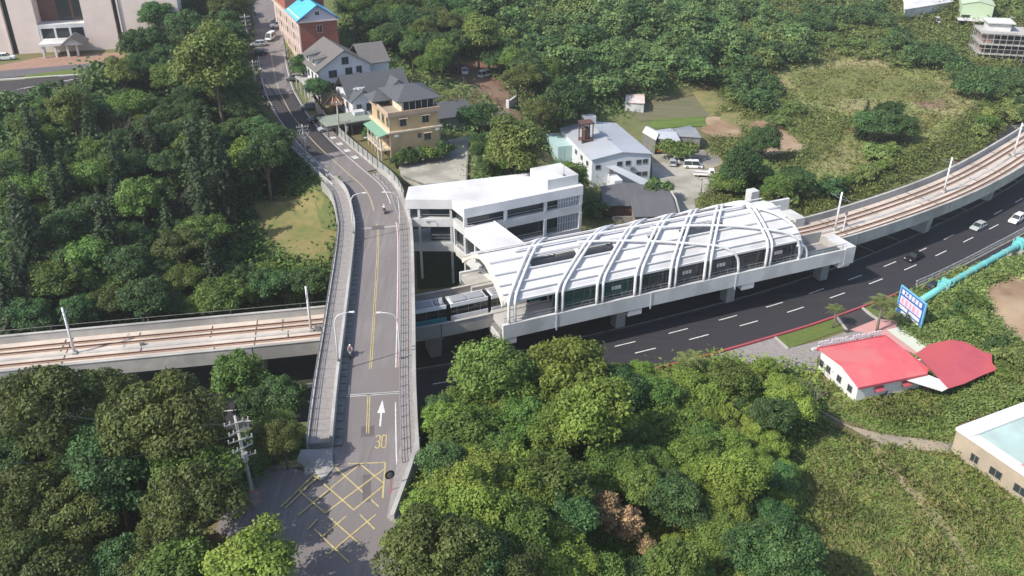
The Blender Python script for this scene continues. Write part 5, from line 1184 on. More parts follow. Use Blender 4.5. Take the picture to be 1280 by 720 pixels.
for k in range(10):
    f=k/10; r0=1.1-.7*f; r1=1.1-.7*(f+.1)
    for i in range(4):
        c0=[(-1,-1),(1,-1),(1,1),(-1,1)][i]; c1=[(-1,-1),(1,-1),(1,1),(-1,1)][(i+1)%4]; mb.tube([(x+c0[0]*r0,y+c0[1]*r0,z+16*f),(x+c1[0]*r1,y+c1[1]*r1,z+16*(f+.1))],.05,4)
mb.build('lattice',M['steel'],t)
# convex mirror on a post at the right kerb of the junction
x,y = G(489,613,13.7); t = thing('traffic_mirror','dark round traffic mirror on a post at the right kerb of the junction','mirror',(x,y,13.5))
MB().tube([(x,y,13.3),(x,y,16.2)],.05,8).build('post',mat('orange_post',(.50,.17,.10),.6),t); MB().cyl((x,y),.22,13.3,13.6,10).build('base',M['line_red'],t)
mb = MB().at((x,y,15.9),.5,math.pi/2); mb.cyl((0,0),.55,-.1,.02,20); mb.build('mirror_disc',M['rubber'],t); mb = MB().at((x,y,15.9),.5,math.pi/2); mb.cyl((0,0),.36,.021,.05,16,.3); mb.build('mirror_glass',M['grey_metal'],t)
# ---------------------------------------------------------------- vehicles
PAINT = {k: mat(k+'_car_paint', c, .3, spec=.5) for k,c in dict(white=(.75,.75,.75),silver=(.42,.44,.46),black=(.015,.015,.017),grey=(.16,.16,.17),red=(.4,.05,.04),orange=(.60,.15,.05)).items()}
M['lamp_red'] = mat('tail_lamp',(.35,.02,.02),.3); M['lamp_clear'] = mat('head_lamp',(.6,.6,.62),.15)
def wheel(par, x, y, r=.33):
    mb = MB().at((x,y,r),0,math.pi/2); mb.cyl((0,0),r,-.11,.11,16); w = mb.build('wheel',M['rubber'],par)
    mb = MB().at((x,y,r),0,math.pi/2); mb.cyl((0,0),r*.6,-.118,.118,12); mb.build('rim',M['steel'],w)
def section_car(par, prof_body, half, paint, name='body'):
    """body lofted across its width from a side silhouette, edges drawn in"""
    loops = []
    for f,ins in ((-1,.10),(-.96,.03),(-.7,0),(.7,0),(.96,.03),(1,.10)):
        cx = sum(p[0] for p in prof_body)/len(prof_body); cz = sum(p[1] for p in prof_body)/len(prof_body)
        loops.append([(cx+(x-cx)*(1-ins*.5), f*half, cz+(z-cz)*(1-ins)) for x,z in prof_body])
    return MB().loft(loops).build(name, paint, par)
def make_car(paint, kind='hatch'):
    t = thing('parked_car','','car',(0,0,0))
    L = {'hatch':2.05,'suv':2.3,'van':2.35,'sedan':2.3}[kind]; hz = {'hatch':1.5,'suv':1.75,'van':1.95,'sedan':1.45}[kind]; b = .86 if kind!='suv' else 1.0
    section_car(t,[(-L,.32),(-L,.75),(-L+.1,b),(L*.35,b+.03),(L-.15,b-.16),(L,.6),(L,.32),(L-.3,.22),(-L+.3,.22)],.88,paint)
    k0,k1,k2,k3 = {'hatch':(-L+.08,-L+.45,L*.12,L*.48),'suv':(-L+.06,-L+.35,L*.15,L*.45),'van':(-L+.04,-L+.2,L*.5,L*.82),'sedan':(-L+.45,-L+1.0,L*.1,L*.42)}[kind]
    gl = lambda ins: [[(k0,-.80,b-.02),(k3,-.80,b-.02),(k3,.80,b-.02),(k0,.80,b-.02)],[(k1,-.66,hz-.06),(k2,-.66,hz-.06),(k2,.66,hz-.06),(k1,.66,hz-.06)]]
    g_ = gl(0); MB().hull6(g_[0],g_[1]).build('windows',M['glass'],t)
    MB().bbox(k1-.03,k2+.03,-.69,.69,hz-.07,hz,.03).build('roof',paint,t)
    mb = MB()
    for (xa,xb) in ((k0,k1),((k0+k3)/2,(k1+k2)/2),(k3,k2)):
        for s_ in (-1,1): mb.tube([(xa,s_*.81,b-.02),(xb,s_*.67,hz-.05)],.04,5)
    mb.build('window_pillar',paint,t)
    for x in (-L*.62,L*.62):
        for y in (-.80,.80): wheel(t,x,y)
    for s_ in (-1,1):
        MB().box(L-.06,L+.01,s_*.62-.16,s_*.62+.16,.6,.74).build('headlight',M['lamp_clear'],t); MB().box(-L-.01,-L+.05,s_*.66-.13,s_*.66+.13,.66,.82).build('tail_light',M['lamp_red'],t)
    return t
def make_truck(paint):
    t = thing('flatbed_truck','','truck',(0,0,0))
    section_car(t,[(1.0,.4),(1.0,1.95),(2.2,1.95),(2.62,1.2),(2.66,.4)],.86,paint,'cab'); MB().hull6([(2.26,-.72,1.9),(2.6,-.76,1.22),(2.6,.76,1.22),(2.26,.72,1.9)],[(2.31,-.72,1.9),(2.66,-.76,1.22),(2.66,.76,1.22),(2.31,.72,1.9)]).build('windscreen',M['glass'],t)
    mb = MB(); mb.box(1.3,2.1,-.88,-.86,1.25,1.8).box(1.3,2.1,.86,.88,1.25,1.8); mb.build('side_window',M['glass'],t)
    MB().box(-2.6,.95,-.86,.86,.62,.72).build('load_bed',M['grey_metal'],t)
    mb = MB().box(-2.62,.95,-.92,-.86,.6,1.1).box(-2.62,.95,.86,.92,.6,1.1).box(-2.64,-2.58,-.92,.92,.6,1.1).box(.9,.96,-.92,.92,.6,1.4); mb.build('side_panel',paint,t)
    MB().box(-2.4,2.3,-.5,.5,.35,.6).build('chassis',M['rubber'],t)
    for x in (-1.6,1.9):
        for y in (-.76,.76): wheel(t,x,y,.34)
    return t
def put(o, x, y, z, rz, name, lab, cat='car', group=None):
    o.location = (x,y,z); o.rotation_euler = (0,0,rz); o.name = name; tag(o,lab,cat,group); return o
def lane_dir(x,y):
    d,i,t_ = poly_dist(LANE_A,np.array([x]),np.array([y])); v_ = LANE_A[i[0]+1]-LANE_A[i[0]]; return math.atan2(v_[1],v_[0])
proto = {('white','suv'):make_car(PAINT['white'],'suv'),('silver','hatch'):make_car(PAINT['silver'],'hatch'),('black','sedan'):make_car(PAINT['black'],'sedan'),('grey','hatch'):make_car(PAINT['grey'],'hatch'),('white','van'):make_car(PAINT['white'],'van')}
used = set()
def car(key): 
    if key in used: return copy_tree(proto[key])
    used.add(key); return proto[key]
gh = 'cars driving on the highway'
x,y = G(1270,277,0); put(car(('white','suv')),x,y,.0,lane_dir(x,y)+math.pi,'moving_car','white car at the right border on the highway','car',gh)
x,y = G(1222,286,0); put(car(('silver','hatch')),x,y,.0,lane_dir(x,y)+math.pi,'moving_car','silver hatchback on the highway behind the white car','car',gh)
x,y = G(1142,324,0); put(car(('black','sedan')),x,y,.0,lane_dir(x,y)+math.pi,'moving_car','black car on the highway near the station end','car',gh)
x,y = G(1168,361,0); put(car(('black','sedan')),x,y,.04,lane_dir(x,y),'moving_car','black car on the lower road beside the turquoise pipe collar','car')
gp = 'cars parked along the upper road'
for yy,off,key,lab in ((196,-4.6,('black','sedan'),'black car parked beside the garden wall on the upper road'),(190,-4.7,('silver','hatch'),'silver car parked in front of the carport on the upper road'),(221,-4.4,('grey','hatch'),'small grey car parked below the white house hedge'),(251,-.5,('white','van'),'white van crossing the top of the upper road'),(246,3.2,('silver','hatch'),'silver car at the dark wood edge at the top of the road'),(258,-3.0,('white','suv'),'white car parked highest up the street, beside the brick block'),(263.5,-3.0,('grey','hatch'),'grey car parked next to the highest white car on the street'),(239,3.3,('black','sedan'),'black car parked under the trees at the left of the upper street'),(204,-4.6,('grey','hatch'),'grey car parked uphill of the black car by the garden wall')):
    x,y,z,aa = road_at(yy,off); put(car(key),x,y,z+.02,aa+math.pi/2+(1.2 if key[1]=='van' else 0),'parked_car',lab,'car',gp)
for px,py,key,rz,lab in ((852,205,('white','suv'),-.3,'white car parked nose in at the factory yard, left one'),(866,210,('white','van'),-.1,'white van parked at the factory yard beside the flatbed truck'),(607,96,('white','van'),.8,'white van half hidden by trees along the dirt road'),(8,75,('white','suv'),.3,'white car under the trees by the campus building'),(841,206,('silver','hatch'),1.4,'silver car at the left end of the cars in the factory yard'),(12,128,('grey','hatch'),.9,'grey car parked in the campus parking lot'),(1171,28,('white','van'),1.4,'white van near the pale green sheet building')):
    x,y,z = GT(px,py); put(car(key),x,y,z+.12,rz,'parked_car',lab)
tr = make_truck(PAINT['white']); x,y,z = GT(880,221); put(tr,x,y,z+.12,-.15,'flatbed_truck','white flatbed truck parked at the factory yard','truck')
tr2 = copy_tree(tr); x,y,z = GT(580,92); put(tr2,x,y,z+.14,-1.4,'flatbed_truck','white truck parked on the reddish dirt clearing','truck')
x,y,z = GT(568,90); t = thing('skip','rusty red container on the dirt clearing beside the white truck','container',(x,y,z)); MB().at((x,y,z),.2).hull6([(-2,-1,0),(2,-1,0),(2,1,0),(-2,1,0)],[(-2.6,-1.2,1.8),(2.6,-1.2,1.8),(2.6,1.2,1.8),(-2.6,1.2,1.8)]).build('container_body',M['rust'],t)
MB().at((x,y,z),.2).box(-2.7,2.7,-1.3,1.3,1.8,1.9).build('rim',M['rust'],t)
x,y,z = GT(828,191); t = thing('orange_machine','small orange machine parked before the low farm sheds','machine',(x,y,z)); mb = MB().at((x,y,z+.1),.2); mb.bbox(-1.7,1.7,-.8,.8,.45,1.3,.12).bbox(-1.6,-.2,-.75,.75,1.3,2.1,.1); mb.build('body',PAINT['orange'],t)
for s_ in (-.75,.75):
    mb = MB().at((x,y,z+.1),.2); mb.bbox(-1.6,1.6,s_-.2,s_+.2,0,.5,.1); mb.build('track',M['rubber'],t)
x,y,z = GT(824,184); t = thing('tipper_trailer','pale trailer parked behind the small orange machine','trailer',(x,y,z)); MB().at((x,y,z+.5),.2).hull6([(-1.6,-.9,0),(1.6,-.9,0),(1.6,.9,0),(-1.6,.9,0)],[(-1.8,-1,.9),(1.8,-1,.9),(1.8,1,.9),(-1.8,1,.9)]).build('tub',PAINT['white'],t)
for s_ in (-.9,.9):
    mb = MB().at((x,y,z+.4),.2,math.pi/2); mb.cyl((0,s_*0),.4,s_-.1,s_+.1,12); mb.build('wheel',M['rubber'],t)
# ---------------------------------------------------------------- scooters and riders
def make_scooter(paint):
    t = thing('scooter','','scooter',(0,0,0))
    for x in (-.62,.62):
        mb = MB().at((x,0,.25),0,math.pi/2); mb.cyl((0,0),.25,-.06,.06,14); mb.build('wheel',M['rubber'],t)
    mb = MB(); mb.loft([[(-.9,-.12,.55),(-.9,.12,.55),(-.9,.10,.75),(-.9,-.10,.75)],[(-.55,-.2,.35),(-.55,.2,.35),(-.55,.16,.80),(-.55,-.16,.80)],[(-.05,-.18,.3),(-.05,.18,.3),(-.05,.14,.74),(-.05,-.14,.74)]])
    mb.box(-.05,.42,-.16,.16,.26,.34); mb.loft([[(.36,-.2,.3),(.36,.2,.3),(.5,.2,.3),(.5,-.2,.3)],[(.42,-.17,.95),(.42,.17,.95),(.54,.14,.95),(.54,-.14,.95)]]); mb.build('body',paint,t)
    MB().bbox(-.75,-.02,-.15,.15,.75,.86,.04).build('seat',M['rubber'],t)
    mb = MB(); mb.tube([(.46,0,.9),(.40,0,1.05)],.04,6); mb.tube([(.36,-.34,1.05),(.42,0,1.08),(.36,.34,1.05)],.025,6); mb.build('handlebar',M['grey_metal'],t)
    MB().bbox(.5,.6,-.09,.09,.8,.95,.02).build('headlight',M['lamp_clear'],t)
    return t
def make_rider(x, y, z, rz, lab, shirt, trousers):
    J = {'pelvis':(-.3,0,.92,.16),'waist':(-.27,0,1.1,.14),'chest':(-.2,0,1.32,.16),'neck':(-.15,0,1.48,.065),'head':(-.12,0,1.62,.10),'crown':(-.12,0,1.72,.085)}
    for s_,n_ in ((1,'l'),(-1,'r')):
        J.update({'sh'+n_:(-.18,.19*s_,1.40,.065),'el'+n_:(.02,.27*s_,1.2,.048),'wr'+n_:(.27,.31*s_,1.1,.036),'ha'+n_:(.36,.32*s_,1.08,.042),
                  'hip'+n_:(-.26,.11*s_,.9,.10),'kn'+n_:(.16,.17*s_,.80,.07),'an'+n_:(.18,.15*s_,.42,.05),'to'+n_:(.34,.15*s_,.38,.045)})
    names = list(J); ed = [('pelvis','waist'),('waist','chest'),('chest','neck'),('neck','head'),('head','crown')]
    for n_ in 'lr': ed += [('chest','sh'+n_),('sh'+n_,'el'+n_),('el'+n_,'wr'+n_),('wr'+n_,'ha'+n_),('pelvis','hip'+n_),('hip'+n_,'kn'+n_),('kn'+n_,'an'+n_),('an'+n_,'to'+n_)]
    me = bpy.data.meshes.new('person'); me.from_pydata([J[n_][:3] for n_ in names],[(names.index(p_),names.index(q_)) for p_,q_ in ed],[])
    o = bpy.data.objects.new('person',me); COL.objects.link(o); sk = o.modifiers.new('skin','SKIN'); 
    for i,n_ in enumerate(names): me.skin_vertices[0].data[i].radius = (J[n_][3],)*2
    me.skin_vertices[0].data[0].use_root = True
    o.modifiers.new('subsurf','SUBSURF').render_levels = 1
    skin = mat('skin',(.42,.26,.19),.6); me.materials.append(skin)
    o.location=(x,y,z); o.rotation_euler=(0,0,rz); tag(o,lab,'person'); o.name='person'
    # clothing and helmet as children
    def shell(name, keys, grow, m):
        ks=[k for k in names if k in keys]; m2=bpy.data.meshes.new(name); m2.from_pydata([J[k][:3] for k in ks],[(ks.index(p_),ks.index(q_)) for p_,q_ in ed if p_ in ks and q_ in ks],[])
        c=bpy.data.objects.new(name,m2); COL.objects.link(c); c.parent=o; c.modifiers.new('skin','SKIN')
        for i,k in enumerate(ks): m2.skin_vertices[0].data[i].radius=(J[k][3]*grow+.01,)*2
        m2.skin_vertices[0].data[0].use_root=True; c.modifiers.new('subsurf','SUBSURF').render_levels=1; m2.materials.append(m)
    shell('jacket',{'waist','chest','shl','ell','wrl','shr','elr','wrr'},1.12,shirt); shell('trousers',{'pelvis','hipl','knl','anl','hipr','knr','anr'},1.12,trousers)
    loops=[]
    for k in range(7):
        f=k/6*math.pi*.62; r_=.145*math.sin(f)+.004; loops.append([(-.13+r_*math.cos(2*math.pi*j/12),r_*math.sin(2*math.pi*j/12),1.66+.145*math.cos(f)) for j in range(12)])
    MB().loft(loops).build('helmet',PAINT['white'],o,True)
    return o
sc0 = make_scooter(PAINT['grey']); x,y = G(480.5,266,ROAD_Z); z,_a = ROAD_Z+.02, 0; hd = math.radians(104)
put(sc0,x,y,z,hd,'scooter','scooter ridden up the bridge by a person in a white top','scooter')
make_rider(x,y,z,hd,'person in a white top riding a scooter up the bridge bend',mat('white_shirt',(.7,.7,.68),.8),mat('dark_trousers',(.05,.05,.06),.9))
sc1 = copy_tree(sc0); x,y = G(438.5,445,ROAD_Z); put(sc1,x,y,ROAD_Z+.02,math.radians(-84),'scooter','scooter coming down the left side of the bridge','scooter')
make_rider(x,y,ROAD_Z+.02,math.radians(-84),'person in a pinkish jacket riding a scooter down the bridge',mat('pink_jacket',(.45,.30,.32),.8),mat('grey_trousers',(.15,.14,.15),.9))
for k,(yy,off,da) in enumerate(((226,-4.6,1.0),(229,-4.5,1.2),(232,-4.5,.9),(235.5,-4.4,1.1),(238.5,-4.4,1.0),(207,4.3,-.9),(211,4.3,-1.0),(217,4.2,-.8),(223,4.2,-1.1))):
    x,y,z,aa = road_at(yy,off); s_ = copy_tree(sc0); put(s_,x,y,z+.03,aa+math.pi/2+da,'scooter','parked scooter at the '+('right edge of the upper road below the red block' if off<0 else 'left edge of the upper road under the trees'),'scooter','scooters parked '+('right' if off<0 else 'left')+' of the upper road')
# ---------------------------------------------------------------- vegetation
LEAF = {
 'bright': leaf_mat('bright_leaf',(0.123,0.196,0.032),(0.217,0.297,0.061),.28,.22,.012),
 'broad':  leaf_mat('mid_green_leaf',(0.072,0.142,0.029),(0.142,0.217,0.049),.25,.25,.015),
 'deep':   leaf_mat('deep_green_leaf',(0.035,0.088,0.029),(0.083,0.150,0.045),.2,.25,.015),
 'olive':  leaf_mat('olive_fine_leaf',(.072,.104,.028),(.128,.158,.046),.25,.22,.010),
 'yellow': leaf_mat('yellow_green_leaf',(.125,.185,.042),(.200,.250,.075),.3,.15,.010),
 'conifer':leaf_mat('dark_conifer_needle',(.022,.042,.018),(.050,.080,.032),.12,.25,.010),
 'dry':    leaf_mat('dry_brown_leaf',(0.240,0.162,0.084),(0.360,0.252,0.138),.2,.2,.01),
 'wood':   leaf_mat('woodland_leaf',(0.067,0.129,0.042),(0.140,0.207,0.067),.22,.25,.015),
 'scrub':  leaf_mat('scrub_leaf',(0.123,0.189,0.049),(0.217,0.275,0.084),.22,.25,.015),
 'grass':  leaf_mat('long_grass_blade',(.165,.240,.055),(.285,.345,.110),.5,.1,.01),
 'palm':   leaf_mat('palm_frond',(0.119,0.154,0.042),(0.224,0.252,0.084),.25,.15,.01)}
LEAF['drygrass'] = leaf_mat('dry_meadow_blade',(.24,.24,.08),(.36,.34,.15),.45,.1,.01)
SOFT = [np.array([(1082,552),(1096,554),(1108,575),(1136,604),(1160,628),(1184,655),(1205,687),(1226,725),(1214,725),(1194,690),(1170,658),(1146,630),(1118,600),(1098,576)],float)]
MEADOW = np.array([(955,95),(1060,72),(1190,86),(1235,125),(1140,190),(1070,215),(1000,262),(955,238),(1030,195),(1075,150),(1000,132)],float)
def unit(v): return v/(np.linalg.norm(v,axis=-1,keepdims=True)+1e-9)
def leaf_quads(P, Nn, size, aspect=.62, r=None, bend=.25):
    """bent diamond leaves at points P facing Nn -> verts (n*4,3)"""
    r = r or rng; n = len(P); t = unit(np.cross(Nn, r.normal(size=(n,3)))); b = np.cross(Nn,t); s = (size*np.exp(r.normal(0,.22,n)))[:,None]
    v = np.stack([P-t*s, P-b*s*aspect-Nn*s*bend*.5, P+t*s, P+b*s*aspect-Nn*s*bend*.5],1)
    v[:,0] -= Nn*s*bend*.6; v[:,2] -= Nn*s*bend*.6
    return v.reshape(-1,3)
def puffs(r, n, R, zc, prm, flat=.8, low=-.15):
    out = []
    for k in range(n*40):
        d = unit(r.normal(size=3)); 
        if d[2] < low: continue
        rad = (.5+.62*r.random()**.7); c = d*np.array([R,R,R*flat])*rad*.78; c[2]+=zc
        pr = prm*(.55+.8*r.random())
        if all(np.linalg.norm(c-q[:3]) > .62*(pr+q[3])*.9 for q in out): out.append(np.array([*c,pr]))
        if len(out)>=n: break
    return np.array(out)
def crown_verts(seed, R=4.2, flat=.8, n_p=26, prm=1.35, per=190, ls=.30, up=.35, low=-.2, jag=.14, zc=0.0, inner=.25, squash=.85):
    r = np.random.default_rng(seed); pf = puffs(r,n_p,R,zc,prm,flat,low); P=[];Nn=[]
    for c in pf:
        k = int(per*(c[3]/prm)**2); d = unit(r.normal(size=(k,3))); d[:,2] = np.where(d[:,2]<-.35,-d[:,2],d[:,2])
        rad = c[3]*(1+jag*r.normal(size=k))*np.where(r.random(k)<inner,r.random(k)*.5+.4,1.0)
        p = c[:3]+d*rad[:,None]*np.array([1,1,squash]); P.append(p); Nn.append(unit(d*.75+r.normal(size=(k,3))*.42+np.array([0,0,up])))
    return leaf_quads(np.concatenate(P),np.concatenate(Nn),ls,r=r), pf
def crown_obj(name, verts, m, parent): 
    return np_mesh(name, verts, np.arange(len(verts)), 4, m, parent)
def tree_proto(seed, m, H0=7.5, bark=None, **kw):
    t = thing('tree','','tree',(0,0,0)); v,pf = crown_verts(seed,**kw); v = v+np.array([0,0,H0]); crown_obj('crown',v,LEAF[m],t)
    mb = MB(); r = random.Random(seed); tw = kw.get('R',4.2)*.055
    mb.tube([(0,0,-1.2),(.1,0,H0*.35),(.25*r.uniform(-1,1),.25*r.uniform(-1,1),H0*.7),(0,0,H0+.8)],[tw*1.3,tw,tw*.75,tw*.3],8)
    for k in range(min(8,len(pf))):
        c = pf[k]; z0 = H0*(.4+.35*r.random()); mb.tube([(0,0,z0),(c[0]*.45,c[1]*.45,(z0+c[2]+H0)/2+.1),(c[0]*.95,c[1]*.95,c[2]+H0)],[tw*.55,tw*.35,tw*.1],5)
    mb.build('trunk',bark or M['bark'],t,True); return t
def conifer_proto(seed, Hh=12.5, R=2.3):
    r = np.random.default_rng(seed); t = thing('conifer','','tree',(0,0,0)); P=[];Nn=[]
    for k in range(30):
        f = k/29; z = 1.2+f*(Hh-1.4); rr = R*(1-f)**.75*(.85+.3*r.random())+.18; nb = max(4,int(11*(1-f)+4)); ph = r.random()*6.28
        for j in range(nb):
            a = ph+6.283*j/nb+r.normal()*.15; L = rr*(.75+.45*r.random()); n_ = max(3,int(L*9)); q = np.linspace(.15,1,n_)
            p = np.stack([np.cos(a)*L*q,np.sin(a)*L*q,z-.35*L*q**1.6+r.normal(size=n_)*.06],1); p += r.normal(size=p.shape)*.1
            P.append(p); Nn.append(unit(np.stack([np.full(n_,np.cos(a)*.45),np.full(n_,np.sin(a)*.45),np.full(n_,.8)],1)+r.normal(size=(n_,3))*.35))
    crown_obj('crown',leaf_quads(np.concatenate(P),np.concatenate(Nn),.30,.42,r=r,bend=.5),LEAF['conifer'],t)
    MB().tube([(0,0,-1),(0,0,Hh*.5),(0,0,Hh-.2)],[.24,.16,.04],7).build('trunk',M['bark'],t,True); return t
def palm_proto(seed, Hh=6.0, fl=2.4):
    r = np.random.default_rng(seed); t = thing('palm_tree','','palm',(0,0,0)); V=[]
    for k in range(20):
        a = k*2.399; el = .95-1.1*(k/20); n_=9; q = np.linspace(0,1,n_); x = fl*q*math.cos(el); z = fl*(q*math.sin(el)-.55*q**2); d=np.array([math.cos(a),math.sin(a)]); s=np.array([-d[1],d[0]])
        c = np.stack([d[0]*x,d[1]*x,z+Hh],1)
        for j in range(1,n_):
            for sg in (-1,1):
                w=.55*math.sin(math.pi*min(.97,q[j]*.9+.08))+.08; b0=c[j]; tip=b0+np.array([s[0]*sg*w+d[0]*.2,s[1]*sg*w+d[1]*.2,-.22*w]); o=np.array([d[0],d[1],0])*.09
                V += [b0-o,b0+o,tip+o*.2,tip-o*.2]
    crown_obj('crown',np.array(V),LEAF['palm'],t); MB().tube([(0,0,-.6),(.1,0,Hh*.5),(0,0,Hh+.1)],[.2,.14,.12],8).build('trunk',M['bark_pale'],t,True); return t
def bare_proto(seed, Hh=6.5, dense=1.0):
    r = random.Random(seed); t = thing('bare_tree','','tree',(0,0,0)); mb = MB()
    def br_(p,d,L,w,lv):
        q = p+d*L; mid=(p+q)/2+Vector((r.uniform(-1,1),r.uniform(-1,1),0))*L*.08; mb.tube([p,mid,q],[w,w*.8,w*.55],4 if lv else 6)
        if lv<4:
            for k in range(3 if lv<3 else 2):
                dd=(d+Vector((r.uniform(-1,1),r.uniform(-1,1),r.uniform(-.2,.7)))*.75).normalized(); br_(q if k else mid,dd,L*r.uniform(.6,.8),w*.55,lv+1)
    for k in range(3): br_(Vector((0,0,-.5)),Vector((r.uniform(-.5,.5),r.uniform(-.5,.5),1)).normalized(),Hh*.34,.13,0)
    mb.build('branches',M['bark_pale'],t); return t
PROTO = {
 'bright':[tree_proto(1,'bright',6.0,R=4.2,n_p=26,per=510,ls=0.174),tree_proto(2,'bright',5.5,R=4.4,flat=.65,n_p=28,per=475,ls=0.194),tree_proto(3,'bright',6.8,R=4.0,flat=.95,n_p=28,per=475,ls=0.168)],
 'broad':[tree_proto(11,'broad',6.5,R=4.2,n_p=28,per=510,ls=0.174),tree_proto(12,'broad',7.0,R=4.0,flat=.95,n_p=28,per=475,ls=0.194),tree_proto(13,'broad',6.0,R=4.6,flat=.65,n_p=30,per=452,ls=0.174)],
 'deep':[tree_proto(21,'deep',7.0,R=4.2,flat=.9,n_p=28,per=475,ls=0.181),tree_proto(22,'deep',7.5,R=4.4,flat=.8,n_p=30,per=452,ls=0.181)],
 'olive':[tree_proto(31,'olive',8.0,R=4.6,flat=.6,n_p=22,prm=1.6,per=620,ls=.165,jag=.06,up=.15,squash=.7),tree_proto(32,'olive',8.5,R=4.3,flat=.7,n_p=20,prm=1.65,per=620,ls=.165,jag=.06,up=.15,squash=.75)],
 'yellow':[tree_proto(41,'yellow',7.5,R=3.8,flat=1.1,n_p=26,per=475,ls=0.181)],
 'conifer':[conifer_proto(51),conifer_proto(52,11.0,1.9),conifer_proto(53,14,2.6)],
 'dry':[tree_proto(61,'dry',3.4,R=1.5,flat=2.0,n_p=26,prm=.5,per=150,ls=.14,jag=.25),tree_proto(62,'dry',3.0,R=1.4,flat=1.8,n_p=24,prm=.5,per=150,ls=.14,jag=.25),tree_proto(63,'dry',2.6,R=1.3,flat=1.6,n_p=20,prm=.5,per=150,ls=.14,jag=.25)],
 'palm':[palm_proto(71),palm_proto(72,4.6,2.0)],
 'bare':[bare_proto(81),bare_proto(82)],
 'bush':[tree_proto(91,'scrub',1.1,R=2.2,flat=.65,n_p=14,prm=.85,per=150,ls=.20,low=-.05),tree_proto(92,'scrub',1.4,R=2.0,flat=.8,n_p=14,prm=.8,per=150,ls=.22,low=-.05)],
 'shrub':[tree_proto(93,'deep',1.4,R=2.2,flat=.75,n_p=14,prm=.85,per=150,ls=.20,low=-.05),tree_proto(94,'broad',1.3,R=2.2,flat=.7,n_p=14,prm=.85,per=150,ls=.2,low=-.05)]}
BASE_R = {'bright':4.2,'broad':4.2,'deep':4.3,'olive':4.5,'yellow':3.8,'conifer':2.3,'dry':1.5,'palm':2.3,'bare':3.0,'bush':2.1,'shrub':2.2}
CZ = {'bright':6,'broad':6.5,'deep':7.2,'olive':8.2,'yellow':7.5,'conifer':7,'dry':3.2,'palm':5.5,'bare':4.5,'bush':1.4,'shrub':1.6}
KIND = {'bright':('broadleaf_tree','bright green leafy tree'),'broad':('broadleaf_tree','mid green broadleaf tree'),'deep':('broadleaf_tree','dark green broadleaf tree'),'olive':('acacia_tree','olive tree with rounded clumps'),
 'yellow':('broadleaf_tree','yellow green feathery tree'),'conifer':('conifer_tree','dark pointed conifer'),'dry':('dead_tree','dry brown withered tree'),'palm':('palm_tree','small palm with drooping fronds'),'bare':('bare_tree','leafless pale branched tree'),'bush':('bush','low pale green bush'),'shrub':('bush','low dark green bush')}
KEEP = [np.array(k,float) for k in [
 [(380,590),(400,480),(413,380),(426,300),(435,262),(412,222),(362,182),(330,115),(325,60),(346,45),(354,100),(397,165),(455,180),(512,235),(521,400),(521,560),(508,650),(480,665),(440,610)],
 [(0,418),(405,378),(402,447),(165,463),(0,446)],
 [(510,235),(660,212),(735,215),(735,262),(940,235),(1070,310),(1065,340),(630,430),(520,425)],
 [(690,425),(1065,335),(1280,225),(1280,300),(1130,350),(1040,388),(880,440),(800,462),(745,445)],
 [(985,268),(1280,152),(1280,230),(1065,320)],
 [(1018,432),(1105,395),(1122,350),(1165,372),(1150,420),(1225,425),(1245,455),(1185,490),(1100,503),(1024,476)],
 [(885,446),(968,420),(1045,392),(1112,402),(1020,440),(1000,462),(940,455)],
 [(1195,530),(1280,500),(1280,615),(1190,562)],
 [(378,0),(420,0),(425,50),(480,65),(548,95),(556,192),(587,170),(587,232),(500,230),(385,130)],
 [(700,152),(735,142),(775,150),(820,190),(835,180),(905,200),(910,222),(868,250),(872,280),(790,290),(748,262),(745,225)],
 [(780,108),(895,105),(925,130),(1010,188),(930,195),(880,180),(800,165)],
 [(562,80),(598,72),(626,96),(645,120),(660,150),(672,172),(703,205),(672,214),(640,185),(622,160),(604,122),(575,110)],
 [(0,0),(150,0),(140,72),(100,98),(0,98)],
 [(282,262),(300,248),(400,228),(432,238),(421,348),(372,340),(318,325),(290,300)],
 [(365,612),(395,580),(495,570),(490,640),(455,660),(400,650)],[(738,628),(822,638),(824,712),(745,700)],[(300,592),(385,572),(380,640),(335,650),(300,640)],
 [(1000,560),(1030,510),(1110,500),(1250,470),(1280,620),(1280,730),(1040,730),(1000,640)],
 [(960,80),(1060,68),(1180,90),(1200,140),(1180,150),(1150,125),(1080,118),(1010,130)],[(1000,150),(1060,160),(1080,200),(1000,230),(960,200)],[(1150,150),(1230,130),(1200,170),(1120,200)],
 [(1225,350),(1280,335),(1280,440),(1240,400)],
 [(1190,8),(1275,30),(1275,80),(1215,78)],[(1130,0),(1182,0),(1180,30),(1150,34)],
 [(522,290),(605,290),(605,355),(522,362)],[(1140,365),(1280,290),(1280,330),(1160,392)],[(288,525),(312,525),(326,640),(308,640)],[(800,158),(880,160),(895,176),(800,176)],[(75,685),(185,635),(190,645),(85,700)]]]
_th = math.tan(TILT)
def PJ(x, y, z):
    dz = z-CAM_H; zc = y*_c-dz*_s; yc = -(y*_s+dz*_c); return 640+F_PX*x/zc, 360+F_PX*yc/zc, zc
def hits_keep(x, y, z, R, hz):
    px,py,zc = PJ(x,y,z); rx = R*F_PX/zc*.8; ry = hz*F_PX/zc*.75
    a = np.linspace(0,2*np.pi,12,endpoint=False); X = np.append(px+rx*np.cos(a),px); Y = np.append(py+ry*np.sin(a),py)
    return any(in_poly(k,X,Y).any() for k in KEEP)
PLACED = []; COUNT = {}
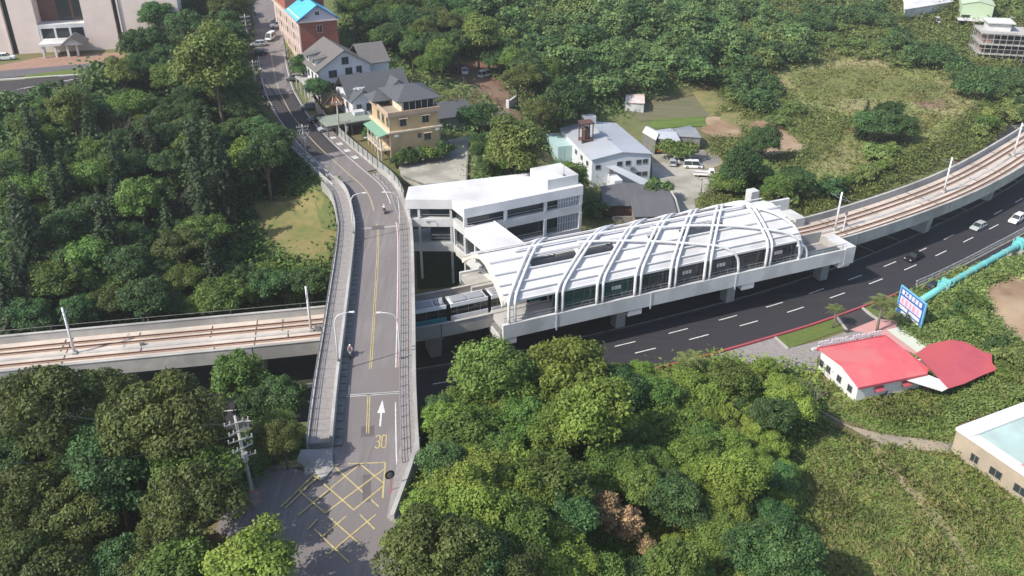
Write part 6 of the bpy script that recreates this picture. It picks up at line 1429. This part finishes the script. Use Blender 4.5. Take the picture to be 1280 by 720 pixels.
def on_structure(x, y, r):
    d,_,_ = poly_dist(VIA[::3],np.array([x]),np.array([y]))
    if d[0] < 6.5+r*.7: return True
    d,_,_ = poly_dist(LANE_A[::3],np.array([x]),np.array([y]))
    if d[0] < (9.0+r*.35 if x > -25 else 8.7): return True
    d,_,_ = poly_dist(ROADP[::3],np.array([x]),np.array([y]))
    return d[0] < ((7.5+r*.5 if y > 112 or x > -18 else 8.0+r*1.1) if y > 80 else 5.0)
def plant(kind, x, y, s, label, group, z=None, sz=None):
    protos = PROTO[kind]; i = COUNT.get(kind,0); COUNT[kind] = i+1; p = protos[i%len(protos)]
    o = p if i < len(protos) else copy_tree(p)
    z = h1(x,y) if z is None else z; o.location = (x,y,z); q = s*(1+rng.normal()*.05); o.scale = (q,q*(1+rng.normal()*.06),s*(sz or (1+rng.normal()*.08))); o.rotation_euler.z = rng.random()*6.28
    o.name = KIND[kind][0]; tag(o,label,'palm' if kind=='palm' else 'bush' if kind in('bush','shrub') else 'tree',group); PLACED.append((x,y,BASE_R[kind]*s)); return o
# trees that stand out, one by one: pixel of the crown centre, crown width in pixels, kind, label
HERO = [
 (205,535,135,'olive','large olive tree with rounded clumps left of the mirror utility pole'),(58,522,140,'olive','large spreading olive tree overlapping the left end of the viaduct'),(132,498,80,'olive','olive tree crown reaching over the near viaduct edge'),
 (245,600,100,'broad','tall leafy tree in the gap between the olive tree and the utility pole'),(320,708,118,'bright','big bright leafy tree in front of the road junction'),(128,575,105,'deep','dark leafy tree below the large olive tree at lower left'),
 (352,500,74,'deep','dark feathery tree just left of the overpass near its lower end'),(322,515,62,'deep','dark tree between the utility pole top and the overpass'),(300,482,72,'broad','green tree behind the top of the mirror utility pole'),(20,630,110,'olive','dark olive tree at the left border above the dirt track'),(98,600,80,'broad','green tree above the dirt track at lower left'),(192,692,46,'bush','bright bush between the dirt track and the stone hut'),(220,672,40,'bush','bright bush behind the stone hut'),(165,712,46,'bush','bright bush left of the stone hut at the bottom edge'),(30,708,95,'deep','dark tree in the bottom left corner'),
 (545,682,130,'olive','big olive tree at the bottom edge right of the road junction'),(640,722,90,'olive','olive tree cut by the bottom edge, right of the bigger one'),
 (617,478,95,'broad','leafy tree below the left end of the station platform'),(705,470,105,'bright','rounded bright tree beside the dark highway lanes'),(742,535,115,'bright','wide bright tree in the middle of the lower thicket'),(580,608,95,'bright','dome shaped bright tree against the right bridge parapet'),
 (690,615,95,'broad','green tree above the withered brown shrubs'),(758,655,36,'dry','tallest dry brown plume like shrub at the bottom of the thicket'),(786,662,36,'dry','dry brown plume like shrub right of the tallest one'),(808,680,30,'dry','lowest dry brown shrub at the bottom of the thicket, right one'),(985,695,95,'deep','dark green tree at the edge of the long grass'),(965,520,60,'deep','dark green tree beside the bare twiggy bush'),
 (860,458,46,'palm','palm on the near verge of the highway left of the driveway'),(1107,368,46,'palm','palm on the verge between the lawns and the billboard'),(1045,386,24,'palm','small palm on the kerb between the two lawns'),
 (640,188,78,'yellow','round bright yellow green tree behind the station hall'),(598,46,48,'yellow','rounded pale green tree at the head of the dirt road'),(706,212,58,'broad','green tree between the dirt road and the factory'),(704,134,62,'deep','dark tree above the dirt road bend'),
 (268,92,82,'yellow','tall yellow green tree beside the upper road wood'),(90,140,58,'yellow','yellow green tree at the edge of the parking lot'),(312,195,62,'bright','bright tree at the edge of the wood near the road'),(150,95,40,'yellow','small yellow green tree below the campus building'),
 (148,155,60,'bare','leafless tree in the wood below the parking lot'),(1005,492,52,'bare','leafless twiggy bush beside the red roofed building'),(905,540,48,'bare','leafless twiggy bush inside the lower thicket'),(215,235,50,'bare','leafless tree standing among the conifers'),
 (560,112,30,'palm','palm beside the yellow villa, nearer to the house'),(578,114,30,'palm','palm beside the yellow villa, nearer to the dirt road'),
 (398,112,34,'deep','dark round garden tree in front of the white house'),(378,84,30,'deep','dark garden tree beside the red brick block'),(600,150,52,'deep','dark tree in the shade right of the yellow villa'),
 (822,238,42,'shrub','dark round bush beside the white factory wall'),(846,188,46,'shrub','dark green flat bush in front of the low farm sheds'),(930,196,56,'deep','dark tree at the corner of the bare soil'),(915,212,44,'broad','bright green tree right of the parked flatbed truck'),
 (1098,142,50,'deep','largest dark tree of the cluster in the middle of the right meadow'),(1130,146,40,'deep','dark tree on the right of the meadow cluster'),(1112,132,36,'deep','dark tree at the back of the meadow cluster'),(955,168,46,'deep','dark tree beyond the bare soil below the meadow'),(1000,212,44,'deep','dark low tree below the bare soil by the viaduct slope'),(975,225,40,'broad','green low tree below the bare soil by the station end'),(1085,130,30,'conifer','small pointed conifer beside the meadow cluster'),(745,262,34,'shrub','dark bush between the station hall and the sheds')]
for px,py,w,kind,lab in HERO:
    x,y,z = GT(px,py,CZ[kind]); zc = PJ(x,y,z+CZ[kind])[2]; s = (w/2)*zc/F_PX/BASE_R[kind]
    for _k in range(4):
        x,y,z = GT(px,py,CZ[kind]*s); zc = PJ(x,y,z+CZ[kind]*s)[2]; s = max(.35,min(1.9,(w/2)*zc/F_PX/BASE_R[kind]))
    if 'meadow' in lab or 'bare soil' in lab or 'flatbed' in lab: z -= 3.2*s
    plant(kind,x,y,s,lab,None,z)
def fill(name, poly, mix, spacing, smin, smax, where, nmax, tries=4000, keep=True):
    P = np.array(poly,float); x0,y0 = P.min(0); x1,y1 = P.max(0); ks = list(mix); w = np.array([mix[k] for k in ks]); w = w/w.sum(); n = 0
    for _ in range(tries):
        px = rng.uniform(x0,x1); py = rng.uniform(y0,y1)
        if not in_poly(P,np.array([px]),np.array([py]))[0]: continue
        k = ks[rng.choice(len(ks),p=w)]
        if k=='conifer' and not (px<290 and 170<py<380): k = 'deep'
        s = rng.uniform(smin,smax)*(1.0 if BASE_R[k]>3 else 1.4 if k=='conifer' else 1.15); x,y,z = GT(px,py,CZ[k]*s); R = BASE_R[k]*s
        if any((x-a)**2+(y-b)**2 < (spacing*.5*(.35+.65*(R+c)/(2*4.2)) + .28*(R+c))**2 for a,b,c in PLACED): continue
        if keep and hits_keep(x,y,z+CZ[k]*s,R,(R*.8 if k!='conifer' else 6*s)): continue
        if on_structure(x,y,R): continue
        plant(k,x,y,s,f'{KIND[k][1]} {where}',f'{k} {KIND[k][0].split("_")[-1]}s {where}',z); n += 1
        if n >= nmax: break
    return n
nA = fill('A',[(0,455),(140,455),(390,455),(380,570),(330,600),(250,640),(240,730),(0,730)],{'olive':.3,'deep':.4,'broad':.4},3.2,.5,1.05,'in the thicket at the lower left below the viaduct',75,6000)
nB = fill('B',[(525,455),(600,435),(690,440),(800,465),(900,450),(1000,470),(1010,520),(970,560),(1000,640),(1030,730),(440,730),(500,660),(520,560)],{'bright':.55,'broad':.4,'deep':.08},2.5,.42,.95,'in the thicket between the bridge and the long grass',150,6000)
nC = fill('C',[(0,150),(60,130),(170,90),(160,0),(310,0),(320,60),(330,120),(345,190),(380,230),(340,260),(400,345),(400,375),(0,410)],{'deep':.45,'conifer':.5,'broad':.25,'olive':.08},4.0,.6,1.1,'in the wood left of the upper road',150,6000)
nC2 = fill('C2',[(0,415),(0,340),(120,330),(250,310),(410,320),(405,385)],{'broad':.5,'shrub':.3,'bush':.3},3.0,.45,.75,'along the far edge of the left viaduct',34)
nD = fill('D',[(588,178),(650,160),(700,195),(742,268),(735,212),(600,240)],{'deep':.6,'broad':.5},3.6,.45,.8,'behind the station hall',14)
nD2 = fill('D2',[(360,60),(390,120),(420,150),(470,170),(560,190),(540,160),(500,190),(450,165)],{'shrub':1},2.0,.5,.9,'in the gardens of the houses',10,keep=False,tries=120)
nE = fill('E',[(430,0),(560,0),(620,60),(700,100),(700,150),(660,150),(625,70),(560,60),(555,100),(480,60)],{'deep':.5,'broad':.5,'olive':.2},5.0,.8,1.2,'in the wood behind the houses',45)
nF = fill('F',[(880,205),(1000,195),(1100,190),(1280,110),(1280,150),(990,268),(900,255)],{'bush':.6,'shrub':.4},3.5,.7,1.3,'on the slope behind the right viaduct',45)
nH = fill('H',[(1165,385),(1225,370),(1225,410),(1280,440),(1280,495),(1250,470),(1200,420)],{'bush':.7,'shrub':.5},2.0,.5,.9,'around the annex and the pipe',22)
nI = fill('I',[(930,440),(1020,450),(1020,500),(980,540),(900,470)],{'bush':.6,'shrub':.3},2.0,.5,.9,'between the driveway and the red roofed building',14)
print('trees', nA,nB,nC,nC2,nD,nD2,nE,nF,nH,nI, 'hero', len(HERO))
# hedge of the villa
x0,y0 = -25.6,176.8
for k in range(9):
    q = .3+k*1.35; a = math.radians(26); x = x0+math.cos(a)*q+math.sin(a)*2.1; y = y0+math.sin(a)*q-math.cos(a)*2.1
    plant('shrub',x,y,.62+.12*(k%3),'tall green hedge bush at the foot of the yellow villa','hedge bushes of the yellow villa',13.0,1.5)
# ---------------------------------------------------------------- far woods, one mass
def woods(name, polys, n, m, smin, smax, spacing, flat=1.0, keep=True, skip=None):
    low = [crown_verts(300+i,R=4.2,flat=.75,n_p=14,prm=1.6,per=95,ls=.40,inner=.1)[0] for i in range(4)]
    V = []; cnt = 0; cells = {}
    polys = [np.array(p,float) for p in polys]
    for _ in range(n*30):
        P = polys[rng.integers(len(polys))]; px = rng.uniform(P[:,0].min(),P[:,0].max()); py = rng.uniform(P[:,1].min(),P[:,1].max())
        if not in_poly(P,np.array([px]),np.array([py]))[0]: continue
        if skip is not None and in_poly(skip,np.array([px]),np.array([py]))[0]: continue
        s = rng.uniform(smin,smax); x,y,z = GT(px,py,4*s)
        if not (-400<x<500 and y<700): continue
        if any((x-a)**2+(y-b)**2 < (spacing*s)**2 for (i,j) in [(int(x//12)+u,int(y//12)+v_) for u in (-1,0,1) for v_ in (-1,0,1)] for a,b in cells.get((i,j),())): continue
        if any((x-a)**2+(y-b)**2 < (c*.9)**2 for a,b,c in PLACED): continue
        if on_structure(x,y,4*s) or (keep and hits_keep(x,y,z+4*s,4*s,3*s)): continue
        cells.setdefault((int(x//12),int(y//12)),[]).append((x,y)); a = rng.random()*6.28; v = low[cnt%4]; ca,sa = math.cos(a)*s,math.sin(a)*s
        V.append(np.stack([v[:,0]*ca-v[:,1]*sa+x, v[:,0]*sa+v[:,1]*ca+y, v[:,2]*s*flat*rng.uniform(.8,1.15)+z+3.6*s*flat],1)); cnt += 1
        if cnt >= n: break
    V = np.concatenate(V); o = np_mesh(name,V,np.arange(len(V)),4,LEAF[m]); o['kind'] = 'stuff'; print(name,cnt); return o
topw = [(560,-30),(900,-30),(1010,40),(1000,75),(900,100),(780,103),(705,150),(660,140),(628,70)]
tag(woods('woodland',[topw,[(420,-30),(580,-30),(620,50),(470,50)]],250,'wood',.6,1.35,5.0),'green far wood across the top of the photo','wood')
tag(woods('woodland',[topw],55,'deep',.7,1.5,7.0),'darker taller trees mixed through the far wood','wood')
tag(woods('woodland',[topw],60,'scrub',.5,1.2,7.0,.9),'paler crowns mixed through the far wood','wood')
tag(woods('scrubland',[[(880,100),(1000,60),(1130,30),(1290,80),(1290,150),(1000,265),(900,250),(905,200),(1010,190)],[(880,-30),(1300,-30),(1300,70),(1010,80)]],130,'scrub',.35,.9,5.0,.6,True,MEADOW),'rough green scrub on the right behind the viaduct','scrub')
tag(woods('thicket',[[(890,90),(960,95),(985,120),(930,135),(895,115)],[(925,55),(1020,62),(1010,84),(930,84)],[(1120,30),(1210,75),(1190,92),(1110,60)],[(1185,85),(1290,90),(1290,118),(1200,115)],[(1000,10),(1110,8),(1110,30),(1010,34)]],110,'deep',.5,1.0,3.6),'dark thickets scattered over the right slope','thicket')
tag(woods('hillside_wood',[[(-20,130),(170,80),(150,-30),(330,-30),(340,180),(350,240),(0,400)],[(150,-30),(330,-30),(320,60),(180,80)]],170,'deep',.6,1.1,4.6),'dark wood filling the hillside at the left','wood')
# ---------------------------------------------------------------- undergrowth and grass
CLEAR = [np.array(k,float) for k in [
 [(885,446),(968,420),(1045,391),(1082,378),(1112,402),(1165,440),(1148,448),(1020,466),(985,462),(935,455)],[(1195,530),(1290,500),(1290,615),(1190,562)],
 [(815,188),(835,182),(905,200),(908,222),(872,250),(872,280),(848,282),(836,245),(800,238)],[(782,135),(872,106),(912,130),(888,146),(884,160),(800,160)],[(930,150),(965,148),(1010,188),(955,196)],[(876,145),(930,140),(925,174),(878,172)],
 [(570,78),(600,72),(622,96),(640,120),(652,150),(668,175),(700,205),(672,214),(648,180),(630,160),(618,130),(566,104)],[(-10,0),(150,0),(176,76),(104,93),(105,112),(75,135),(-20,165)],[(315,254),(400,234),(424,255),(416,334),(372,336),(325,314)],
 [(330,600),(385,575),(500,565),(494,640),(450,720),(380,720),(290,640)],[(495,197),(587,170),(587,232),(500,232)],[(522,298),(602,298),(602,352),(522,362)],[(1012,508),(1045,535),(1080,552),(1140,562),(1215,566),(1210,556),(1150,549),(1100,543),(1045,522)],
 [(1226,362),(1290,340),(1290,440),(1245,405)],[(78,682),(185,632),(190,642),(80,700)]]]
def scatter_px(n, poly, filt=True, skip=None):
    P = np.array(poly,float); px = rng.uniform(P[:,0].min(),P[:,0].max(),n); py = rng.uniform(P[:,1].min(),P[:,1].max(),n); ok = in_poly(P,px,py)
    if filt:
        for c in CLEAR: ok &= ~in_poly(c,px+rng.normal(0,2.2,len(px)),py+rng.normal(0,1.3,len(px)))
    if skip is not None: ok &= ~(in_poly(skip,px,py)&(rng.random(len(px))<.88))
    px,py = px[ok],py[ok]; z = np.full(len(px),5.0)
    for c in SOFT: ok2 = in_poly(c,px,py)&(rng.random(len(px))<.72); px,py,z = px[~ok2],py[~ok2],z[~ok2]
    for k in range(40):
        t = (CAM_H-np.minimum(z,60))/(F_PX*_s+(py-360)*_c); x = t*(px-640); y = t*(F_PX*_c-(py-360)*_s); z += (H(x,y)-z)*.5
    d,_,_ = poly_dist(VIA[::3],x,y); dl,_,_ = poly_dist(LANE_A[::3],x,y); dr,_,_ = poly_dist(ROADP[::2],x,y)
    ok = (d>13.5)&(dl>9.3)&(dr>np.where(y>163,6.2,np.where(y<82,5.5,0)))
    return x[ok],y[ok],z[ok],np.hypot(x,y)[ok]
def undergrowth(name, poly, n, m, hmul, label, size=.24, clump=7, skip=None):
    x,y,z,d = scatter_px(n,poly,skip=skip); k = clump; X = np.repeat(x,k); Y = np.repeat(y,k); Z = np.repeat(z,k); D = np.repeat(d,k)/100; r = .55*D*hmul
    P = np.stack([X+rng.normal(size=len(X))*r, Y+rng.normal(size=len(X))*r, np.zeros(len(X))],1); P[:,2] = H(P[:,0],P[:,1])+np.abs(rng.normal(size=len(X)))*r*.9+.1*D
    Nn = unit(rng.normal(size=(len(X),3))*.5+np.array([0,0,.9])); v = leaf_quads(P,Nn,size*D)
    o = np_mesh(name,v,np.arange(len(v)),4,LEAF[m]); tag(o,label,'undergrowth',None,'stuff'); return o
undergrowth('undergrowth',[(-20,380),(0,330),(420,300),(420,480),(390,590),(330,600),(250,650),(260,740),(-20,740)],11000,'broad',1.7,'leafy undergrowth at the lower left')
undergrowth('undergrowth',[(500,430),(1020,440),(1020,520),(990,570),(1020,740),(420,740),(500,660)],15000,'bright',1.7,'leafy undergrowth in the thicket below the highway')
undergrowth('undergrowth',[(-20,-20),(330,-20),(350,180),(430,230),(425,330),(0,400)],9000,'deep',1.2,'dark undergrowth under the left wood')
undergrowth('undergrowth',[(420,-20),(900,-20),(900,100),(760,150),(740,280),(590,240),(590,170),(560,190),(430,120)],9000,'wood',1.2,'green undergrowth around the dirt road and far wood',.16,9)
undergrowth('undergrowth',[(880,-20),(1300,-20),(1300,160),(1000,280),(870,270),(900,110)],30000,'scrub',.6,'scrubby ground cover on the right slope',.125,6,MEADOW)
undergrowth('undergrowth',[(1100,360),(1290,320),(1290,520),(1190,530),(1150,470)],9000,'scrub',.6,'ground cover around the annex',.15,7)
def grass(name, poly, n, hgt, label, m='grass', tuft=1, slim=1.0):
    x,y,z,d = scatter_px(n,poly)
    if tuft > 1:
        x = np.repeat(x,tuft)+rng.normal(size=len(x)*tuft)*.22; y = np.repeat(y,tuft)+rng.normal(size=len(y)*tuft)*.22; z = H(x,y)
    nn = len(x); a = rng.random(nn)*6.28; h = hgt*(.4+.7*rng.random(nn)**1.5)*(1+.35*np.sin(x*.35)*np.sin(y*.3+1)); ln = h*(.8+1.0*rng.random(nn))*slim; w = .07+.06*rng.random(nn); dx,dy = np.cos(a),np.sin(a)
    lean = 1.0; tx = x+dx*ln+.25*h*lean; ty = y+dy*ln*.7+.1*h
    mx_,my_ = x+(tx-x)*.35, y+(ty-y)*.35
    v = np.stack([np.stack([x-dy*w,y+dx*w,z-.05],1),np.stack([x+dy*w,y-dx*w,z-.05],1),np.stack([mx_+dy*w,my_-dx*w,z+h*.65],1),np.stack([tx,ty,z+h],1)],1).reshape(-1,3)
    nr = unit(rng.normal(size=(nn,3))*.28+np.array([-.15,-.15,.9])); o = np_mesh(name,v,np.arange(len(v)),4,LEAF[m],smooth=True,normals=np.repeat(nr,4,axis=0)); tag(o,label,'grass',None,'stuff'); return o
M['field'] = mat('grassy_field',(.17,.235,.062),.95,(.25,.275,.105),1.3,bump=.6,c3=(.20,.245,.075),scale3=.06)
M['field_dry'] = mat('dry_grassy_field',(.27,.27,.11),.95,(.20,.235,.075),.9,bump=.5,c3=(.29,.25,.13),scale3=.05)
drape('bare_soil', W([(1130,118),(1180,122),(1190,134),(1150,136)]), M['soil_red'], .14, 2)
drape('bare_soil', W([(1010,60),(1050,56),(1060,64),(1020,70)]), M['soil'], .14, 2)
drape('bare_soil', W([(780,62),(830,60),(840,76),(790,80)]), M['soil_red'], .2, 3)
drape('weedy_patch', W([(395,262),(422,258),(418,290),(402,286)]), mat('weedy_patch',(.10,.14,.045),.95,(.16,.17,.065),.5,bump=.4), .16, 2)
drape('grass_field', W([(985,560),(1012,512),(1045,540),(1078,556),(1140,566),(1205,574),(1225,580),(1290,625),(1290,740),(1000,740),(1010,640)]), M['field'], .05, 2)
drape('grass_field', W([(1005,500),(1040,475),(1200,480),(1262,450),(1290,470),(1290,495),(1195,528),(1195,550),(1150,546),(1100,540),(1045,520)]), M['field'], .05, 2)
drape('grass_field', W([(930,110),(960,72),(1060,60),(1200,70),(1290,85),(1290,118),(1200,170),(1100,205),(1000,258),(940,245),(1000,200),(1010,185),(970,150)]), M['field_dry'], .07, 3)
grass('long_grass',[(985,560),(1020,505),(1100,500),(1250,465),(1290,500),(1290,740),(1000,740),(1010,640)],30000,.5,'long green grass at the lower right')
grass('long_grass',[(1000,500),(1040,475),(1200,480),(1260,450),(1290,500),(1200,540),(1040,530)],9000,.6,'long grass around the red roofed building')
grass('meadow_grass',[(900,120),(960,70),(1280,70),(1280,160),(1000,270),(900,250)],34000,.6,'tall meadow grass on the right slope')
grass('dry_grass',[(985,92),(1060,80),(1180,92),(1215,120),(1150,128),(1090,122),(1010,128)],9000,.55,'dry pale meadow grass in the middle of the right slope','drygrass')
grass('dry_grass',[(1060,155),(1100,160),(1150,140),(1180,150),(1130,180),(1085,175)],6000,.8,'dry brown grass below the meadow trees','drygrass')
grass('verge_grass',[(315,245),(430,235),(420,340),(325,325)],9000,.5,'short dry grass in the clearing left of the bridge')
undergrowth('field_weeds',[(1000,560),(1020,512),(1250,470),(1290,500),(1290,740),(1010,740)],1500,'broad',.9,'weeds and low shrubs dotted through the long grass',.15,10)
grass('dry_grass',[(1060,540),(1110,556),(1170,620),(1260,740),(1200,740),(1120,640),(1070,580)],5000,.7,'dry pale grass along the faint trail','drygrass')
grass('dry_grass',[(1010,600),(1060,600),(1090,700),(1030,740)],2500,.6,'dry pale grass near the edge of the thicket','drygrass')
grass('long_grass',[(985,560),(1020,512),(1100,545),(1250,560),(1290,640),(1290,740),(1000,740),(1010,640)],1500,.75,'taller tufts of pale grass standing in the field','drygrass',8,1.0)
grass('long_grass',[(1005,500),(1040,478),(1200,482),(1262,455),(1290,495),(1200,530),(1050,522)],500,.75,'taller tufts of grass behind the red roofed building','drygrass',8,1.0)
grass('meadow_grass',[(940,110),(965,75),(1060,62),(1200,75),(1280,110),(1200,165),(1100,200),(1000,255),(950,240)],800,.9,'taller tufts of pale grass on the right slope','drygrass',8,1.0)
# ---------------------------------------------------------------- thin air haze over the whole valley
hz = MB().box(-1200,1200,-120,1200,-3,140).build('haze', bpy.data.materials.new('haze_air')); hz['kind'] = 'stuff'
hm = hz.data.materials[0]; hm.use_nodes = True; n = hm.node_tree.nodes; n.clear(); o_ = n.new('ShaderNodeOutputMaterial'); v_ = n.new('ShaderNodeVolumePrincipled')
v_.inputs['Color'].default_value = (.95,.97,1,1); v_.inputs['Density'].default_value = .00018; v_.inputs['Anisotropy'].default_value = .2
hm.node_tree.links.new(v_.outputs[0], o_.inputs['Volume'])
